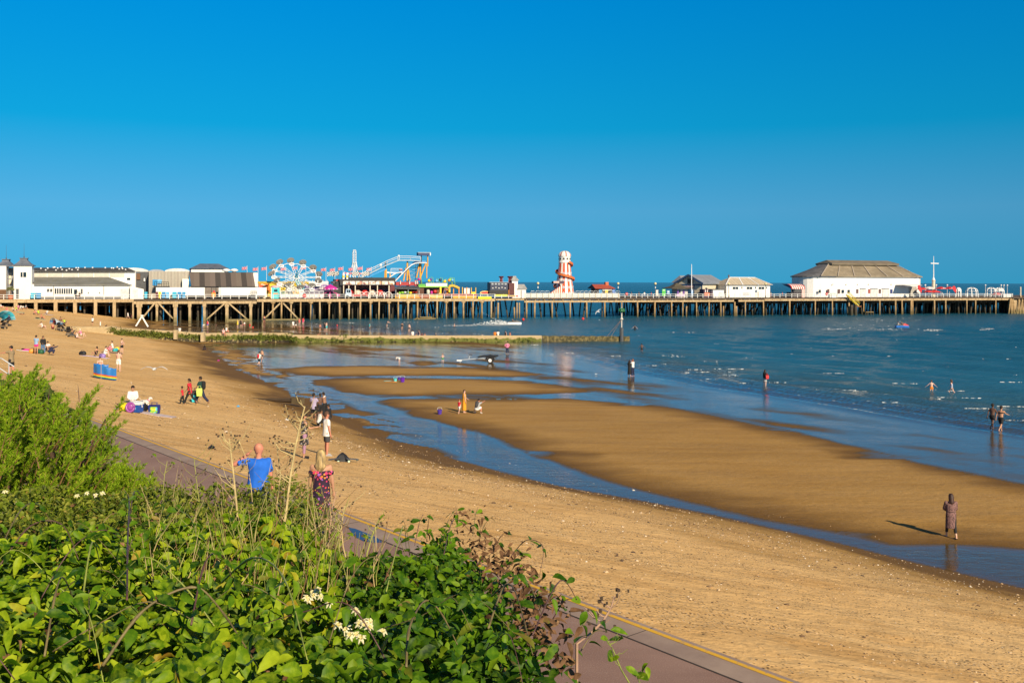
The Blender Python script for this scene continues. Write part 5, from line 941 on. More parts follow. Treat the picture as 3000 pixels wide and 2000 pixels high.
mb.build('stair_flight', M('gangway_yellow', (.55, .42, .04), .6), t.o); mb = MB(); mb.box(p1.x-1.2, p1.x+.9, -.9, .2, p1.z-.35, p1.z-.1); mb.build('landing', M('rust', (.3, .12, .05), .8), t.o)
for px, lb in ((892, 'in front of the crowd barriers'), (1836, 'right of the panelled rail'), (2422, 'in front of the round hall')):
    t = T('lifebuoy', px, -.15, 'round red lifebuoy housing on the pier rail, '+lb, 'lifebuoy', 'lifebuoys on the rail'); mb = MB(); z = t.z(866 if px < 1000 else 861, px); r = .42 if px > 1000 else .48; mb.loft([[(r*f*math.cos(q*.5236), y, z + r*f*math.sin(q*.5236)) for q in range(12)] for f, y in ((.9, -.12), (1, -.06), (1, .05), (.9, .1))]); hs_ = mb.build('housing', redp, t.o); mb = MB(); mb.box(-r*.7, r*.7, -.15, -.122, z-.05, z+.05); mb.build('white_bar', white, hs_)
for px, py0, py1, wpx, m_, lb in ((1945, 847, 867, 5, M('board_green', (.1, .5, .08), .5), 'tall green advertising board on the rail'), (1925, 849, 866, 3.5, M('board_cream', (.6, .55, .5), .5), 'narrow cream advertising board left of the green one'), (1958, 851, 862, 4, M('board_blue', (.25, .4, .6), .5), 'pale blue advertising board right of the green one'), (2028, 849, 867, 2.6, M('board_pale', (.35, .5, .75), .5), 'slim blue board at the flagstaff foot'), (2440, 859, 865, 8, M('board_teal', (.3, .45, .35), .5), 'low arched sign board right of the lifebuoy by the round hall')):
    t = T('advert_board', px, 1.0, lb, 'sign'); t.part('panel', m_, (px-wpx, px+wpx, py0, py1, 1.0, 1.08)); mb = MB(); mb.box(t.x(px)-.05, t.x(px)+.05, .1, .3, 0, t.z(py0+3, px)); mb.build('stand', steel, t.o)
    t.part('caption', white, (px-wpx*.6, px+wpx*.6, py0+2, py0+4, .93, .99))
t = T('white_rail_box', 2440, .3, 'low white storage chest against the rail by the round hall', 'chest'); t.part('body', white, (2431, 2453, 863, 872, .35, 1.1)); t.part('lid', white2, (2430.5, 2453.5, 862, 862.8, .3, 1.15))
t = T('white_rail_box', 2952, .3, 'long white storage chest near the pier corner', 'chest'); t.part('body', white, (2940, 2963, 862.5, 871, .35, 1.1)); t.part('lid', white2, (2939.5, 2963.5, 861.5, 862.3, .3, 1.15))
# timber fender and concrete at the far corner, debris and dolphin below the deck
t = T('fender_dolphin', 2972, -.6, 'cluster of raking timber fender piles at the far corner of the pier', 'piles', z=0)
for a, b in ((2955, 2961), (2963, 2963), (2967, 2964), (2972, 2968), (2980, 2966), (2988, 2985), (2996, 2995), (3004, 3004)): mb = MB(); mb.tube(t.pt(a, 922, -1.4), t.pt(b, 874, -.7), .26, .24, 7); mb.build('pile', pile_m, t.o)
mb = MB(); mb.box(t.x(2968), t.x(3030), .3, .8, -1, 4.6); mb.build('backing_wall', conc_m, t.o)
t = T('wooden_debris', 1245, -3, 'long broken timber raft stranded against the pier legs', 'raft', z=0); mb = MB(); mb.beam(t.pt(1208, 939), t.pt(1224, 931), .4, .3); mb.build('loose_beam', pile_m, t.o); mb = MB(); a, b = t.pt(1224, 935), t.pt(1277, 936); mb.loft([[a + Vector((0, y, z)) for y, z in ((0, -.5), (1.6, -.5), (1.6, .35), (0, .35))], [b + Vector((0, y, z)) for y, z in ((0, -.5), (1.6, -.5), (1.6, .45), (0, .45))]]); mb.build('raft', pile_m, t.o); mb = MB(); mb.beam(a + Vector((.5, -.1, .5)), b + Vector((-1, .2, .6)), .5, .25); mb.build('top_plank', conc_m, t.o)
t = T('landing_stage', 2545, -1.5, 'small timber landing frame at the waterline below the round hall', 'landing', z=0); mb = MB(); mb.box(t.x(2538), t.x(2560), 0, 1.5, t.z(915, 2545), t.z(913, 2545)); mb.build('platform', pile_m, t.o); mb = MB()
for px in (2538, 2544, 2553, 2560): mb.tube((t.x(px), .3, -2), (t.x(px), .3, t.z(914.5 if px != 2553 else 905, px)), .2, n=6)
mb.build('leg', pile_d, t.o)
for px in (2497, 2509): mb = MB(); mb.tube((t.x(px), .3, -2), (t.x(px), .3, t.z(893, px)), .45, n=8); mb.build('stub_pile', pile_d, t.o)
# ------------------------------------------------------------------ groyne, marker, beach furniture
def weedy():
    t = NT('weedy_concrete'); mp = t.mapped((1, 1, 1)); n1 = t.noise(.9, mp, 6, .65); n2 = t.noise(3.5, mp, 5, .7); sp = t.n('ShaderNodeSeparateXYZ'); g = t.n('ShaderNodeNewGeometry'); t.set(sp, 0, g.outputs['Position'])
    at = t.n('ShaderNodeAttribute', attribute_name='drop'); c = t.mix(n1, (.36, .265, .14), (.52, .40, .22)); c = t.mix(t.ramp(n2, (.55, 0), (.75, .7)), c, (.16, .11, .06))
    f = t.math('ADD', at.outputs['Fac'], t.math('MULTIPLY', t.math('SUBTRACT', n1, .5), 1.6)); green_ = t.mix(n2, (.07, .09, .012), (.20, .20, .035)); c = t.mix(t.ramp(f, (.30, 0), (.42, 1)), c, green_); c = t.mix(t.ramp(f, (.95, 0), (1.15, 1)), c, t.mix(t.ramp(n2, (.52, 0), (.6, 1)), (.04, .03, .015), (.35, .27, .12)))
    p = t.princ(Base_Color=c, Roughness=.8); t.set(p, 'Normal', t.bump(n2, .6, .15)); return t.m
gp = [(190,957,152.5,0),(330,957,153.5,0),(345,960,153.6,.4),(480,968,154.5,.75),(603,976,155.5,.8),(640,975,155.7,.8),(756,975,156.5,.8),(843,975.5,157,.8),(856,981,157,.75),(1000,982.5,157.8,.75),(1300,983,159,.8),(1587,983,160,.8)]
gro = empty('groyne', AT(900, 1000, 157).to_2d().to_3d(), 0, 'long low concrete groyne with green weed on its near face', 'groyne'); go = gro.location.copy()
vs = []; fs = []; dr = []; cols = 9; seq = []
for (a, b) in zip(gp, gp[1:]):
    n = max(2, int((b[0]-a[0])/5)); seq += [tuple(a[i] + (b[i]-a[i])*k_/n for i in range(4)) for k_ in range(n)]
seq.append(gp[-1])
for i, (px, py, d, wd) in enumerate(seq):
    q = AT(px, py, d); q2 = AT(px, py, d); zt = q.z; jag = .06*math.sin(i*2.1) + .05*math.sin(i*.7)
    col = [(0, .95, zt-3.2), (0, .9, zt), (0, .04, zt+.01)] + [(0, -.03 - .09*f*f + jag*f*(1 if wd else .2), zt - f*2.2) for f in (.05, .2, .4, .6, .8, 1.0)]
    for j, (x, y, z) in enumerate(col): vs.append((q.x - go.x, q.y + y - go.y, z)); dr.append(-.5 if j < 3 or wd == 0 else ((0, 0, 0, .02, .36, .86, 1.2, 1.3, 1.4)[j] + .3*wd - .25))
idx = np.arange(len(seq)*cols).reshape(len(seq), cols); fq = np.stack([idx[:-1, :-1], idx[:-1, 1:], idx[1:, 1:], idx[1:, :-1]], -1).reshape(-1, 4)
wm = weedy(); big_mesh('wall', np.array(vs), fq, wm, gro, False, {'drop': np.array(dr)})
mb = MB(); a, b = AT(1588.5, 984, 160.3), AT(1845, 985.3, 161.5); n = 40
mb.loft([[(a.x + (b.x-a.x)*f - go.x + dx*0, a.y + (b.y-a.y)*f + y - go.y + .05*math.sin(f*90), a.z + (b.z-a.z)*f + z + .05*math.sin(f*57)) for dx, y, z in ((0, 0, -2.6), (0, 0, 0), (0, .9, 0), (0, .9, -2.6))] for f in np.linspace(0, 1, n)])
t = NT('barnacled_timber'); mp = t.mapped((1, 1, 1)); n1 = t.noise(2.2, mp, 5, .7); c = t.mix(t.ramp(n1, (.42, 0), (.66, 1)), (.05, .045, .02), (.23, .18, .075)); t.princ(Base_Color=c, Roughness=.9); mb.build('outer_wall', t.m, gro)
for px in (515, 594): mb = MB(); q = AT(px, 971 if px < 550 else 978, 154.4); mb.box(q.x-.24-go.x, q.x+.24-go.x, -.35+q.y-go.y, q.y-go.y+.6, q.z-1.2, q.z+.25); mb.build('buttress', M('buttress_stone', (.5, .38, .22), .8), gro)
vs = []; fs = []
def tuft(c, r, n, arr, spread=(1, .5, .6)):
    for _ in range(n):
        a = R.uniform(0, 6.28); L = R.uniform(.4, 1)*r; p = Vector(c) + Vector((R.gauss(0, spread[0])*r*.5, -abs(R.gauss(0, spread[1]))*r*.4, R.gauss(0, spread[2])*r*.4)); d = Vector((math.cos(a)*.6, -.5, R.uniform(-.6, .7))).normalized()*L; w_ = Vector((math.sin(a), .2, R.uniform(-.3, .3))).normalized()*L*.25; b = len(vs); vs.extend([p, p+d*.5+w_, p+d, p+d*.5-w_]); fs.append((b, b+1, b+2, b+3))
for i in range(420):
    px = R.choice((R.uniform(318, 650), R.uniform(318, 520), R.uniform(650, 1580), R.uniform(700, 870))); k_ = np.interp(px, [g[0] for g in gp], [g[1] for g in gp]); d = np.interp(px, [g[0] for g in gp], [g[2] for g in gp]); top = 4 if px < 560 else 7
    q = AT(px, k_ + R.uniform(top, 17), d-.16); tuft(q - go, R.uniform(.2, .45), 14, vs)
for px in (655, 700, 770, 780, 845, 850, 1010): q = AT(px, 978, 156.3); [tuft(q - go + Vector((R.uniform(-.8, .8), 0, R.uniform(-.9, .2))), .38, 12, vs) for _ in range(7)]
t = NT('seaweed'); ob = t.n('ShaderNodeNewGeometry'); t.princ(Base_Color=t.mix(ob.outputs['Random Per Island'], (.05, .08, .008), (.22, .25, .03)), Roughness=.7); sw = MB(); sw.v = [tuple(v) for v in vs]; sw.f = fs; sw.mi = [0]*len(fs); o = sw.build('seaweed', t.m, gro); o['kind'] = 'stuff'
q = AT(1821, 985, 161.2); mk = empty('groyne_marker', (q.x, q.y, 0), 0, 'thin marker pole with a green basket top at the seaward end of the groyne', 'marker'); zf = lambda py: AT(1821, py, 161.2).z; mb = MB(); mb.lathe([(.32, q.z-1.2), (.3, zf(961)), (.12, zf(959))], 8); mb.build('base_pile', dgrey, mk); mb = MB(); mb.lathe([(.1, zf(960)), (.1, zf(938)), (.3, zf(935)), (.12, zf(930)), (.09, zf(918)), (.07, zf(900))], 8); mb.build('pole', M('marker_white', (.6, .55, .48), .6), mk); mb = MB()
for k_ in range(7): a = k_*.9; mb.path([(.1*math.cos(a), .1*math.sin(a), zf(914)), (.5*math.cos(a), .5*math.sin(a), zf(911)), (.45*math.cos(a), .45*math.sin(a), zf(906)), (.08*math.cos(a), .08*math.sin(a), zf(903))], .07, 4)
mb.path([(.5*math.cos(a), .5*math.sin(a), zf(911)) for a in np.linspace(0, 6.28, 13)], .07, 4); mb.build('basket', M('basket_green', (.03, .2, .07), .6), mk); mb = MB()
for dx in (-6.6, -4.8): mb.tube((0, 0, zf(935)), (dx*.35, .2, q.z), .035, n=4)
mb.build('stay', M('stay_rust', (.2, .14, .12), .7), mk)
def ground_thing(name, px, py, rz, label, cat, group=None, wade=0): q = G(px, py, wade); return empty(name, q, rz, label, cat, group)
o = ground_thing('a_frame', 416, 957, .25, 'white timber A frame standing on the wet sand by the groyne', 'frame'); mb = MB()
for a, b in (((-1.25, 0, 0), (.1, 0, 2.35)), ((1.2, 0, 0), (-.1, .0, 2.3))): mb.beam(a, b, .28, .28)
mb.beam((-.3, 0, 2.35), (.3, 0, 2.35), .3, .2); mb.build('frame', white, o)
# folding tents, windbreak, towels, bags
def pop_tent(px, py, rz, label, m1, m2, s=1.0):
    o = ground_thing('beach_tent', px, py, rz, label, 'tent'); mb = MB(); rings = []
    for i in range(9):
        a = math.pi*i/8; rings.append([(1.15*s*math.cos(a), -.55*s + .0*q, 1.05*s*math.sin(a)) if q == 0 else (1.15*s*math.cos(a)*(1-.55*q), -.55*s + 1.5*s*q, 1.05*s*math.sin(a)*(1-.75*q)) for q in (0, .35, .7, 1)])
    mb.loft(rings, False, False, False); mb.mi = [0 if (k_ // 3) % 3 else 1 for k_ in range(len(mb.f))]; sh = mb.build('shell', [m1, m2], o, True); sh.modifiers.new('thickness', 'SOLIDIFY').thickness = .02; mb = MB(); mb.loft([[(x, y, z) for x, y in ((-1.15*s, -.6*s), (1.15*s, -.6*s), (.5*s, .95*s), (-.5*s, .95*s))] for z in (.01, .03)]); mb.build('groundsheet', m2, o); mb = MB(); mb.path([(1.16*s*math.cos(a), -.56*s, 1.06*s*math.sin(a)) for a in np.linspace(0, math.pi, 12)], .018, 5); mb.build('hoop', steel, o)
pop_tent(8, 937, 1.0, 'teal blue beach tent at the left edge of the sand', M('tent_teal', (.04, .38, .5), .6), M('tent_pale', (.2, .5, .6), .6), 1.5); pop_tent(166, 951, -.7, 'silver and blue pop up tent among the pushchairs', M('tent_silver', (.45, .5, .55), .35), M('tent_blue', (.06, .2, .45), .5), 1.15)
def towel(px, py, w_, l_, rz, m_, label, name='beach_towel', cat='towel'):
    q = G(px, py); mb = MB(); rings = []
    for i in range(7): rings.append([(w_*(f-.5), l_*(i/6-.5), tz(q.x + math.cos(rz)*w_*(f-.5) - math.sin(rz)*l_*(i/6-.5), q.y + math.sin(rz)*w_*(f-.5) + math.cos(rz)*l_*(i/6-.5)) - q.z + .03 + .015*math.sin(i*2.3+f*5)) for f in (0, .25, .5, .75, 1)])
    mb.loft(rings, False, False, False); o = mb.build(name, m_); o.location = q; o.rotation_euler.z = rz; tag(o, label, cat); o.modifiers.new('thickness', 'SOLIDIFY').thickness = .02; return o
towel(428, 1210, 2.6, 1.7, .2, striped('pale_blanket', [(.62, .52, .5), (.6, .45, .44)], .3), 'pale picnic blanket under the blue cool box', 'picnic_blanket', 'blanket'); towel(84, 1029, .9, 2.0, 1.45, white, 'white towel under the person in pink'); towel(278, 1045, 2.6, 1.1, .1, M('lilac_towel', (.6, .5, .65), .8), 'pale lilac towel under the woman in a black swimsuit'); towel(330, 1033, 2.2, 1.3, .1, M('dark_towel', (.15, .1, .1), .8), 'dark blanket under the seated pair with colourful bags'); towel(142, 922, 1.8, .9, .1, M('lavender_towel', (.4, .4, .6), .8), 'lavender towel under the sunbather by the pier legs'); towel(118, 935, 1.8, .9, .1, M('mint_towel', (.12, .5, .4), .8), 'mint green towel beside a lying sunbather'); towel(60, 915, 1.5, .8, .2, M('aqua_towel', (.1, .5, .5), .8), 'aqua towel within the group below the pier')
rain = [(.02, .16, .45)]*7 + [(.5, .06, .03), (.7, .3, .02), (.75, .6, .03), (.1, .35, .08), (.02, .16, .45), (.02, .1, .4)]
q = G(300, 1110); wb = empty('windbreak', q, 0, 'blue canvas windbreak with a rainbow stripe curled round a sunbather', 'windbreak'); t = NT('windbreak_canvas'); at = t.n('ShaderNodeAttribute', attribute_name='up'); nd = t.ramp(at.outputs['Fac'], (0, (.02, .10, .4)), (.07, (.02, .3, .12)), (.14, (.72, .55, .02)), (.2, (.72, .22, .02)), (.27, (.45, .04, .05)), (.34, (.02, .16, .48))); nd.color_ramp.interpolation = 'CONSTANT'; t.princ(Base_Color=nd, Roughness=.4)
pts = [(-.2, 2.6), (-1.0, 2.3), (-1.55, 1.6), (-1.75, .8), (-1.5, .15), (-.9, -.25), (0, -.45), (.8, -.55), (1.55, -.4), (2.2, .2)]; pts = [(x*.44, y*.5) for x, y in pts]; vs = []; up = []; fq = []; nn = len(pts)*4-3; fine = [tuple(np.interp(i/4, range(len(pts)), [p[k_] for p in pts]) for k_ in (0, 1)) for i in range(nn)]
for i, (x, y) in enumerate(fine):
    for j in range(9): f = j/8; sag = .05*math.sin(i*math.pi/4)*math.sin(f*math.pi); z = tz(q.x+x, q.y+y)-q.z+.04; vs.append((x, y + sag, z + f*(1.02 - .18*i/nn) - .05*f*abs(math.sin(i*math.pi/4)))); up.append(f)
idx = np.arange(nn*9).reshape(nn, 9); fq = np.stack([idx[:-1, :-1], idx[1:, :-1], idx[1:, 1:], idx[:-1, 1:]], -1).reshape(-1, 4); cv = big_mesh('canvas', np.array(vs), fq, t.m, wb, True, {'up': np.array(up)}); cv.modifiers.new('thickness', 'SOLIDIFY').thickness = .015
for x, y in pts[::3]: mb = MB(); mb.tube((x, y, -.1), (x, y, 1.08), .02, n=6); mb.build('pole', M('pole_wood', (.4, .28, .15), .7), wb)
o = ground_thing('cool_box', 399, 1208, -.15, 'blue cool box with a white lid on the picnic blanket', 'cool box'); mb = MB(); mb.loft([[(x*a, y*a, z) for x, y in ((-.27, -.2), (.27, -.2), (.27, .2), (-.27, .2))] for a, z in ((.92, .03), (1, .38))]); mb.build('body', M('cool_blue', (.02, .09, .4), .35), o); mb = MB(); mb.loft([[(x*a, y*a, z) for x, y in ((-.28, -.21), (.28, -.21), (.28, .21), (-.28, .21))] for a, z in ((1, .385), (1.02, .4), (1, .48), (.9, .5))]); mb.build('lid', white2, o); mb = MB(); mb.path([(-.3, 0, .25), (-.3, -.05, .52), (0, -.08, .56), (.3, -.05, .52), (.3, 0, .25)], .02, 5); mb.build('handle', white2, o); mb = MB(); mb.box(-.13, .1, -.205, -.197, .16, .27); mb.build('badge', ltblue, o)
o = ground_thing('swim_ring', 381, 1208, .2, 'purple float leaning on the cool box', 'float'); mb = MB(); mb.path([(.17*math.cos(a) + .02, -.08 + .06*math.sin(a), .25 + .19*math.sin(a)) for a in np.linspace(0, 6.283, 17)], .06, 8); mb.ball((.02, -.05, .25), .15, .04, .17); mb.build('ring', M('float_purple', (.28, .06, .3), .35), o, True)
o = ground_thing('shopping_bag', 452, 1211, .1, 'navy carrier bag with a yellow and green picture on the blanket', 'bag'); mb = MB(); mb.loft([[(x*a, y*a, z) for x, y in ((-.27, -.12), (.27, -.12), (.27, .12), (-.27, .12))] for a, z in ((.9, 0), (1, .3), (.95, .42))], True, False); mb.build('body', M('bag_navy', (.01, .02, .16), .4), o); mb = MB(); mb.box(-.17, .17, -.128, -.122, .05, .34); mb.build('picture', mottled('bag_art', [(.3, .5, .02), (.65, .6, .05), (.1, .5, .65), (.05, .3, .1)], 9), o); mb = MB(); mb.path([(-.15, -.1, .4), (-.12, -.1, .55), (.12, -.1, .55), (.15, -.1, .4)], .015, 5); mb.path([(-.15, .1, .4), (-.12, .1, .52), (.12, .1, .52), (.15, .1, .4)], .015, 5); mb.build('handle', M('bag_navy', (.01, .02, .16), .4), o)
for px, py, m_, lb in ((372, 1205, yellowp, 'small yellow bag left of the seated woman in white'), (412, 1205, black, 'black rucksack right of the cool box'), (95, 1034, orangep, 'orange bag on the sand at the man in pink shorts'), (118, 1036, M('bag_green', (.02, .12, .06), .6), 'dark green bag beside the person in black'), (108, 1033, black, 'black bag beside the pink shorts'), (338, 1030, teal, 'teal bag beside the seated pair'), (341, 1026, yellowp, 'yellow bag on top of the blanket pile'), (318, 1027, M('bag_coral', (.6, .2, .2), .6), 'coral bag on the dark blanket'), (242, 1040, black, 'black and white bag at the end of the lilac towel'), (300, 1047, M('bag_violet', (.3, .2, .5), .6), 'violet bag in front of the man in a white shirt')):
    o = ground_thing('beach_bag', px, py, R.uniform(-1, 1), lb, 'bag'); mb = MB(); mb.loft([[(x*a*.3, y*a*.2, z) for x, y in ((-1,-.8),(-.6,-1),(.6,-1),(1,-.8),(1,.8),(.6,1),(-.6,1),(-1,.8))] for a, z in ((.8, 0), (1.05, .1), (1, .28), (.6, .4))]); mb.build('body', m_, o, True); mb = MB(); mb.path([(-.15, 0, .36), (-.1, 0, .5), (.1, 0, .5), (.15, 0, .36)], .02, 5); mb.build('strap', dgrey, o)
def pushchair(px, py, rz, lb):
    o = ground_thing('pushchair', px, py, rz, lb, 'pushchair', 'pushchairs on the sand'); mb = MB()
    for x in (-.26, .26): mb.path([(x, -.5, 1.05), (x, -.25, .75), (x, .25, .35), (x, .45, .16)], .022, 5); mb.path([(x, -.42, .14), (x, .05, .5), (x, .2, .75)], .02, 5)
    mb.path([(-.26, -.5, 1.05), (0, -.53, 1.08), (.26, -.5, 1.05)], .025, 5); mb.build('frame', dgrey, o); mb = MB(); mb.loft([[(x, y, z) for y, z in ((-.28, .9), (-.12, .42), (.3, .42), (.32, .5), (-.02, .52), (-.2, .92))] for x in (-.22, .22)]); mb.build('seat', black, o); mb = MB()
    rg = []
    for i in range(6): a = .2 + 1.5*i/5; rg.append([(x, -.2 + .5*math.cos(a+.2) - .05, .72 + .5*math.sin(a)) for x in (-.24, -.12, .12, .24)])
    mb.loft(rg, False, False, False); h = mb.build('hood', M('hood_black', (.02, .02, .025), .8), o, True); h.modifiers.new('thickness', 'SOLIDIFY').thickness = .025
    for x, y in ((-.28, -.42), (.28, -.42), (-.25, .45), (.25, .45)): mb = MB(); mb.tube((x-.03, y, .14), (x+.03, y, .14), .14, n=14); mb.build('wheel', rubber, o)
    mb = MB(); mb.box(-.2, .2, -.3, .25, .2, .32); mb.build('basket', dgrey, o)
for a in ((8, 963, 1.2, 'black pushchair cut by the left edge'), (20, 955, 1.6, 'second dark pushchair near the left edge, tipped back'), (172, 968, .8, 'black pushchair beside the silver tent'), (186, 971, -.6, 'black pushchair with its hood facing the sea, right of the first'), (200, 983, .4, 'pushchair hung with a blue bag, nearest the groyne'), (212, 987, 1.9, 'pushchair beside the seated women with the white hat')): pushchair(*a)
o = ground_thing('driftwood_beam', 805, 1177, -.42, 'long dark driftwood beam lying on the beach', 'driftwood'); mb = MB(); mb.path([(-2.6, .1, .12), (-1, 0, .13), (.6, .02, .16), (1.8, 0, .2)], [.07, .11, .16, .2], 7); mb.build('trunk', M('driftwood', (.07, .045, .025), .9), o); mb = MB(); mb.box(1.7, 2.5, -.26, .26, 0, .46); mb.build('end_block', M('driftwood2', (.12, .085, .04), .9), o)
tr = ground_thing('boat_trailer', 1410, 1063, -.05, 'small galvanised jet ski trailer with black wheels on the wet sand', 'trailer'); mb = MB(); mb.beam((-2.6, 0, .35), (.3, -.3, .55), .09, .09); mb.beam((-2.6, 0, .35), (.3, .3, .55), .09, .09); mb.beam((.3, -.5, .5), (1.6, -.5, .55), .09, .09); mb.beam((.3, .5, .5), (1.6, .5, .55), .09, .09); mb.tube((-2.5, 0, .3), (-2.5, 0, 0), .05); mb.beam((1.1, -.85, .36), (1.1, .85, .36), .08, .08); mb.beam((-1.5, 0, .4), (-1.3, 0, .95), .08, .08); mb.build('frame', steel, tr)
mb = MB(); mb.box(-2.9, -2.3, -.14, .14, .2, .36); mb.build('hitch', white2, tr); mb = MB(); mb.box(-1.5, -1.1, -.12, .12, .9, 1.0); mb.build('winch', dgrey, tr)
for y in (-.42, .42): mb = MB(); mb.loft([[(x, y-.12, z), (x, y+.12, z), (x, y+.12, z+.16), (x, y-.12, z+.16)] for x, z in ((-.4, .62), (.2, .74), (2.0, .78))]); mb.build('bunk', black, tr)
for y in (-.8, .8): mb = MB(); mb.tube((1.1, y-.1, .37), (1.1, y+.1, .37), .38, n=18); wl = mb.build('wheel', rubber, tr); mb = MB(); mb.tube((1.1, y-.115, .37), (1.1, y+.115, .37), .2, n=14); mb.build('rim', white2, wl); mb = MB(); mb.path([(1.1 + .5*math.cos(a), y, .37 + .5*math.sin(a)) for a in np.linspace(.2, 2.95, 8)], .1, 6); mb.build('mudguard', black, tr)
for px, py, m_, lb, rz, sc in ((1143, 1117, teal, 'pale blue spade lying on the sand bar', .3, 0), (1147, 1119, orangep, 'orange spade lying on the sand bar', .1, 0), (1158, 1118, M('bucket_teal', (.1, .55, .6), .4), 'teal and white bucket on the sand bar', 0, 1), (1169, 1113, M('bucket_indigo', (.08, .04, .35), .4), 'small indigo bucket tipped over on the sand bar', 0, .8), (1179, 1119, M('bucket_purple', (.12, .02, .4), .4), 'large purple bucket on the sand bar', 0, 1.3), (1288, 1213, M('bucket_indigo', (.08, .04, .35), .4), 'lone indigo bucket left of the boy in red', 0, 1)):
    o = ground_thing('toy_bucket' if sc else 'toy_spade', px, py, rz, lb, 'bucket' if sc else 'spade'); mb = MB()
    if sc: mb.lathe([(.13*sc, .0), (.18*sc, .32*sc), (.2*sc, .33*sc), (.165*sc, .3*sc), (.12*sc, .03)], 14); mb.build('body', m_, o); mb = MB(); mb.path([(-.18*sc, 0, .32*sc), (-.12*sc, .02, .48*sc), (.12*sc, .02, .48*sc), (.18*sc, 0, .32*sc)], .012, 4); mb.build('handle', white2, o)
    else: mb.tube((-.6, 0, .06), (.2, 0, .05), .025, n=5); mb.build('shaft', m_, o); mb = MB(); mb.loft([[(x, y, .04+abs(y)*.15) for y in (-w_, 0, w_)] + [(x, y, .02) for y in (w_, 0, -w_)] for x, w_ in ((.18, .1), (.35, .13), (.5, .03))]); mb.build('blade', m_, o)
for px, py, lb in ((1533, 938, 'red buoy right of the jet ski wake'), (1708, 936, 'red buoy further out, in line with the red kiosk'), (988, 954, 'small red ball floating near the pier legs'), (732, 953, 'red ball on the wet flats by the concrete footing'), (741, 960, 'second red ball on the wet flats, nearer the groyne')):
    bl = 'ball' in lb; o = ground_thing('beach_ball' if bl else 'buoy', px, py, 0, lb, 'ball' if bl else 'buoy', wade=.0); o.scale = (.5,)*3 if bl else (1,)*3; mb = MB(); mb.ball((0, 0, .22), .34, n=12, m=8); mb.build('float', M('buoy_red', (.7, .03, .02), .4), o, True); mb = MB(); mb.tube((0, 0, .5), (0, 0, .68), .06, n=6); mb.build('eye', dgrey, o)
o = ground_thing('scooter_heap', 1003, 1350, .3, 'black bag and small skateboards heaped on the sand', 'bag'); mb = MB(); mb.loft([[(x*a, y*a, z) for x, y in ((-.3,-.25),(.1,-.3),(.35,-.1),(.3,.25),(-.1,.3),(-.33,.1))] for a, z in ((.85, .0), (.8, .08), (.4, .25), (.1, .33))]); mb.build('bag', black, o); mb = MB()
for a, b in (((-.55, -.1, .1), (-.1, -.25, .16)), ((.1, -.3, .14), (.6, -.15, .06))): mb.beam(a, b, .16, .03)
mb.build('deck', dgrey, o)
for x, y in ((-.5, -.12), (-.2, -.3), (.55, -.1), (.2, -.36)): mb = MB(); mb.tube((x, y-.04, .04), (x, y+.04, .04), .045, n=8); mb.build('wheel', M('wheel_mint', (.5, .65, .5), .5), o)
sg = empty('seagull', AT(452, 1081, 58), .1, 'white seagull gliding low over the beach with wings spread', 'seagull'); mb = MB(); mb.path([(0, -.28, .0), (0, -.2, .0), (0, -.05, 0), (0, .12, .0), (0, .22, .02), (0, .3, .03)], [.015, .05, .085, .075, .05, .012], 8); body = mb.build('body', M('gull_white', (.8, .8, .78), .6), sg, True)
for sx, tip in ((-1, .08), (1, -.06)):
    mb = MB(); rg = []
    for f, wd, z in ((0, .15, .02), (.3, .16, .1), (.55, .13, .12), (.8, .08, .05), (1, .015, -.03)): rg.append([(sx*(.04 + .64*f), .08 - .12*f*f + wd*.45, z), (sx*(.04 + .64*f), .08 - .12*f*f, z+.02), (sx*(.04+.64*f), .06 - .12*f*f - wd*.55, z)])
    mb.loft(rg); mb.build('wing', M('gull_grey', (.6, .61, .63), .6), sg)
mb = MB(); mb.tube((0, .3, .03), (0, .36, .02), .012, .004, 5); mb.build('beak', yellowp, sg); sg.scale = (1.12, 1.12, 1.12)
sg2 = copy_tree(sg); sg2.location = AT(1752, 913, 215); sg2['label'] = 'distant gull flying low in front of the pier legs below the gabled hall'; sg2.rotation_euler = (.2, -.5, .8); sg2.scale = (2.4, 2.4, 2.4); sg2.scale = (1.6, 1.6, 1.6)
for n_ in (sg, sg2): n_['group'] = 'gulls'
dg_ = ground_thing('dog', 426, 1197, -1.9, 'small white dog with a pink collar standing on the picnic blanket', 'dog')
# jet skis with wake
def jetski(px, py, rz, lb, m1, m2, riders):
    q = G(px, py, 0); q.z = 0; o = empty('jet_ski', q, rz, lb, 'jet ski', 'jet skis'); mb = MB(); mb.loft([[(x*w_, y, z) for x, z in ((-.5, .35), (-.42, .05), (0, -.1), (.42, .05), (.5, .35))] + [(x*w_, y, zt) for x, zt in ((.3, .55), (-.3, .55))] for y, w_ in ((-1.4, .9), (-.6, 1), (.5, .95), (1.2, .6), (1.65, .12))]); mb.build('hull', m1, o, False); mb = MB(); mb.loft([[(x, y, z) for x, z in ((-.2, .55), (.2, .55), (.16, zt), (-.16, zt))] for y, zt in ((-1.2, .78), (-.2, .82), (.2, .75))]); mb.build('seat', black, o); mb = MB(); mb.loft([[(x*w_, y, z) for x, z in ((-.3, .5), (.3, .5), (.22, zt), (-.22, zt))] for y, w_, zt in ((.2, 1, .8), (.5, 1, 1.05), (1.2, .7, .78), (1.55, .3, .6))]); mb.build('cowl', m2, o); mb = MB(); mb.tube((-.4, .3, 1.1), (.4, .3, 1.1), .03, n=6); mb.tube((0, .45, .9), (0, .3, 1.1), .05, n=6); mb.build('handlebar', black, o); return o, q
j1, q1 = jetski(1506, 951, -1.5, 'white jet ski throwing a long foaming wake in front of the pier', white2, dgrey, 1); j2, q2 = jetski(2642, 961, -1.45, 'blue and red jet ski carrying two riders', M('ski_blue', (.02, .15, .5), .35), redp, 2)
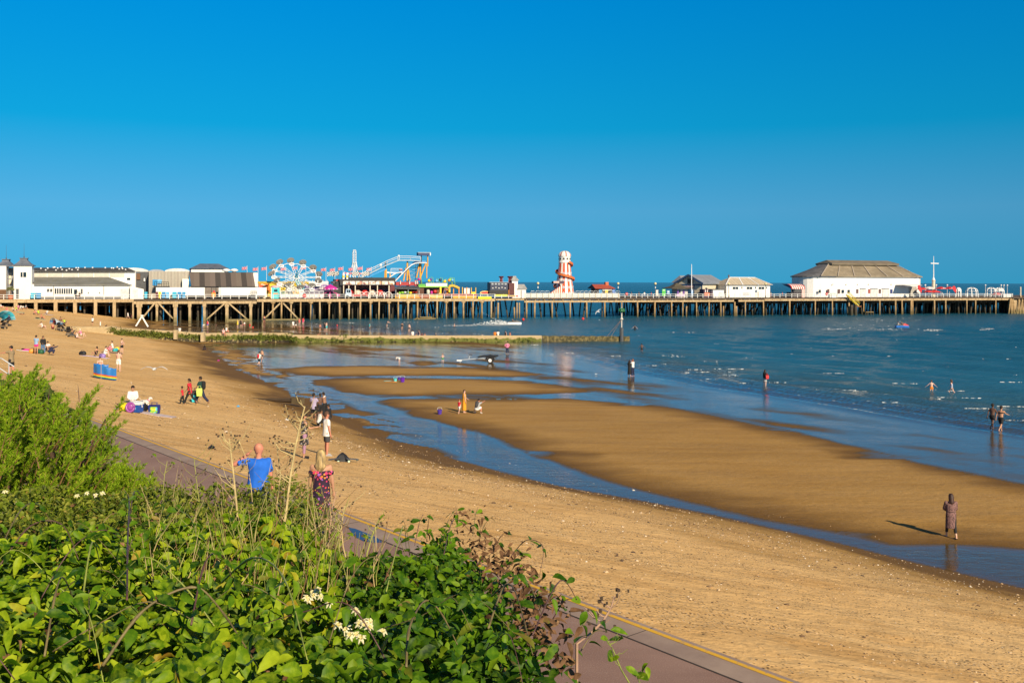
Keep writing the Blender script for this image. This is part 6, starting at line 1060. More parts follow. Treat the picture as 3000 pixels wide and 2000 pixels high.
t = NT('foam'); mp = t.mapped((1.6, 3.2, 1)); n1 = t.noise(1.4, mp, 5, .75); df = t.n('ShaderNodeBsdfDiffuse'); df.inputs[0].default_value = (.74, .76, .76, 1); tr_ = t.n('ShaderNodeBsdfTransparent'); mx = t.n('ShaderNodeMixShader'); t.set(mx, 0, t.ramp(n1, (.48, 0), (.62, .8))); t.t.links.new(tr_.outputs[0], mx.inputs[1]); t.t.links.new(df.outputs[0], mx.inputs[2]); t.t.links.new(mx.outputs[0], t.out.inputs[0]); foam_m = t.m   # lace: holes where the noise is low
def foam_patch(vs, fs, x, y, z, L, wd, ang, n=11, hgt=.04):
    b = len(vs); c, s_ = math.cos(ang), math.sin(ang); ph = R.uniform(0, 6)
    for i in range(n+1):
        f = i/n-.5; wv = wd*(1-(2*f)**2)*(.45 + .55*abs(math.sin(i*2.3+ph))); off = wd*.7*math.sin(i*1.3+ph)
        for k_ in (-.5, 0, .5): lx, ly = L*.8*f, off*.8 + wv*.7*k_; vs.append((x + lx*c - ly*s_, y + lx*s_ + ly*c, z + (hgt if k_ == 0 else -.03)))
        if i: a = b + 3*(i-1); fs += [(a, a+3, a+4, a+1), (a+1, a+4, a+5, a+2)]
vs = []; fs = []
def wave_at(px, py, L, wd, ang=None): q = G(px, py, 0); foam_patch(vs, fs, q.x, q.y, .10, L, wd, ang if ang is not None else R.uniform(-.2, .1))
for px, py, L in ((1995,975,7),(1968,1044,3.4),(1985,1047,2.4),(2190,1050,1.6),(2082,1061,2),(2040,1085,2.2),(2133,1083,4.2),(2140,1100,2.6),(1804,1045,1.6),(1670,1036,1.8),(1685,1049,1.4),(2280,1123,2.2),(2010,1094,1.2),(2060,1092,1.8),(1911,1073,1.8),(1944,1069,1),(2440,1096,3.0),(2650,1126,3.0),(2388,1144,.8),(2490,1146,1.4),(2520,1149,1.6),(2720,1171,2.6),(2800,1168,5),(2610,1182,1.8),(2870,1200,2.8),(2960,1194,2.4),(2960,1122,2.6),(2700,1144,3.2),(2795,1148,2.2),(2980,1235,2.0),(1560,1012,2.2),(1610,1040,1.4),(2085,1113,1.6),(2150,1103,1.2),(2180,1125,1.4),(860,948,4),(1010,946,4),(1025,947,3),(1050,965,3),(1105,964,2.5),(1130,962,2),(1175,970,2.4),(1270,960,3),(1300,978,2.5),(1200,945,5),(1400,980,3),(935,950,3)): wave_at(px, py, L, R.uniform(.07, .14)*(1 if py > 1000 else 1.5))
for i in range(30): wave_at(R.uniform(1750, 3000), R.uniform(930, 1110), R.uniform(.3, .9), R.uniform(.05, .1))
for i in range(46): wave_at(R.uniform(2420, 2700), R.uniform(932, 972), R.uniform(.4, 1.4), R.uniform(.06, .14))
for (px0, px1, py) in ((2405, 2520, 965), (2575, 2640, 966), (2715, 2765, 969), (2880, 2900, 965)):
    for k_ in range(8): f = R.random(); wave_at(px0 + (px1-px0)*f, py + R.uniform(-3, 3), R.uniform(1, 4), R.uniform(.15, .35))
q = G(1415, 955, 0)
for i in range(60): px = 1315 + 190*(i/60) + R.uniform(-4, 4); wave_at(px, 955 - 3*(i/60) + R.uniform(-1.6, 1.6)*(.3+i/60), R.uniform(1.5, 4), R.uniform(.3, .9)*(.5+i/60))
o = MB(); o.v = vs; o.f = fs; o.mi = [0]*len(fs); tag(o.build('sea_foam', foam_m, None, True), 'white foam on small breaking waves and wakes', 'foam', kind='stuff')
sp = MB()
for i in range(260): f = abs(R.gauss(0, .4)); a = Vector((-1.3 - f*7, R.uniform(-.5, .5)*(1+f), abs(R.gauss(0, .35))*(1.2 - abs(f-.4)) + .1)); sp.ball(a, R.uniform(.04, .16), n=5, m=3)
for i in range(60): f = R.random(); sp.ball((-3.2 - f*4.6, R.uniform(-.2, .2), .6 + 2.6*f + R.gauss(0, .12)), .05*(1.2-f), n=4, m=3)
o = sp.build('spray', M('spray_white', (.8, .82, .83), .7, .05)); o.location = (q1.x, q1.y, 0); tag(o, 'white spray fanning up behind the white jet ski', 'spray', kind='stuff')
# pebbles and shells in drifts along the beach
stone = []
lon = []; 
vs = np.zeros((0, 3)); n = 9000
uu = rng.uniform(-14, 75, n*6); cc = rng.uniform(.15, 1, n*6)*(Wtoe(uu)+2); dens = .05 + np.clip(fbm(uu*.10, cc*.8, 91)*1.6 + .1, 0, 1) + .6*np.exp(-((cc - 2.2)/1.2)**2) + .5*np.exp(-((cc - Wtoe(uu)*.72)/2.5)**2)
near = np.clip(1.6 - uu/45, .12, 1.2); sel = rng.random(n*6) < dens*near*.8; uu, cc = uu[sel][:26000], cc[sel][:26000]; sx, sy = xy(uu, cc); szz = terr(sx, sy); m = len(uu)
base = np.array([(1,0,0),(-.5,.85,0),(-.5,-.85,0),(0,0,.8),(.5,.6,.45),(.4,-.7,.4),(-.8,.0,.45)]); tri = np.array([(0,4,3),(4,1,3),(1,6,3),(6,2,3),(2,5,3),(5,0,3),(0,1,4),(1,2,6),(2,0,5)])
size = rng.lognormal(-3.95, .42, m)*np.clip(1 + uu/60, .9, 1.7); ang = rng.uniform(0, 6.28, m); st = rng.uniform(.5, 1.2, (m, 3)); V = base[None]*st[:, None, :]*size[:, None, None]; ca, sa = np.cos(ang)[:, None], np.sin(ang)[:, None]
VX = V[..., 0]*ca - V[..., 1]*sa + sx[:, None]; VY = V[..., 0]*sa + V[..., 1]*ca + sy[:, None]; VZ = V[..., 2]*.7 + szz[:, None]; verts = np.stack([VX, VY, VZ], -1).reshape(-1, 3); faces = (tri[None] + (np.arange(m)*7)[:, None, None]).reshape(-1, 3)
t = NT('pebbles_and_shells'); g = t.n('ShaderNodeNewGeometry'); t.princ(Base_Color=t.ramp(g.outputs['Random Per Island'], (0, (.05, .035, .025)), (.35, (.16, .09, .045)), (.6, (.38, .23, .11)), (.85, (.6, .42, .24)), (.985, (.72, .64, .52))), Roughness=.75); tag(big_mesh('pebbles', verts, faces, t.m, None, False), 'scattered pebbles and shells in drifts along the beach', 'pebbles', kind='stuff')
for px, py, m_, lb in ((842, 1231, white, 'crumpled white wrapper on the sand near the standing group'), (698, 1192, ltblue, 'pale blue scrap on the sand left of the driftwood'), (640, 1057, magenta, 'bright pink flip flop at the wet edge'), (620, 1314, black, 'black flip flop lying on the dry sand')):
    o = ground_thing('litter', px, py, R.uniform(0, 3), lb, 'litter'); mb = MB(); mb.loft([[(x*a*.16, y*a*.11, z) for x, y in ((-1,-.7),(.2,-1),(1,-.4),(.8,.6),(-.3,1),(-1.1,.4))] for a, z in ((.8, .01), (1, .05), (.5, .1))]); mb.build('scrap', m_, o); mb = MB(); mb.path([(-.1, 0, .09), (0, .02, .13), (.1, 0, .09)], .015, 4); mb.build('fold', m_, o)
# ------------------------------------------------------------------ people: one continuous remeshed body each, hair and clothes as children
SK = {'l': (.62, .36, .25), 't': (.48, .25, .15), 'b': (.28, .14, .08), 'd': (.12, .06, .04), 'p': (.66, .40, .31), 'r': (.55, .22, .14)}
def cloth(key):
    C_ = dict(white=(.78,.76,.72), black=(.012,.012,.014), navy=(.015,.02,.06), red=(.6,.02,.04), coral=(.7,.16,.12), pink=(.72,.22,.36), hot=(.75,.04,.28), blue=(.01,.13,.62), sky=(.25,.4,.62), aqua=(.04,.45,.5), orange=(.75,.22,.02), amber=(.72,.32,.02), lime=(.42,.6,.04), green=(.02,.3,.1), lilac=(.42,.36,.52), grey=(.35,.35,.36), dark=(.05,.05,.055), brown=(.1,.05,.03), khaki=(.28,.21,.12), pine=(.01,.05,.045), denim=(.1,.18,.32), mauve=(.36,.2,.3), hair=(.02,.012,.008), blond=(.42,.29,.12), ginger=(.3,.1,.03), auburn=(.045,.014,.009), gold=(.75,.55,.05), maroon=(.14,.01,.02), cream=(.6,.5,.36))
    if key == 'leopard':
        if 'c_leopard' in MATS: return MATS['c_leopard']
        t = NT('c_leopard'); mp = t.mapped((1, 1, 1), src='obj'); v = t.n('ShaderNodeTexVoronoi'); t.set(v, 'Vector', mp); v.inputs['Scale'].default_value = 22; n1 = t.noise(8, mp, 3)
        t.princ(Base_Color=t.mix(t.ramp(v, (.32, 1), (.45, 0)), (.22, .115, .105), (.03, .016, .016)), Roughness=.85); MATS['c_leopard'] = t.m; return t.m
    if key == 'floral':
        if 'c_floral' in MATS: return MATS['c_floral']
        t = NT('c_floral'); mp = t.mapped((1, 1, 1), src='obj'); v = t.n('ShaderNodeTexVoronoi'); t.set(v, 'Vector', mp); v.inputs['Scale'].default_value = 17; sp = t.n('ShaderNodeSeparateColor'); t.set(sp, 0, v.outputs['Color']); petal = t.ramp(sp.outputs[0], (0, (.7, .04, .14)), (.3, (.75, .12, .3)), (.55, (.75, .3, .05)), (.75, (.35, .12, .5)), (.88, (.7, .06, .08))); petal.color_ramp.interpolation = 'CONSTANT'
        z = t.n('ShaderNodeSeparateXYZ'); t.set(z, 0, mp); band = t.ramp(z.outputs[2], (.60, .14), (.66, .85)) if False else t.math('MULTIPLY', t.math('GREATER_THAN', z.outputs[2], 1.16), t.math('LESS_THAN', z.outputs[2], 1.335))
        spots = t.math('LESS_THAN', v.outputs['Distance'], .5); weak = t.math('MULTIPLY', t.math('LESS_THAN', v.outputs['Distance'], .3), .8); f = t.math('MAXIMUM', t.math('MULTIPLY', band, spots), weak)
        t.princ(Base_Color=t.mix(f, (.025, .008, .03), petal), Roughness=.8); MATS['c_floral'] = t.m; return t.m
    if key == 'dots': return mottled('c_dots', [(.02, .02, .022)]*5 + [(.5, .45, .42), (.3, .2, .16)], 26, .8)
    if key == 'stripe': return striped('c_stripe', [(.78, .74, .7), (.5, .08, .1)], .16, 2, .8)
    return M('c_'+key, C_[key], .85, .12, 9) if key not in ('blond', 'auburn', 'ginger') else M('c_'+key, C_[key], .6, .75, 9, stretch=(2, 2, .3))
def skin(k): return M('skin_'+k, SK[k], .6, .08, 6)
BAKE = []
def remesh(o, vox, it=3):
    m = o.modifiers.new('r', 'REMESH'); m.mode = 'VOXEL'; m.voxel_size = vox; m.use_smooth_shade = True
    s_ = o.modifiers.new('s', 'SMOOTH'); s_.factor = .5; s_.iterations = it; BAKE.append(o)
def cap(mb, p0, p1, r0, r1, wx=1.0, right=None, flat0=False, flat1=False, n=10):
    """tapered limb with round or flat ends; wx widens it along `right`"""
    p0, p1 = Vector(p0), Vector(p1); t = p1 - p0; L = t.length
    if L < 1e-6: return mb.ball(p0, r0)
    t.normalize(); a = Vector(right) if right is not None else (Vector((1, 0, 0)) if abs(t.x) < .8 else Vector((0, 1, 0))); a = (a - t*a.dot(t)).normalized(); b = t.cross(a); rings = []
    def ring(c, r): rings.append([c + a*(r*wx*math.cos(2*math.pi*k_/n)) + b*(r*math.sin(2*math.pi*k_/n)) for k_ in range(n)])
    if not flat0:
        for q in (.12, .6, 1.1): ring(p0 - t*r0*math.cos(q), r0*math.sin(q))
    ring(p0, r0); ring(p1, r1)
    if not flat1:
        for q in (1.1, .6, .12): ring(p1 + t*r1*math.cos(q), r1*math.sin(q))
    return mb.loft(rings)
ARMS = dict(down=(4, 9, 12, 4), back=(-38, 12, -40, 8), fwd=(50, 8, 75, 0), phone=(38, 6, 95, -14), hip=(-12, 38, 22, -40), out=(8, 42, 12, 48), up=(75, 30, 150, -25), head=(0, 76, 178, -53), swingf=(26, 6, 42, 2), swingb=(-28, 8, -14, 4), reach=(78, 8, 82, 4), hug=(42, 12, 80, -45), dangle=(6, 4, 10, 2), front=(20, 10, 55, -38))
POSES = dict(stand=dict(L=(2, 2, 4), Rr=(-1, 3, 4)), walk=dict(L=(26, 10, 2), Rr=(-20, 24, 2), arms=('swingb', 'swingf'), lean=4), stroll=dict(L=(14, 6, 3), Rr=(-11, 14, 3), lean=2), sit=dict(L=(122, 100, 8), Rr=(116, 104, 8), lean=-14, arms=('back', 'back')), sithug=dict(L=(126, 112, 6), Rr=(120, 108, 6), lean=14, arms=('hug', 'hug')), sitlegs=dict(L=(88, 8, 8), Rr=(92, 18, 10), lean=-8, arms=('back', 'fwd')), cross=dict(L=(78, 92, 46), Rr=(78, 92, 46), lean=8, arms=('front', 'front')), crouch=dict(L=(112, 138, 14), Rr=(104, 136, 14), lean=34, arms=('reach', 'reach')), bend=dict(L=(-4, 4, 8), Rr=(4, 6, 8), lean=84, arms=('dangle', 'dangle')), stoop=dict(L=(0, 8, 5), Rr=(6, 10, 5), lean=26, arms=('reach', 'fwd')), lie=dict(L=(-88, 0, 5), Rr=(-86, 4, 5), lean=87, arms=('reach', 'reach')), chair=dict(L=(84, 84, 7), Rr=(88, 78, 7), lean=-12, arms=('front', 'down'), seat=.34))
def person(px, py, h, hd, pose, top, bot, hair, label, sk='l', arms=None, extra='', wade=0.0, group=None, loc=None, lean=None, turn=0, voxel=None, fat=1.0, female=False):
    q = Vector(loc) if loc is not None else G(px, py, wade); s = h/1.75; hs = s**-.33 if h < 1.5 else 1.0; P_ = POSES[pose]; ln = math.radians(P_.get('lean', 0) if lean is None else lean)
    vox = voxel or (.022 if q.y < 45 else .03)
    V = Vector; fl = lambda p, qd: V((0, math.sin(p), -math.cos(p)))
    hip = V((0, 0, 0)); up = V((0, math.sin(ln), math.cos(ln))); fw = V((0, math.cos(ln), -math.sin(ln))); chest = hip + up*.33; nb = hip + up*.52; J = {}
    tr = math.radians(turn); hdv = (up*.8 + V((0, math.sin(ln*.4), math.cos(ln*.4)))*.4).normalized(); hc = nb + hdv*.175*hs; ff = (fw - hdv*fw.dot(hdv)).normalized(); ff = Matrix.Rotation(-tr, 3, hdv) @ ff; rt = ff.cross(hdv)
    lows = []
    for sd_, k_ in ((-1, 'L'), (1, 'R')):
        th, kn, sp = P_['L' if sd_ < 0 else 'Rr']; th, kn, sp = math.radians(th), math.radians(kn), math.radians(sp); h0 = hip + V((sd_*.095, 0, -.03))
        d1 = V((sd_*math.sin(sp), math.sin(th)*math.cos(sp), -math.cos(th)*math.cos(sp))); knee = h0 + d1*.43; a2 = th - kn; in_ = sp if pose != 'cross' else -1.0; d2 = V((sd_*math.sin(in_*.6), math.sin(a2), -math.cos(a2))).normalized(); ank = knee + d2*.42
        fwd = V((sd_*.15, math.cos(a2*.9), max(math.sin(a2*.9), -.6)*.9)) if abs(a2) > .5 else V((sd_*.18, 1, -.08)); fwd.normalize(); toe_ = ank + fwd*.17 + V((0, 0, -.05 if abs(a2) < .9 else 0)); heel = ank - fwd*.04 + V((0, 0, -.05 if abs(a2) < .9 else 0))
        J[k_] = (h0, knee, ank, heel, toe_); lows += [heel.z-.03, toe_.z-.025, knee.z-.055]
    lows.append(hip.z - .15)
    if pose == 'lie': lows = [hip.z-.12]
    zmin = min(lows); off = V((0, 0, -zmin + P_.get('seat', 0)*0)); A_ = {}
    ar = arms or P_.get('arms', ('down', 'down'))
    for sd_, k_ in ((-1, 0), (1, 1)):
        p1, q1_, p2, q2_ = [math.radians(x) for x in ARMS[ar[k_]]]; sh = hip + up*.475 + V((sd_*.185, 0, 0)); b_ = ln*.5 if pose in ('stoop', 'crouch', 'sit') else 0
        d1 = V((sd_*math.sin(q1_), math.sin(p1+b_)*math.cos(q1_), -math.cos(p1+b_)*math.cos(q1_))); el = sh + d1*.29; d2 = V((sd_*math.sin(q2_), math.sin(p2+b_)*math.cos(q2_), -math.cos(p2+b_)*math.cos(q2_))); wr = el + d2*.26; A_[k_] = (sh, el, wr, wr + d2*.09, d2)
    X = V((1, 0, 0)); o_ = lambda p: (p + off)*s
    mb = MB(); c = lambda p0, p1, r0, r1, wx=1.0, right=None, f0=False, f1=False: cap(mb, o_(p0), o_(p1), r0*s, r1*s, wx, right, f0, f1)
    g = fat
    c(hip + up*-.02, hip + up*.16, .125*g, .11*g, 1.32, X); c(hip + up*.14, nb - up*.13, .11*g, .125*g**.5, 1.36, X); c(nb - up*.09 - X*.12, nb - up*.09 + X*.12, .085, .085); c(nb - up*.05, hc - hdv*.03, .058, .052)
    c(hc - hdv*.045*hs + ff*.012*hs, hc + hdv*.035*hs, .076*hs, .09*hs); c(hc - hdv*.085*hs + ff*.035*hs, hc - hdv*.05*hs + ff*.03*hs, .05*hs, .06*hs); c(hc + ff*.085*hs - hdv*.01, hc + ff*.1*hs - hdv*.03, .012*hs, .018*hs)
    for e in (-1, 1): c(hc + rt*e*.086*hs - hdv*.02, hc + rt*e*.088*hs + hdv*.02, .016*hs, .02*hs)
    for k_ in 'LR':
        h0, knee, ank, heel, toe_ = J[k_]; c(h0 + V((0, 0, .02)), knee, .092*g**.5, .06); c(knee, knee.lerp(ank, .35), .058, .06); c(knee.lerp(ank, .35), ank, .06, .037); c(heel, toe_, .036, .026, 1.25, X); c(ank, heel, .036, .036)
    for k_ in (0, 1): sh, el, wr, hn, d2 = A_[k_]; c(sh, el, .05, .04); c(el, el.lerp(wr, .3), .04, .042); c(el.lerp(wr, .3), wr, .042, .027); c(wr, hn, .034, .034, 1.0)
    sm = skin(sk); b = mb.build('person', sm); b.location = q - V((0, 0, .02)); b.rotation_euler = (0, 0, -math.radians(hd)); remesh(b, vox); tag(b, label, 'person', group)
    b['near'] = 0
    # hands: four fingers and a thumb from the palm
    if q.y < 90:
        fm = MB()
        for k_, sd_ in ((0, -1), (1, 1)):
            sh, el, wr, hn, d2 = A_[k_]; side = d2.cross(V((0, 0, 1)) if abs(d2.z) < .9 else V((0, 1, 0))).normalized(); nrm = side.cross(d2)
            for i, L in enumerate((.062, .07, .066, .052)): p0 = hn + side*(i-1.5)*.019 + d2*.02; p1 = p0 + d2*L*.55 + nrm*.006; p2 = p1 + d2*L*.4 + nrm*.022; fm.path([o_(p0 - d2*.02), o_(p0), o_(p1), o_(p2)], [.0095*s, .0095*s, .0085*s, .006*s], 5)
            p0 = wr + d2*.04 - side*.025*sd_; fm.path([o_(p0), o_(p0 - side*.03*sd_ + d2*.03), o_(p0 - side*.035*sd_ + d2*.065)], [.012*s, .011*s, .007*s], 5)
        FING.append((b, fm))
    if q.y < 90:
        em = MB()
        for e in (-1, 1): em.ball(o_(hc + ff*.085*hs + rt*e*.032*hs + hdv*.012), .011*s*hs, n=6, m=4)
        em.build('eyes', M('eye_dark', (.03, .02, .015), .3), b); em = MB(); em.ball(o_(hc + ff*.083*hs - hdv*.062*hs), .024*s*hs, .008*s, .006*s, 6, 4); em.build('lips', M('lip', (.4, .14, .11), .5), b)
    e_ = .013 if vox < .025 else .016
    def grow(name, mat, segs, vx=None):
        m2 = MB()
        for a in segs: cap(m2, o_(a[0]), o_(a[1]), a[2]*s, a[3]*s, a[4] if len(a) > 4 else 1.0, X if len(a) > 4 and a[4] != 1.0 else None, a[5] if len(a) > 5 else False, a[6] if len(a) > 6 else False)
        w_ = m2.build(name, mat, b); remesh(w_, vx or vox, 2); return w_
    ty, _, col = top.partition(':')
    torso = lambda z0, flare=1.0: [(hip + up*z0, hip + up*.16, (.128*g+e_)*flare, .112*g+e_, 1.34, True), (hip + up*.14, nb - up*.13, .112*g+e_, .127*g**.5+e_, 1.37), (nb - up*.09 - X*.125, nb - up*.09 + X*.125, .087+e_, .087+e_)]
    if ty in ('tee', 'long', 'tank', 'shirt', 'coat'):
        sg_ = torso(-.06 if ty != 'shirt' else -.16, 1.06)
        if ty != 'tank':
            for k_ in (0, 1):
                sh, el, wr, hn, d2 = A_[k_]
                if ty in ('long', 'coat'): sg_ += [(sh, el, .056+e_, .046+e_), (el, el.lerp(wr, .95), .046+e_, .032+e_, 1.0, False, True)]
                else: sg_ += [(sh, sh.lerp(el, .72), .056+e_, .054+e_, 1.0, False, True)]
            sg_ += [(nb - up*.07, nb - up*.005, .07, .066, 1.0, False, True)]
        grow('shirt' if ty != 'coat' else 'jacket', cloth(col), sg_)
    elif ty == 'bikini': grow('bikini_top', cloth(col), [(nb - up*.2, nb - up*.13, .127+e_, .13+e_, 1.36, True, True)])
    elif ty == 'suit': grow('swimsuit', cloth(col), [(hip + up*-.06, hip + up*.16, .12*g+e_, .112*g+e_, 1.34, True), (hip + up*.14, nb - up*.12, .112*g+e_, .127+e_, 1.36, False, True)])
    elif ty in ('dress', 'maxi', 'longdress', 'off', 'robe'):
        zl = {'dress': .42, 'maxi': .78, 'longdress': .56, 'off': .5, 'robe': .74}[ty]; kx = (J['L'][1] + J['R'][1])*.5 if zl > .3 else hip; bot_ = hip.lerp(kx, min(1, zl/.46)); 
        if zl > .46: bot_ = kx.lerp((J['L'][2] + J['R'][2])*.5, (zl-.46)/.42)
        fl_ = {'dress': .2, 'maxi': .165, 'longdress': .175, 'off': .2, 'robe': .2}[ty]
        sg_ = [(bot_, hip + up*.02, fl_*g**.5, .132*g+e_, 1.2, True), (hip + up*-.02, hip + up*.16, .13*g+e_, .114*g+e_, 1.34), (hip + up*.14, nb - up*(.13 if ty != 'off' else .17), .112*g+e_, .127*g**.5+e_, 1.37, False, ty == 'off')]
        if ty != 'off': sg_.append((nb - up*.09 - X*.11, nb - up*.09 + X*.11, .086+e_, .086+e_))
        if ty in ('longdress', 'robe'):
            for k_ in (0, 1): sh, el, wr, hn, d2 = A_[k_]; sg_ += [(sh, el, .06+e_, .05+e_), (el, el.lerp(wr, .7), .05+e_, .042+e_, 1.0, False, True)]
        if ty == 'off': sg_ += [(nb - up*.21, nb - up*.12, .16+e_, .148+e_, 1.62, True, True)]
        grow('dress', cloth(col), sg_)
        if ty == 'longdress': w_ = grow('waist_tie', cloth('black'), [(hip + up*.12, hip + up*.145, .134*g+e_, .134*g+e_, 1.35, True, True)])
    tb, _, cb = bot.partition(':')
    if tb in ('shorts', 'short', 'trousers', 'leggings', 'brief', 'skirt'):
        r = {'shorts': .85, 'short': .5, 'brief': .12}.get(tb, 1); sg_ = [(hip + up*-.04, hip + up*.09, .126*g+e_*.8, .114*g+e_*.8, 1.33, False, True)]
        for k_ in 'LR':
            h0, knee, ank, heel, toe_ = J[k_]
            if tb == 'skirt': continue
            if tb in ('trousers', 'leggings'): lo = knee.lerp(ank, .93 if tb == 'trousers' else .72); ex = .012 if tb == 'trousers' else -.004; sg_ += [(h0, knee, .094*g**.5+e_, .064+e_+ex), (knee, lo, .064+e_+ex, (.052 if tb == 'trousers' else .046)+e_+ex*.8, 1.0, False, True)]
            else: sg_ += [(h0, h0.lerp(knee, r), .096*g**.5+e_, .09*g**.5+e_ - .012*r, 1.0, False, True)]
        if tb == 'skirt': sg_.append((hip.lerp((J['L'][1] + J['R'][1])*.5, .8), hip, .19, .13+e_, 1.2, True))
        grow(tb if tb != 'brief' else 'swim_briefs', cloth(cb), sg_)
    hn_, _, hcx = hair.partition(':'); hm = cloth(hcx or 'hair')
    if hn_ in ('short', 'long', 'bun', 'tail', 'scarf'):
        k1 = .017 if hn_ != 'scarf' else .024; sg_ = [(hc + hdv*.012*hs - ff*.024*hs, hc + hdv*.05*hs - ff*.005*hs, .083*hs+k1*.6, .086*hs+k1)]
        if hn_ == 'long': sg_ += [(hc - ff*.03*hs - hdv*.02, nb - ff*.075 - up*.03, .098*hs, .088, 1.12), (nb - ff*.075 - up*.02, nb - ff*.1 - up*.14, .07, .03, 1.9)]
        if hn_ == 'scarf': sg_ += [(hc - ff*.02, nb - up*.03, .095*hs, .13, 1.15)]
        if hn_ == 'bun': sg_ += [(hc - ff*.1*hs + hdv*.06*hs, hc - ff*.11*hs + hdv*.07*hs, .045*hs, .045*hs)]
        if hn_ == 'tail': sg_ += [(hc - ff*.1*hs + hdv*.04*hs, hc - ff*.15*hs - hdv*.14*hs, .034*hs, .018*hs)]
        grow('hair' if hn_ != 'scarf' else 'headscarf', hm, sg_)
    elif hn_ in ('cap', 'hat'):
        grow('hat', hm, [(hc + hdv*.02*hs - ff*.008, hc + hdv*.045*hs - ff*.008, .098*hs, .097*hs)] + ([(hc + hdv*.03*hs + ff*.05*hs, hc + hdv*.025*hs + ff*.13*hs, .05*hs, .04*hs)] if hn_ == 'cap' else [(hc + hdv*.03*hs, hc + hdv*.045*hs, .16*hs, .15*hs, 1.0, True, True)]))
    for ex in extra.split():
        if ex.startswith('pack'): m_ = cloth(ex.partition(':')[2] or 'black'); grow('backpack', m_, [(hip + up*.12 - fw*.19, nb - up*.1 - fw*.2, .11, .12, 1.25)]); 
        if ex.startswith('shoe'): [grow('shoe', cloth(ex.partition(':')[2] or 'dark'), [(J[k_][3] + V((0, 0, .005)), J[k_][4] + V((0, .02, .005)), .044, .036, 1.3)]) for k_ in 'LR']
        if ex.startswith('towel'): grow('neck_towel', cloth('white'), [(nb - up*.03 - X*.07 - fw*.05, nb + up*.02 + X*.07 - fw*.05, .045, .045), (nb + X*.09, nb + X*.1 - up*.16 + fw*.12, .04, .03)])
        if ex == 'phone': a_ = A_[1]; pm = MB(); cpt = o_(a_[3] + a_[4]*.09); pm.box(cpt.x-.035*s, cpt.x+.035*s, cpt.y-.005, cpt.y+.005, cpt.z-.02*s, cpt.z+.12*s); po = pm.build('phone', M('phone_white', (.7, .75, .8), .3)); po.location = b.location; po.rotation_euler = b.rotation_euler; tag(po, 'white phone held up by the woman in the dark patterned dress', 'phone'); 
        if ex == 'watch': a_ = A_[0]; grow('watch', cloth('black'), [(a_[1].lerp(a_[2], .86), a_[1].lerp(a_[2], .95), .037, .036, 1.0, True, True)], .012)
        if ex == 'sandals': [grow('sandal', cloth('black'), [(J[k_][3] + V((0, 0, -.012)), J[k_][4] + V((0, .01, -.012)), .034, .03, 1.4)]) for k_ in 'LR']
    return b, (lambda p: o_(p)), A_, J
FING = []
p = person
# nearest figures
FP = lambda px, py: P(px, py, PZ)
p(0, 0, 1.8, -4, 'stand', 'tee:blue', 'shorts:navy', '', 'bald man in a bright blue polo shirt with a hand to his head', 'r', ('head', 'down'), 'watch shoe:dark', loc=FP(757, 1567), fat=1.2, turn=4)
p(0, 0, 1.66, 0, 'stand', 'off:floral', '', 'long:blond', 'blonde woman in an off shoulder floral dress standing on the promenade', 't', ('down', 'down'), 'sandals', loc=FP(940, 1566), fat=1.05)
p(2786, 1574, 1.64, 8, 'stroll', 'longdress:leopard', 'leggings:black', 'long:auburn', 'lone woman in a brown leopard print dress walking on the wet sand', 'l', ('front', 'front'), 'sandals', fat=1.12)
p(891, 1341, 1.64, 70, 'stand', 'dress:dots', 'leggings:mauve', 'bun', 'woman in a dark patterned tunic and mauve leggings holding out a phone', 't', ('down', 'phone'), 'shoe:black phone')
p(957, 1334, 1.76, 62, 'stand', 'shirt:white', 'shorts:dark', 'short:brown', 'man in a white shirt and dark shorts standing beside the woman with the phone', 'r', None, 'shoe:grey', fat=1.15)
p(919, 1236, 1.8, 25, 'stand', 'shirt:lilac', 'shorts:black', 'short', 'tall man in a lilac T shirt seen from behind in the standing group of three', 'b', ('down', 'phone'))
p(938, 1229, 1.72, -40, 'stand', '', 'shorts:black', 'short', 'bare chested man in the middle of the standing group of three', 'd', ('phone', 'front'))
p(952, 1224, 1.74, -60, 'stoop', '', 'trousers:black', 'short', 'bare chested man in black trousers with a white towel round his neck', 'b', ('phone', 'front'), 'towel', lean=12)
p(934, 1250, 1.7, 60, 'sithug', 'tank:white', 'shorts:black', 'short', 'man in a white vest sitting on the sand at the feet of the group', 'b')
p(966, 1243, 1.7, -80, 'cross', 'tee:black', 'shorts:dark', 'short', 'man with dark hair sitting behind the man in the white shirt', 'b')
# the walking family and the picnic
p(534, 1184, 1.05, -95, 'stroll', 'tee:red', 'trousers:black', 'short', 'small boy in a red T shirt walking at the head of the family', 'b')
p(556, 1185, 1.6, -85, 'walk', 'shirt:red', 'leggings:black', 'tail', 'woman in a long red top walking with a ponytail behind the boy', 'b')
p(589, 1184, 1.76, -80, 'walk', 'tee:pine', 'trousers:navy', 'short', 'man in dark green carrying a black rucksack and bags at the back of the family', 'b', ('swingf', 'dangle'), 'pack:black')
p(389, 1203, 1.6, 160, 'cross', 'long:white', 'trousers:dark', 'bun', 'woman in white with sunglasses sitting behind the blue cool box', 't')
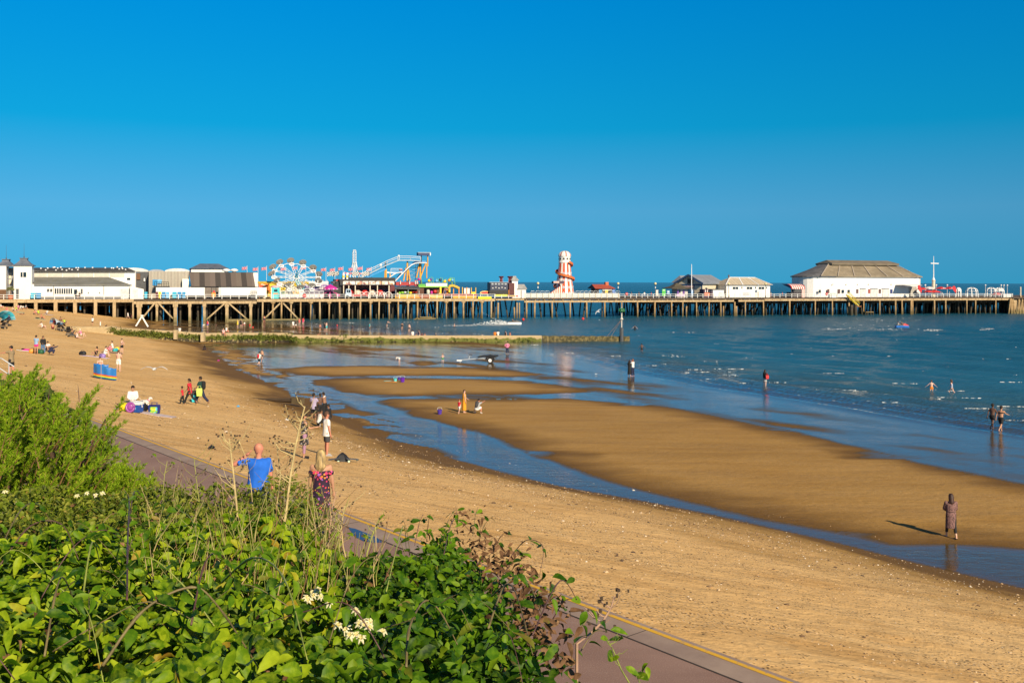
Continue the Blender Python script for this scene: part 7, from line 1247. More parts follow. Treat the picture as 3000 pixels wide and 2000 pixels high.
# top left of the beach
p(347, 1088, 1.76, 5, 'stand', '', 'shorts:white', 'short:brown', 'shirtless man in white shorts standing by the windbreak', 'p', ('front', 'front'))
p(294, 1090, 1.6, 170, 'cross', 'bikini:coral', 'brief:coral', 'bun', 'woman with sunglasses looking out over the windbreak', 'p')
p(106, 1037, 1.74, 10, 'stand', 'tee:sky', 'short:hot', 'short', 'man in a pale blue T shirt and pink shorts with his back turned', 't', ('front', 'down'))
p(126, 1036, 1.68, 150, 'stand', 'coat:black', 'trousers:denim', 'long', 'person in a black top with a lime green print and jeans', 't', ('down', 'front'))
p(137, 1029, 1.62, 120, 'sithug', 'tee:white', 'shorts:dark', 'short', 'person in white sitting behind the crouching figure in black', 't')
p(145, 1040, 1.66, 20, 'crouch', 'coat:navy', 'trousers:navy', 'short', 'figure in dark clothes crouching at the right of the beach group', 't', lean=50)
p(86, 1028, 1.6, -95, 'lie', 'tee:hot', 'leggings:black', 'long', 'person in a bright pink top lying on a white towel', 't')
p(33, 1100, 1.78, -80, 'stand', 'shirt:khaki', 'shorts:black', 'cap:black', 'man in a khaki top and black cap by the handrail behind the tamarisk', 'r', ('reach', 'down'))
p(357, 1036, 1.66, 110, 'stand', 'bikini:black', 'short:black', 'bun', 'woman in black swimwear standing and reading a paper', 'p', ('front', 'phone'))
p(281, 1045, 1.64, -60, 'sit', 'suit:black', '', 'tail', 'woman in a black swimsuit leaning back on a lilac towel', 't')
p(306, 1044, 1.7, 80, 'sithug', 'tee:white', 'shorts:white', 'short', 'man in a white shirt hugging his knees on the lilac towel', 'p')
p(321, 1031, 1.1, 100, 'cross', 'tee:pink', 'shorts:pink', 'short', 'small child in pink sitting on the dark blanket', 'p'); p(330, 1030, 1.6, -110, 'cross', 'tee:white', 'skirt:pink', 'bun', 'woman in a white top and pink skirt sitting on the dark blanket', 'p')
p(271, 954, 1.66, 10, 'stroll', 'tee:white', 'short:black', 'tail', 'woman in a white top and black shorts walking below the amusement hall', 't', fat=1.15); p(294, 955, .95, -20, 'stand', 'maxi:white', '', 'hat:pink', 'toddler in a long white dress and pale hat beside the woman in white', 'p')
p(375, 934, 1.64, -70, 'walk', 'tee:white', 'short:white', 'short:brown', 'woman in white walking out from under the pier', 'p'); p(386, 934, 1.05, -70, 'stroll', 'tee:hot', 'short:pink', 'short:brown', 'little girl in hot pink walking behind the woman from the pier', 'p')
p(176, 944, 1.7, 120, 'sithug', '', 'shorts:brown', 'short', 'tanned man sitting up behind the silver tent', 'b'); p(158, 950, 1.3, 60, 'cross', 'tee:red', 'shorts:red', 'short', 'child in red sitting at the left of the silver tent', 't'); p(190, 950, 1.66, 110, 'sit', 'tee:lime', 'shorts:dark', 'short', 'person in lime green sitting right of the silver tent', 't')
p(124, 963, 1.68, 40, 'sit', 'tee:white', 'short:maroon', 'short:brown', 'man in white and maroon sitting alone left of the pushchairs', 'p'); p(155, 965, 1.66, -30, 'sithug', '', 'shorts:maroon', 'short:ginger', 'sunburnt person sitting hunched beside the black pushchair', 'r')
p(212, 984, 1.64, 80, 'sitlegs', 'tank:black', 'short:black', 'bun', 'woman in black sitting with the pushchairs', 't'); p(226, 991, 1.64, 110, 'sitlegs', 'suit:white', '', 'tail', 'woman in white reclining with outstretched legs beside the last pushchair', 'p'); p(238, 986, 1.64, 95, 'sit', 'tee:pink', 'short:white', 'hat:white', 'woman in pink wearing a white sun hat', 'p'); p(207, 978, 1.6, 100, 'sithug', 'tee:black', 'shorts:gold', 'short', 'person in black with something yellow, amid the pushchairs', 't')
p(292, 974, 1.3, 120, 'cross', 'tee:navy', 'short:orange', 'short', 'child in navy sitting at the start of the groyne', 't'); p(312, 975, 1.64, 150, 'cross', 'tank:white', 'short:dark', 'bun', 'woman in white sitting against the weedy groyne', 'b'); p(306, 972, 1.6, 60, 'sithug', 'tee:dark', 'short:dark', 'short', 'person in dark grey just behind the woman at the groyne', 't')
p(4, 903, 1.66, 60, 'sit', 'tee:white', 'short:red', 'short:brown', 'person in white and red sitting highest on the sand by the first pier leg', 'p'); p(20, 923, 1.7, 0, 'stand', 'tee:coral', 'short:white', 'short:brown', 'person in a coral top and white shorts standing above the teal tent', 'p'); p(23, 937, 1.66, 90, 'sithug', 'tee:white', 'short:navy', 'short', 'person in white sitting at the teal tent', 't'); p(29, 939, 1.6, -90, 'sithug', 'coat:navy', 'trousers:navy', 'short', 'person in navy sitting next to the one in white by the teal tent', 't'); p(34, 938, 1.2, 20, 'stand', 'suit:maroon', '', 'short', 'girl in a dark swimsuit standing right of the teal tent', 'd')
for a in ((39, 912, 'sit', 'tank:cream', 'p', 'cream top at the left of the group below the pier'), (46, 911, 'sithug', 'tee:lime', 'p', 'lime top in the group below the pier'), (53, 908, 'cross', 'tee:pink', 'p', 'pink top in the middle of the group below the pier'), (60, 906, 'sit', 'tee:white', 'p', 'white top in the group below the pier'), (66, 907, 'sithug', 'tee:white', 't', 'white top and dark shorts, right of the group below the pier'), (75, 907, 'cross', 'tee:grey', 't', 'grey top sitting a little apart, right of the group below the pier'), (99, 922, 'sithug', '', 'r', 'bare back left of the pair beneath the second pier leg'), (107, 921, 'sit', 'bikini:coral', 'p', 'coral top beneath the second pier leg'), (113, 924, 'cross', 'tee:lime', 't', 'lime and black clothes beneath the second pier leg'), (137, 921, 'sit', 'tee:white', 't', 'white top on a lavender towel'), (123, 934, 'sit', '', 'r', 'bare shoulders leaning back by the mint towel')):
    p(a[0], a[1], 1.62, R.choice((40, 80, 120, -60)), a[2], a[3], 'short:'+R.choice(('navy', 'dark', 'maroon')), R.choice(('short', 'bun', 'short:brown')), 'sunbather, '+a[5], a[4])
p(60, 921, 1.66, 95, 'lie', 'bikini:black', 'brief:black', 'bun', 'sunbather with dark hair lying flat right of the teal tent', 't'); p(115, 933, 1.66, -80, 'lie', 'tee:black', 'brief:green', 'short', 'sunbather in black and green lying on the mint towel', 't')
# on the flats between the groyne and the pier
p(521, 972, 1.6, 30, 'stand', 'tee:black', 'short:black', 'short', 'person in black close beside the man in the white shirt at the groyne', 't', loc=tuple(AT(519, 986, 163).to_2d()) + (.45,)); p(526, 972, 1.74, 15, 'stand', 'tee:white', 'trousers:black', 'short', 'man in a white shirt and black trousers standing behind the groyne', 't', loc=tuple(AT(526, 986, 162).to_2d()) + (.45,))
q_ = AT(656, 977, 155.6); p(0, 0, 1.6, 130, 'chair', 'tee:stripe', 'short:stripe', 'short:blond', 'person in red and white stripes sitting on top of the groyne', 'r', loc=(q_.x, q_.y-.1, q_.z-.42))
p(0, 0, 1.5, 30, 'cross', 'tank:white', 'short:coral', 'short', 'person in white sitting on the groyne behind the striped one', 'r', loc=(q_.x+.2, q_.y+.6, q_.z))
p(595, 960, 1.1, 40, 'bend', 'tee:white', 'short:white', 'short:brown', 'child in white bending down on the wet flats', 'p'); p(608, 962, 1.7, 20, 'stand', 'tank:red', 'short:blue', 'short:brown', 'man in a red top and blue shorts standing on the wet flats', 'p'); p(633, 963, 1.1, -20, 'stroll', 'tee:brown', 'short:brown', 'short', 'child in brown walking alone on the wet flats', 'd')
p(696, 958, 1.64, 30, 'stand', 'dress:gold', '', 'long:blond', 'woman in a yellow swim dress standing by the concrete footing', 'p'); p(706, 957, 1.66, 10, 'stand', 'dress:black', '', 'long:blond', 'woman in a black dress standing by the concrete footing', 'p', fat=1.2); p(711, 959, 1.0, 60, 'stoop', 'bikini:hot', 'brief:hot', 'short:brown', 'little girl in hot pink stooping by the women', 'p'); p(717, 957, 1.1, -40, 'stoop', 'tee:white', 'short:red', 'short', 'child in white and red stooping by the women', 'p')
p(774, 946, 1.74, -10, 'stoop', '', 'short:navy', 'short:brown', 'shirtless man leaning at the foot of the diagonal brace', 'r'); p(859, 962, 1.66, -30, 'walk', 'tee:white', 'short:white', 'short:brown', 'person in white wading left of the two in red', 'p'); p(867, 962, 1.66, 110, 'walk', 'tee:black', 'short:white', 'short', 'person in black and white wading next to the one in white', 't'); p(877, 952, 1.6, 10, 'stand', 'tee:coral', 'short:coral', 'short:blond', 'person in pale red standing in the shallows, left of the pair', 'p', wade=.1); p(888, 951, 1.7, 0, 'stand', 'tee:red', 'short:hot', 'short', 'person in bright red standing in the shallows, right of the pair', 'p', wade=.1)
p(938, 969, 1.4, -20, 'stand', 'bikini:brown', 'short:dark', 'short:brown', 'girl with brown hair standing left of the couple in the shallows', 'r', wade=.15); p(951, 969, 1.7, 20, 'stand', 'dress:black', '', 'bun', 'woman in black hugging the man in aqua shorts', 'p', ('hug', 'hug'), wade=.15); p(957, 969, 1.78, -70, 'stand', '', 'shorts:aqua', 'short', 'man in aqua shorts standing with the woman in black', 'p', wade=.15)
for a in ((928, 982, 1.3, 'crouch', '', 'short:dark', 'r', 'bare backed child crouching just behind the groyne'), (949, 983, 1.2, 'crouch', 'tee:black', 'short:black', 't', 'child in black crouching just behind the groyne')): q2 = AT(a[0], 992, 161); p(0, 0, a[2], 40, a[3], a[4], a[5], 'short', a[7], a[6], loc=(q2.x, q2.y, .35))
p(1032, 973, 1.4, 10, 'stand', 'suit:navy', '', 'short', 'child in a navy swimsuit standing in the shallows', 'd', wade=.15); p(1083, 960, 1.3, 40, 'stand', 'tee:aqua', 'short:aqua', 'short:brown', 'swimmer in aqua up to the waist near the pier', 'r', wade=.7); p(1133, 958, 1.7, 60, 'stoop', 'suit:dark', '', 'short:brown', 'woman in a dark swimsuit stooping in the waves', 'p', wade=.3); p(1178, 966, 1.66, 0, 'stand', 'suit:black', '', 'short', 'woman in a black swimsuit wading towards the pier', 't', ('front', 'front'), wade=.2); p(1199, 971, 1.72, 20, 'stand', '', 'short:dark', 'short:brown', 'shirtless man wading right of the woman in black', 'p', wade=.2); p(1331, 960, 1.7, 80, 'stand', '', 'short:black', 'short', 'shirtless swimmer beside the jet ski wake', 'p', ('hug', 'hug'), wade=.75)
for px, hh, tp, bt, hr, s_, lb, ps in ((1209, 1.7, 'tee:white', 'short:black', 'short', 'p', 'man in white and black shorts behind the groyne', 'stand'), (1219, 1.1, '', 'short:dark', 'short:brown', 'r', 'bare shouldered child behind the groyne', 'stand'), (1227, 1.72, 'tank:navy', 'short:white', 'short:brown', 'p', 'person in a navy vest behind the groyne', 'stand'), (1234, 1.3, 'tee:maroon', 'short:maroon', 'short', 't', 'child in maroon bending behind the groyne', 'stoop'), (1245, 1.2, '', 'short:dark', 'short:ginger', 'r', 'broad bare back just above the groyne', 'stand'), (1277, 1.2, 'tank:black', 'short:black', 'short:blond', 'p', 'small figure in black just above the groyne', 'stand'), (1413, 1.1, 'tee:white', 'short:white', 'short', 't', 'child in white, left of the four by the groyne', 'stand'), (1450, 1.66, 'tee:orange', 'short:dark', 'short', 't', 'person in an orange T shirt behind the groyne', 'stand'), (1459, 1.72, 'tee:white', 'short:dark', 'short', 'd', 'person in a white T shirt next to the orange one', 'stand'), (1481, 1.66, 'tank:black', 'short:red', 'short', 'p', 'person in black and red behind the groyne', 'stand'), (1494, 1.5, '', 'short:dark', 'short', 'r', 'shirtless person, rightmost behind the groyne', 'stand')):
    q2 = AT(px, 990, 164.5); p(0, 0, hh, R.choice((0, 20, -30, 40)), ps, tp, bt, hr, lb, s_, loc=(q2.x, q2.y, -.12))
# on the flats
p(759, 1071, 1.62, 25, 'walk', 'tee:white', 'shorts:black', 'short', 'person with a red backpack walking at the edge of the wet sand', 'p', None, 'pack:red shoe:black'); p(767, 1059, 1.5, 20, 'stroll', 'bikini:cream', 'short:dark', 'short:brown', 'bare backed child walking ahead of the red backpack', 't')
p(598, 1027, 1.2, 150, 'crouch', 'coat:black', 'trousers:navy', 'scarf', 'child in black crouching to dig by the wet edge', 't'); p(1170, 1065, 1.25, -60, 'bend', 'tee:white', 'short:white', 'short:brown', 'boy in white bending over on the wet flats', 'p', wade=.02); p(1297, 1064, 1.15, 10, 'stand', '', 'short:green', 'short:ginger', 'small shirtless boy in green shorts on the wet flats', 'p', ('out', 'out'), wade=.02)
p(1486, 1036, 1.62, 10, 'stand', 'long:pink', 'trousers:navy', 'short', 'woman in a pink top and navy trousers paddling', 'p', ('hip', 'hip'), wade=.03)
p(1360, 1208, 1.66, 80, 'stand', 'maxi:amber', '', 'short:brown', 'pregnant woman in a mustard yellow dress on the sand bar', 'p', ('front', 'down'), fat=1.15, female=True); p(1345, 1211, 1.02, 40, 'stroll', 'tee:red', 'shorts:white', 'short:ginger', 'small boy in a red vest beside the woman in mustard yellow', 'p'); p(1397, 1212, 1.66, 20, 'crouch', 'tee:grey', 'shorts:white', 'short', 'man crouching with a dark grey backpack on the sand bar', 'r', None, 'pack:dark shoe:white')
p(1844, 1101, 1.62, 30, 'stand', 'robe:black', '', 'scarf', 'person in a long black robe standing at the water edge', 't', ('phone', 'phone'), wade=.05); p(1854, 1101, 1.74, -50, 'stand', 'tee:white', 'trousers:navy', 'short:ginger', 'man in a white shirt and dark trousers beside the black robe', 'r', ('fwd', 'up'), wade=.05)
p(2241, 1131, 1.64, 60, 'stand', 'long:black', 'skirt:grey', 'long', 'woman in black with long dark hair paddling with a red bag', 'p', ('down', 'hug'), wade=.12); p(1860, 966, 1.7, 0, 'stand', 'tank:black', 'short:black', 'short', 'swimmer in black beyond the groyne marker', 'p', ('out', 'out'), wade=.75); p(1880, 1027, 1.5, 10, 'stand', '', 'short:black', 'short', 'boy splashing waist deep right of the groyne end', 'd', ('out', 'out'), wade=.5)
p(2729, 1149, 1.3, 10, 'stand', '', 'short:orange', 'short:brown', 'boy in orange shorts wading in small waves', 'p', ('out', 'out'), wade=.25); p(2788, 1149, 1.4, -50, 'walk', 'suit:sky', '', 'long:brown', 'girl in a pale swimsuit running through the waves', 'p', wade=.25)
p(2907, 1256, 1.74, 55, 'walk', '', 'short:black', 'short', 'shirtless man in black shorts walking on the left of the wading couple', 'd', wade=.03); p(2932, 1262, 1.7, 55, 'walk', 'bikini:black', 'shorts:black', 'short', 'woman in black shorts walking on the right of the wading couple', 't', ('swingb', 'fwd'), wade=.03)
for k_, (j_, y, tp, hr, lb) in enumerate(((j1, -.25, 'tank:black', 'short', 'rider in black on the white jet ski'), (j2, .05, 'tank:navy', 'short', 'front rider in a dark vest on the blue and red jet ski'), (j2, -.75, 'tank:white', 'short', 'back rider in white on the blue and red jet ski'))):
    c_, s_ = math.cos(j_.rotation_euler.z), math.sin(j_.rotation_euler.z); p(0, 0, 1.7, -math.degrees(j_.rotation_euler.z), 'chair', tp, 'shorts:black', hr, lb, 't', ('fwd', 'fwd'), loc=(j_.location.x - s_*y, j_.location.y + c_*y, .06))
for i, (px, tp, bt, lb) in enumerate(((1908, 'tee:red', 'trousers:dark', 'red top left of the cream board'), (1888, 'tee:white', 'trousers:denim', 'white top between the lifebuoy and the lamp'), (1872, 'tee:black', 'trousers:dark', 'black top right of the lifebuoy'), (1850, 'tee:navy', 'short:grey', 'navy top just right of the lifebuoy'), (2221, 'tee:black', 'trousers:black', 'black clothes against the white hipped building'), (2258, 'tee:cream', 'short:pink', 'cream top at the corner of the white hipped building'), (228, 'tee:white', 'short:dark', 'white top at the door of the amusement hall'), (233, 'tee:black', 'trousers:dark', 'black top at the door of the amusement hall'), (1124, 'tee:white', 'short:red', 'white top under the waltzer hoops'), (1165, 'tee:cream', 'short:navy', 'cream top left of the amber banners'), (2292, 'tee:red', 'trousers:dark', 'red top at the striped awning'), (2804, 'tee:black', 'trousers:black', 'black top right of the feather flag'), (2918, 'tee:white', 'short:dark', 'white top at the lattice dome'), (2760, 'tee:white', 'short:grey', 'white top under the red umbrellas'), (1955, 'tee:sky', 'trousers:denim', 'pale blue top right of the green board'))):
    q2 = pxy(S(px, 1.6), 1.6); p(0, 0, 1.7, R.choice((0, 70, -80, 160)), 'stand', tp, bt, 'short', 'on the pier, person with '+lb, R.choice('ptr'), loc=(q2.x, q2.y, DZ), voxel=.045)
def bag_at(px, py, d, name, mat, lb, w_=.36, h_=.42):
    q2 = AT(px, py, d); o = empty(name, q2, .3, lb, 'bag'); mb = MB(); mb.loft([[(x*a*w_/2, y*a*.09, z) for x, y in ((-1,-1),(1,-1),(1,1),(-1,1))] for a, z in ((.85, -h_), (1, -h_*.5), (.9, -.02))]); mb.build('body', mat, o); mb = MB(); mb.path([(-.1, 0, -.04), (-.07, 0, .12), (.07, 0, .12), (.1, 0, -.04)], .015, 5); mb.build('handle', mat, o)
dd = G(589, 1184).y; bag_at(584, 1136, dd-.35, 'carrier_bag', M('bag_lime', (.5, .62, .12), .5), 'lime green and white carrier bag held by the man in dark green', .36, .5); bag_at(568, 1156, dd+.1, 'carrier_bag', M('bag_cyan', (.03, .5, .62), .5), 'bright blue carrier bag hanging between the family', .26, .44); bag_at(2247, 1098, G(2241, 1131, .12).y-.25, 'beach_bag', redp, 'red bag carried by the woman in black in the shallows', .3, .36)
bag_at(573, 1142, dd+.2, 'folded_pushchair_bag', black, 'black holdall carried beside the lime carrier bag', .5, .45)
mb = MB()   # the dog: trunk deep at the chest, legs with hock and wrist, one continuous body
for a in (((0, -.2, .36), (0, .12, .37), .085, .105, 1.0), ((0, .12, .37), (0, .26, .5), .085, .055, 1.0), ((0, .26, .52), (0, .34, .56), .06, .05, 1.0), ((0, .34, .54), (0, .43, .52), .036, .026, 1.0), ((0, -.24, .4), (0, -.38, .56), .02, .012, 1.0)): cap(mb, *a[:4])
for x in (-.06, .06):
    cap(mb, (x, .12, .32), (x, .13, .16), .04, .026); cap(mb, (x, .13, .16), (x, .12, .03), .024, .02); cap(mb, (x, .12, .02), (x, .16, .02), .024, .02); cap(mb, (x, -.18, .32), (x, -.13, .2), .055, .035); cap(mb, (x, -.13, .2), (x, -.24, .13), .03, .022); cap(mb, (x, -.24, .13), (x, -.22, .02), .02, .02); cap(mb, (x, -.22, .02), (x, -.17, .02), .022, .02); cap(mb, (x*.8, .27, .58), (x*1.2, .26, .65), .02, .008)
b = mb.build('body', M('dog_white', (.75, .72, .68), .8), dg_); remesh(b, .018, 2); mb = MB(); cap(mb, (0, .2, .44), (0, .22, .47), .078, .07, 1.0, None, True, True); mb.build('collar', M('collar_pink', (.7, .05, .25), .5), dg_); mb = MB(); mb.ball((0, .46, .525), .016, n=6, m=4); mb.build('nose', black, dg_)
# bake the grown meshes, add fingers to the bodies
bpy.context.view_layer.update(); dep = bpy.context.evaluated_depsgraph_get(); new = []
for o in BAKE: new.append(bpy.data.meshes.new_from_object(o.evaluated_get(dep)))
for o, me in zip(BAKE, new):
    old = o.data; o.modifiers.clear(); me.name = o.name; o.data = me; bpy.data.meshes.remove(old)
    if not me.polygons: print('EMPTY', o.name, o.get('label'), o.parent and o.parent.get('label'))
for b, fm in FING:
    tmp = bpy.data.meshes.new('fingers'); tmp.from_pydata(fm.v, [], fm.f); bm = __import__('bmesh').new(); bm.from_mesh(b.data); bm.from_mesh(tmp)
    for f in bm.faces: f.smooth = True
    bm.to_mesh(b.data); bm.free(); bpy.data.meshes.remove(tmp)
for o in BAKE:
    if 'near' in o: del o['near']
# ------------------------------------------------------------------ foreground planting on the bank below the camera
def leaf_material(name, ramp, gloss=.5, trans=.3):
    t = NT(name); g = t.n('ShaderNodeNewGeometry'); c = t.ramp(g.outputs['Random Per Island'], *ramp); mp = t.mapped((1, 1, 1)); n1 = t.noise(60, mp, 3); c2 = t.mix(t.ramp(n1, (.4, 0), (.7, .35)), c, tuple(min(1, x*1.5) for x in ramp[-2][1]))
    p = t.n('ShaderNodeBsdfPrincipled'); t.set(p, 'Base Color', c2); p.inputs['Roughness'].default_value = gloss; p.inputs['Specular IOR Level'].default_value = .18; t.set(p, 'Normal', t.bump(n1, .25, .004))
    tr = t.n('ShaderNodeBsdfTranslucent'); t.set(tr, 0, c2); mx = t.n('ShaderNodeMixShader'); mx.inputs[0].default_value = trans; t.t.links.new(p.outputs[0], mx.inputs[1]); t.t.links.new(tr.outputs[0], mx.inputs[2]); t.t.links.new(mx.outputs[0], t.out.inputs[0]); return t.m
def leaf_proto(nt_=5, width=.235, fold=.22, curl=.35):
    ts = np.linspace(0, 1, nt_+1); w = width*np.sin(np.pi*np.clip(ts, .0, 1)**.72)**.85; w[0] = .03; w[-1] = .0; V = []
    for tt, ww in zip(ts, w):
        zc = -curl*tt*tt
        for s_ in (-1, 0, 1): V.append((s_*ww, tt, zc + abs(s_)*ww*fold*2))
    idx = np.arange(len(V)).reshape(-1, 3); F_ = [(idx[i, j], idx[i, j+1], idx[i+1, j+1], idx[i+1, j]) for i in range(nt_) for j in (0, 1)]
    return np.array(V), np.array(F_)
def norm(a): return a/np.maximum(np.linalg.norm(a, axis=-1, keepdims=True), 1e-9)
def leaves(name, pos, nrm, length, mat, parent, proto, aspect=None, yaw=None):
    """many leaves as one mesh: each at pos, facing nrm, pointing along a random azimuth"""
    n = len(pos); V, F_ = proto; nrm = norm(nrm); az = rng.uniform(0, 2*np.pi, n) if yaw is None else yaw; d = np.stack([np.cos(az), np.sin(az), rng.uniform(-.6, .15, n)], 1); t_ = norm(d - nrm*(d*nrm).sum(1, keepdims=True)); b = np.cross(t_, nrm)
    asp = rng.uniform(.75, 1.15, n) if aspect is None else aspect; crl = rng.uniform(.3, 1.8, n); L = length[:, None, None]
    P_ = pos[:, None, :] + L*(b[:, None, :]*(V[None, :, 0:1]*asp[:, None, None]) + t_[:, None, :]*(V[None, :, 1:2] - .5) + nrm[:, None, :]*(V[None, :, 2:3]*crl[:, None, None]))
    o = big_mesh(name, P_.reshape(-1, 3), (F_[None] + (np.arange(n)*len(V))[:, None, None]).reshape(-1, F_.shape[1]), mat, parent, False); o['kind'] = 'stuff'; return o
def Hpt(px, py):
    dx, dy = unroll(px, py); y = .65/(dy/F - .138); return (dx/F*y, y)
hedge_px = [(-700,1440),(300,1450),(440,1450),(520,1440),(600,1455),(690,1458),(770,1448),(860,1424),(960,1445),(1010,1505),(1045,1592),(1110,1600),(1180,1592),(1210,1530),(1300,1515),(1390,1535),(1440,1590),(1510,1655),(1560,1720),(1640,1765),(1700,1840),(1735,1920),(1760,2000),(1775,2300),(1700,2900),(-900,2900)]
poly = np.array([Hpt(a, b) for a, b in hedge_px])
def sample(n, keep):
    out = []; tot = 0
    while tot < n:
        x = rng.uniform(-6.5, .6, n*3); y = rng.uniform(1.1, 9.6, n*3); ok = (np.abs(x) < .62*y + .9); x, y = x[ok], y[ok]; s_ = sdist(x, y, poly); ok = (s_ > -.06) & keep(x, y); x, y, s_ = x[ok], y[ok], s_[ok]; out.append(np.stack([x, y, s_], 1)); tot += len(x)
    return np.concatenate(out)[:n]
def clump(x, y): return .13*fbm(x*1.5, y*1.5, 101) + .07*fbm(x*4.5, y*4.5, 103)
def top(x, y, s_): return Hbush(x, y) + clump(x, y) + .24*np.exp(-((x+2.05)/.5)**2)*np.clip((y-7)/1.2, 0, 1) - .16*np.exp(-np.clip(s_, 0, 3)/.16)
is_mound = lambda x, y: x > -.43 - (y - 2.46)*.136
is_scrub = lambda x, y: ~is_mound(x, y) & (y > 5.6 + .8*np.sin(x*3))
is_hedge = lambda x, y: ~is_mound(x, y) & ~is_scrub(x, y)
green_r = ((0, (.012, .045, .002)), (.3, (.045, .125, .003)), (.6, (.115, .22, .004)), (.85, (.23, .33, .007)), (.96, (.36, .44, .018)), (1, (.28, .13, .02)))
lm = leaf_material('clematis_leaf', green_r); lm2 = leaf_material('bramble_leaf', ((0, (.008, .03, .002)), (.35, (.02, .075, .003)), (.7, (.07, .165, .004)), (.93, (.16, .26, .008)), (1, (.16, .08, .03)))); lm3 = leaf_material('scrub_leaf', ((0, (.02, .04, .004)), (.4, (.07, .12, .008)), (.75, (.16, .21, .014)), (.95, (.28, .28, .04)), (1, (.25, .13, .04)))); lm_d = leaf_material('dead_leaf', ((0, (.05, .025, .012)), (.5, (.13, .065, .03)), (.9, (.22, .12, .06)), (1, (.3, .18, .09))), .8, .1)
pro = leaf_proto(); pro_s = leaf_proto(4, .25, .25, .5)
def cover(name, parent, n, keep, size, mat, proto, layer=.32):
    q = sample(n, keep); x, y, s_ = q.T; dpt = rng.random(n)**1.6*layer; z = top(x, y, s_) - dpt + .03
    edge = np.exp(-np.clip(s_, 0, 3)/.12); z -= edge*rng.random(n)**1.2*.75
    nr = np.stack([.28 + rng.normal(0, .55, n) + edge*.5, -.30 + rng.normal(0, .55, n), np.full(n, .85)], 1); return leaves(name, np.stack([x, y, z], 1), nr, rng.uniform(.62, 1.25, n)*size, mat, parent, proto)
hedge = empty('clematis_hedge', (-1.4, 3.4, 7.6), 0, 'mass of broad bright green climbing leaves filling the near bottom left', 'hedge'); mound = empty('bramble_mound', (-.3, 4.2, 7.6), 0, 'darker green leafy mound with withered brown edge right of the hedge', 'bush'); scrub = empty('scrub_bush', (-2.6, 7.2, 7.2), 0, 'twiggy small leaved scrub behind the broad leaves, below the couple', 'bush')
for o in (hedge, mound, scrub): pass
def local(o, parent): o.matrix_parent_inverse = Matrix.Translation(-parent.location); return o
local(cover('foliage', hedge, 17500, is_hedge, .073, lm, pro, .55), hedge); local(cover('foliage', mound, 11500, is_mound, .058, lm2, pro, .5), mound); local(cover('foliage', scrub, 22000, is_scrub, .042, lm3, pro_s, .45), scrub)
# near-black inner leaves: the shade in the gaps is put into their colour
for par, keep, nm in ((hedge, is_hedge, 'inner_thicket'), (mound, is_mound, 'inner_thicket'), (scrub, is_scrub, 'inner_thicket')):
    n = 3000; q = sample(n, keep); x, y, s_ = q.T; z = top(x, y, s_) - .42 - rng.random(n)*.35; nr = np.stack([rng.normal(0, .3, n), rng.normal(-.2, .3, n), np.ones(n)], 1); local(leaves(nm, np.stack([x, y, z], 1), nr, rng.uniform(.14, .22, n), M('thicket_gap_shade', (.005, .009, .003), .95), par, pro_s), par)
def surf_pt(px, py, lift=0.0):
    x, y = Hpt(px, py); return Vector((x, y, float(Hbush(x, y)) + lift))
# arching vines with paired leaves
vine_m = M('vine_stem', (.17, .13, .05), .6, .35, 20); vine_g = M('vine_green', (.28, .32, .06), .55, .3, 20); vine_p = M('vine_purple', (.11, .05, .045), .55, .3, 20)
lp, ln_, ll = [], [], []
def vine(pts, r, mat, parent, pairs=True, name='vine'):
    c_ = [Vector(p) for p in pts]; fine = []; r *= .8
    for i in range(len(c_)-1):
        p0, p1, p2, p3 = c_[max(i-1, 0)], c_[i], c_[i+1], c_[min(i+2, len(c_)-1)]
        for k_ in range(6): f = k_/6; fine.append(.5*((2*p1) + (p2-p0)*f + (2*p0-5*p1+4*p2-p3)*f*f + (-p0+3*p1-3*p2+p3)*f**3))
    fine.append(c_[-1]); mb = MB(); rs = [r*(1 - .6*i/len(fine)) for i in range(len(fine))]
    for i in range(5, len(fine)-1, 7): rs[i] *= 1.5
    mb.path(fine, rs, 6); local(mb.build(name, mat, parent, True), parent)
    if pairs:
        for i in range(3, len(fine), 5):
            for sd_ in (-1, 1): lp.append(tuple(fine[i] + Vector((R.uniform(.01, .03)*sd_, R.uniform(-.02, .02), R.uniform(-.01, .02))))); ln_.append((R.gauss(.2, .4) + .4*sd_, R.gauss(-.4, .4), .8)); ll.append(R.uniform(.035, .06))
for chain, r, m_ in (([(300,2010),(420,1975),(560,1955),(640,1962),(760,2020)], .0055, vine_m), ([(650,1745),(740,1800),(830,1880),(900,1990)], .005, vine_g), ([(372,1800),(374,1700),(378,1590),(372,1520),(350,1440)], .0045, vine_p), ([(378,1580),(395,1540),(440,1508)], .004, vine_p), ([(0,1640),(60,1605),(110,1580),(160,1572)], .0045, vine_m), ([(0,1690),(90,1668),(180,1662),(230,1672)], .004, vine_p), ([(450,1620),(500,1615),(560,1640),(590,1690)], .0035, vine_g), ([(240,1812),(270,1760),(300,1715)], .0045, vine_g), ([(560,1880),(600,1820),(650,1790),(690,1770)], .004, vine_p), ([(130,1980),(165,1930),(190,1890),(230,1850)], .004, vine_m), ([(1130,1780),(1180,1690),(1190,1640)], .003, vine_g)):
    n = len(chain); vine([surf_pt(a, b, .05 + .16*math.sin(math.pi*i/(n-1))) for i, (a, b) in enumerate(chain)], r, m_, hedge if chain[0][0] < 1100 else mound)
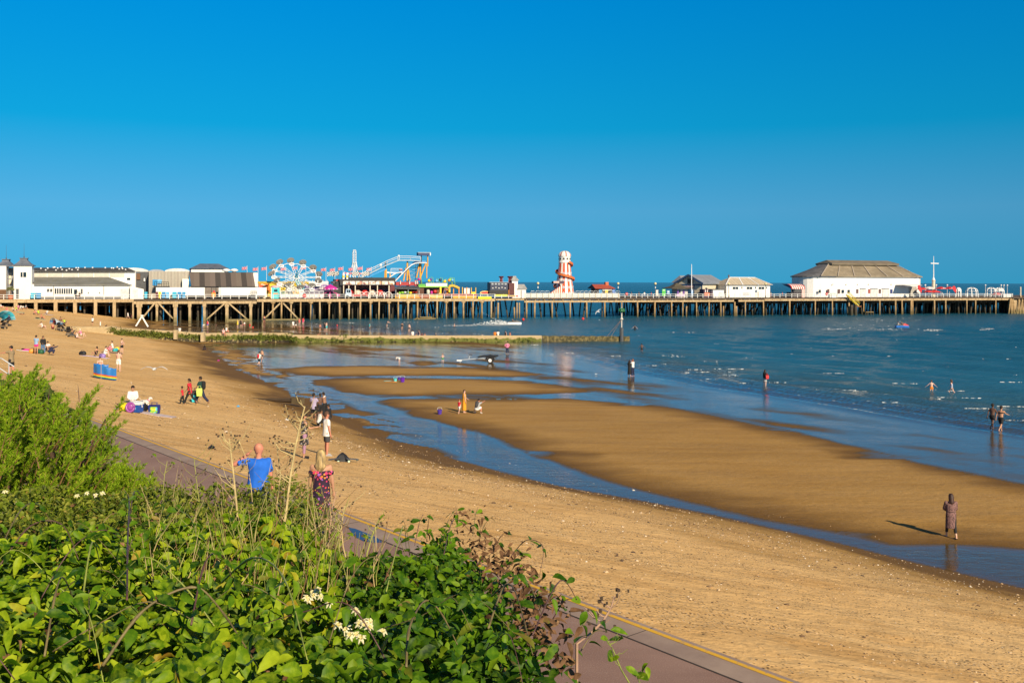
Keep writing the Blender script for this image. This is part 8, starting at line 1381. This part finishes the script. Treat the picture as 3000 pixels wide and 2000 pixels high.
for i in range(22):
    px, py = R.uniform(0, 1500), R.uniform(1500, 1990); x, y = Hpt(px, py)
    if float(sdist(np.array([x]), np.array([y]), poly)[0]) < .1: continue
    a = R.uniform(0, 6.28); L = R.uniform(.25, .6); par = mound if is_mound(x, y) else hedge; pts = [Vector((x + L*f*math.cos(a), y + L*f*math.sin(a)*.7, Hbush(x, y) + R.uniform(-.05, .05) + R.uniform(.08, .22)*math.sin(f*2.6))) for f in (0, .3, .65, 1)]; vine(pts, R.uniform(.0018, .0032), R.choice((vine_m, vine_g, vine_p)), par)
for chain, r in (([(1190,2000),(1200,1960),(1245,1905),(1290,1908),(1340,1930)], .0045), ([(1430,1880),(1480,1830),(1540,1812),(1590,1840)], .0045), ([(1490,1665),(1540,1668),(1590,1690),(1580,1720)], .0025), ([(1300,1650),(1330,1600),(1380,1580)], .003), ([(1560,1900),(1640,1830),(1690,1790)], .003), ([(1440,1780),(1500,1850),(1560,1960)], .0035)):
    n = len(chain); vine([surf_pt(a, b, .04 + .1*math.sin(math.pi*i/(n-1))) for i, (a, b) in enumerate(chain)], r, vine_m if r > .003 else vine_p, mound)
# sprigs standing out of the mound's upper edge
for px, py, dx, dy in ((1200,1580,-20,-60),(1215,1570,25,-65),(1250,1560,10,-55),(1300,1545,30,-45),(1340,1540,-5,-60),(1385,1545,15,-60),(1400,1560,45,-50),(1440,1590,60,-40),(1190,1600,-35,-20),(1480,1640,70,-20),(1500,1660,60,20),(1560,1730,65,10),(1620,1770,70,-15),(1680,1840,70,-30),(1700,1860,80,-10)):
    q = surf_pt(px, py, -.05); e = AT(px+dx, py+dy, q.y + R.uniform(-.15, .2)); vine([q, q.lerp(e, .5) + Vector((0, 0, .03)), e], .0026, R.choice((vine_p, vine_m)), mound)
local(leaves('vine_leaves', np.array(lp), np.array(ln_), np.array(ll)*1.05, lm2, mound, pro), mound)
# withered leaves along the right edge of the mound
pp = []
for i in range(520):
    px = R.choice((R.gauss(1480, 45), R.gauss(1560, 40), R.gauss(1430, 40), R.uniform(1350, 1700))); py = 1590 + (px-1420)*.95 + R.gauss(10, 38); x, y = Hpt(px, py); pp.append((x, y, Hbush(x, y) + R.uniform(-.2, .06)))
pp = np.array(pp); local(leaves('withered_leaves', pp, rng.normal(0, .7, (len(pp), 3)) + [0, -.3, .5], rng.uniform(.02, .05, len(pp)), lm_d, mound, pro_s), mound)
pp = []
for i in range(160): px, py = R.uniform(0, 1150), R.uniform(1480, 1980); x, y = Hpt(px, py); pp.append((x, y, Hbush(x, y) + clump(np.array([x]), np.array([y]))[0] + R.uniform(-.06, .03)))
pp = np.array(pp); local(leaves('withered_leaves', pp, rng.normal(0, .7, (len(pp), 3)) + [0, -.3, .5], rng.uniform(.025, .055, len(pp)), lm_d, hedge, pro_s), hedge)
# cream star flowers
petal_m = M('clematis_cream', (.78, .72, .46), .6, .1, 20); stam_m = M('stamen_yellow', (.6, .5, .1), .6)
fl = [(R.gauss(935, 26), R.gauss(1822, 18)) for _ in range(7)] + [(R.gauss(1050, 38), R.gauss(1905, 20)) for _ in range(12)] + [(990, 1905), (1120, 1925), (30, 1452), (15, 1440), (50, 1462), (40, 1478), (255, 1445), (225, 1452), (280, 1450), (300, 1445)]
for px, py in fl:
    c = surf_pt(px, py, .07) if py > 1600 else AT(px, py, 7.2); s_ = .0135 if py > 1600 else .02; mb = MB(); nv = Vector((R.gauss(.1, .35), -.6, .7)).normalized(); u1 = nv.orthogonal().normalized(); v1 = nv.cross(u1)
    for k_ in range(6):
        a = k_*math.pi/3 + R.uniform(-.25, .25); d = u1*math.cos(a) + v1*math.sin(a); sd2 = nv.cross(d); L = s_*R.uniform(.85, 1.25); mb.loft([[c + sd2*w_ + d*f*L + nv*h, c + d*f*L + nv*(h+.002), c - sd2*w_ + d*f*L + nv*h, c + d*f*L + nv*(h-.001)] for f, w_, h in ((.1, .0015, .002), (.5, .0045*s_/.017, .007), (1, .0012, -.002))])
    f_ = local(mb.build('flower', petal_m, hedge), hedge); mb = MB()
    for k_ in range(8): a = k_*.785; d = u1*math.cos(a) + v1*math.sin(a); mb.tube(c, c + nv*.009 + d*.006, .0008, n=3)
    st_ = mb.build('stamens', stam_m, f_)
# feathery tamarisk
tam = empty('tamarisk_bush', (-4.2, 9.2, 6.6), 0, 'feathery light green tamarisk bush with upright plumes at the left edge', 'bush')
tp = np.array([(-420,1110),(-200,1060),(-60,1080),(20,1085),(70,1072),(112,1070),(150,1100),(185,1160),(230,1188),(262,1150),(276,1180),(262,1225),(300,1245),(338,1190),(350,1230),(325,1275),(362,1305),(335,1345),(385,1375),(432,1405),(440,1440),(300,1490),(-420,1520)], float)
bl_p, bl_d, bl_w = [], [], []; br = MB()
def blade_plume(root, tip, wid, nsp):
    ax_ = tip - root; L = ax_.length; ax_.normalize(); a = ax_.orthogonal().normalized(); b = ax_.cross(a); bend = Vector((R.gauss(.03, .03), R.gauss(0, .03), -.02))
    pts = [root + ax_*L*f + bend*(f*f) for f in (0, .35, .7, 1)]; br.path(pts, [.006, .004, .0025, .001], 4)
    for i in range(nsp):
        f = R.uniform(.12, 1); c = root + ax_*L*f + bend*(f*f); th = R.uniform(0, 6.28); od = (a*math.cos(th) + b*math.sin(th)); sl = wid*(1.15 - f*.75)*R.uniform(.6, 1.1); d = (od*.62 + ax_*.78).normalized()
        for j in range(11):
            g_ = (j+.5)/11; p0 = c + d*sl*g_; q_ = Vector((R.gauss(0, 1), R.gauss(0, 1), R.gauss(0, 1))).normalized(); bl_p.append(p0); bl_d.append((d*.75 + q_*.55 + ax_*.2).normalized()*R.uniform(.016, .030)); bl_w.append(R.uniform(.0018, .0032))
cnt = 0
while cnt < 470:
    px, py = R.choice((R.uniform(-300, 440), R.uniform(-60, 440))), R.uniform(1060, 1510)
    if float(sdist(np.array([px]), np.array([py]), tp)[0]) < 0: continue
    rightness = np.clip((px+50)/480, 0, 1); d_ = 8.6 + R.uniform(-.5, 1.3) - .5*max(0, (py-1330)/180); tip = AT(px, py, d_); L = R.uniform(.26, .46); root = tip - Vector((R.gauss(.2 + .38*rightness, .2), R.gauss(-.1, .22), R.gauss(.9, .16))).normalized()*L; blade_plume(root, tip, R.uniform(.05, .085), 40); cnt += 1
for i in range(75): tip = AT(R.uniform(325, 440), R.uniform(1350, 1490), 8.5 + R.uniform(-.3, .4)); blade_plume(tip - Vector((R.uniform(.1, .35), R.gauss(0, .15), .8)).normalized()*.36, tip, .07, 36)
for px, py in ((281,1124),(268,1140),(250,1150),(346,1164),(338,1180),(112,1064),(98,1072),(125,1078),(150,1096),(60,1080),(205,1165),(240,1180),(365,1298),(372,1310),(350,1340),(430,1396),(415,1385),(440,1410),(395,1372),(20,1085),(0,1092),(178,1150)):
    tip = AT(px, py, 8.9 + R.uniform(-.2, .3)); blade_plume(tip - Vector((R.uniform(.25, .6), R.gauss(0, .15), .8)).normalized()*.42, tip, .075, 40)
bp = np.array([tuple(v) for v in bl_p]); bd = np.array([tuple(v) for v in bl_d]); bw = np.array(bl_w)[:, None]; sdv = norm(np.cross(bd, rng.normal(0, 1, bd.shape)))*bw; vv = np.stack([bp - sdv, bp + sdv, bp + bd*.6 + sdv*.9, bp + bd + sdv*.1, bp + bd*.6 - sdv*.9], 1).reshape(-1, 3); m = len(bp); base_i = np.arange(m)[:, None]*5; ff_ = np.concatenate([base_i + [[0, 1, 2, 4]], base_i + [[4, 2, 3, 3]]]); 
quads = base_i + np.array([[0, 1, 2, 4]]); vv4 = vv.reshape(m, 5, 3); vv4[:, 2] = vv4[:, 3] + sdv*.25; vv4[:, 4] = vv4[:, 3] - sdv*.25
tam_m = leaf_material('tamarisk_needle', ((0, (.09, .2, .008)), (.35, (.20, .38, .012)), (.7, (.34, .52, .018)), (.95, (.52, .62, .04)), (1, (.5, .36, .08))), .6, .5)
o = local(big_mesh('plumes', vv4[:, [0, 1, 2, 4]].reshape(-1, 3), np.arange(m*4).reshape(-1, 4), tam_m, tam, False), tam); o['kind'] = 'stuff'; local(br.build('twigs', M('tamarisk_twig', (.2, .1, .04), .7), tam), tam)['kind'] = 'stuff'
mb = MB()
for i in range(16): a = Vector((-4.2 + R.gauss(0, .4), 9.2 + R.gauss(0, .3), 6.3)); e = AT(R.uniform(-100, 360), R.uniform(1200, 1400), R.uniform(8.6, 9.6)); mb.path([a, a.lerp(e, .5) + Vector((-.1, 0, .1)), e], [.03, .02, .008], 6)
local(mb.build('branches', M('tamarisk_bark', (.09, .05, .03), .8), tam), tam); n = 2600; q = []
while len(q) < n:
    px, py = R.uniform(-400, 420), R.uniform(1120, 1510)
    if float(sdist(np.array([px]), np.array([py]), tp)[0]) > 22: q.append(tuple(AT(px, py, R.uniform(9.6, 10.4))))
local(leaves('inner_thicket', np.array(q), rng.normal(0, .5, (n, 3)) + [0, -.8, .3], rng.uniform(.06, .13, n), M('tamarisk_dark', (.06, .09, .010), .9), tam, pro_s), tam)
for px, py, dx, dy in ((140,1190,8,-60),(232,1175,-4,-50)): mb = MB(); a = AT(px, py, 8.8); mb.path([a, AT(px+dx*.4, py+dy*.6, 8.8), AT(px+dx, py+dy, 8.8)], [.004, .003, .001], 4); local(mb.build('bare_twig', vine_p, tam), tam)
# tall dry stalks with seed heads
straw = M('dry_straw', (.50, .38, .17), .7, .3, 15); straw2 = M('straw_pink', (.42, .26, .17), .7, .3, 15); seed = M('seed_head', (.09, .055, .03), .85, .4, 30); stw_g = M('stalk_green', (.30, .30, .07), .65, .25, 15)
def stalk(chain, d, r, mat, lb, heads, spread=45, ntw=14, leafy=0):
    pts = [AT(a, b, d + .04*i) for i, (a, b) in enumerate(chain)]; o = empty('dry_stalk', pts[0], 0, lb, 'plant', 'dry stalks standing above the hedge'); base = pts[0] + Vector((0, 0, -.35)); mb = MB(); mb.path([base] + pts, [r*1.1] + [r*(1 - .6*i/len(pts)) for i in range(len(pts))], 6); local(mb.build('stem', mat, o), o); tw = MB(); sh = MB(); lq, lnn, lll = [], [], []
    for i in range(ntw):
        k_ = R.uniform(.35, 1)*(len(pts)-1); a = pts[int(k_)].lerp(pts[min(int(k_)+1, len(pts)-1)], k_ % 1); sgn = R.choice((-1, 1)); L = spread/F*d*R.uniform(.4, 1.2); e = a + Vector((sgn*L*R.uniform(.4, 1), R.uniform(-.3, .3)*L, L*R.uniform(.3, 1.2))); m_ = a.lerp(e, .5) + Vector((sgn*.1*L, 0, -.08*L)); tw.path([a, m_, e], [r*.42, r*.32, r*.2], 4)
        for h_ in range((heads+1)//2): c = m_.lerp(e, R.uniform(.2, 1.05)) + Vector((R.gauss(0, .016), R.gauss(0, .016), R.gauss(0, .016))); sh.ball(c, R.uniform(.004, .008), None, R.uniform(.006, .012), 5, 3)
        if leafy and R.random() < leafy: lq.append(tuple(e)); lnn.append((R.gauss(0, .5), -.6, .6)); lll.append(R.uniform(.03, .055))
    local(tw.build('twigs', mat, o), o)['kind'] = 'stuff'
    if sh.v: local(sh.build('seed_heads', seed, o), o)['kind'] = 'stuff'
    if lq: local(leaves('stalk_leaves', np.array(lq), np.array(lnn), np.array(lll), lm, o, pro), o)
stalk([(806,1705),(824,1590),(838,1500),(850,1400),(865,1310),(880,1240),(893,1190)], 6.2, .0095, straw, 'tallest pale straw stalk with a fan of dark seed heads between the couple', 6, 70, 26)
stalk([(700,1570),(692,1470),(684,1390),(676,1320),(671,1285)], 6.4, .0075, straw, 'pale dry stalk with curled side twigs left of the man in blue', 4, 60, 18)
stalk([(795,1640),(800,1560),(812,1470),(822,1390),(810,1300)], 6.6, .005, straw, 'thin straw stalk crossing the back of the man in blue', 3, 60, 12)
stalk([(948,1790),(955,1690),(962,1590),(972,1500),(985,1440)], 5.6, .005, straw2, 'slender dry stalk rising below the woman in the floral dress', 2, 50, 14)
stalk([(1075,1620),(1090,1570),(1112,1515)], 5.4, .005, stw_g, 'short yellow green stalk by the puddle on the promenade', 1, 40, 10, .3)
stalk([(860,1600),(905,1560),(980,1510),(1060,1450)], 5.9, .004, straw, 'slanting straw stem leaning right below the floral dress', 1, 40, 10)
stalk([(600,1560),(585,1480),(575,1400),(568,1340)], 7.0, .004, stw_g, 'fine green stalk on the path side, left of the man in blue', 3, 60, 12, .2)
stalk([(470,1530),(476,1460),(482,1390),(490,1350)], 7.2, .0035, stw_g, 'fine green sprig in front of the promenade near the tamarisk', 2, 40, 8, .2)
stalk([(745,1600),(742,1500),(735,1420),(720,1340),(700,1290)], 6.8, .004, straw, 'bent dry stalk with feathery purple tinted head before the blue shirt', 4, 55, 14)
stalk([(1030,1700),(1005,1600),(1000,1540),(1010,1480)], 5.5, .0045, straw, 'yellowed stalk at the right end of the scrub', 1, 45, 12, .2)
stalk([(1690,1885),(1735,1850),(1765,1820),(1790,1780),(1800,1745)], 3.2, .0045, straw2, 'pinkish bare stem with withered heads leaning over the promenade on the right', 3, 60, 9)
stalk([(1850,2010),(1820,1960),(1795,1900),(1775,1870)], 2.7, .0025, vine_g, 'green leafy shoot reaching in front of the asphalt at the bottom', 0, 45, 8, .6)
stalk([(1880,2010),(1868,1985),(1862,1965)], 2.7, .002, vine_g, 'small leafy tip at the bottom edge of the promenade', 0, 30, 6, .8)
for gmat, gn in ((stw_g, 220), (straw, 150), (M('stem_rust', (.22, .11, .05), .8, .3, 9), 130)):
  gb = MB()
  for i in range(gn):
    px, py = R.uniform(420, 1120), R.uniform(1450, 1720); x, y = Hpt(px, py)
    if float(sdist(np.array([x]), np.array([y]), poly)[0]) < .05: continue
    a = Vector((x, y, float(top(np.array([x]), np.array([y]), np.array([.5]))[0]) - .15)); e = a + Vector((R.gauss(.02, .10), R.gauss(0, .06), R.uniform(.12, .38))); gb.path([a, a.lerp(e, .5) + Vector((R.gauss(0, .02), 0, 0)), e], [.0028, .0022, .0008], 4)
  gb_o = local(gb.build('dry_stems', gmat, scrub), scrub); gb_o['kind'] = 'stuff'
# steel handrail of the beach steps at the left edge
q = G(33, 1100); hd = q.y - 2.2; hr = empty('handrail', AT(20, 1085, hd), 0, 'grey metal handrail of the beach steps at the left edge', 'handrail'); mb = MB(); mb.path([AT(-60, 1035, hd), AT(5, 1050, hd), AT(42, 1074, hd)], .035, 6); mb.path([AT(-60, 1070, hd), AT(0, 1079, hd), AT(22, 1094, hd)], .03, 6); local(mb.build('rails', steel, hr), hr); mb = MB(); mb.tube(AT(26, 1063, hd), AT(26, 1122, hd), .035, n=6); local(mb.build('post', steel, hr), hr)
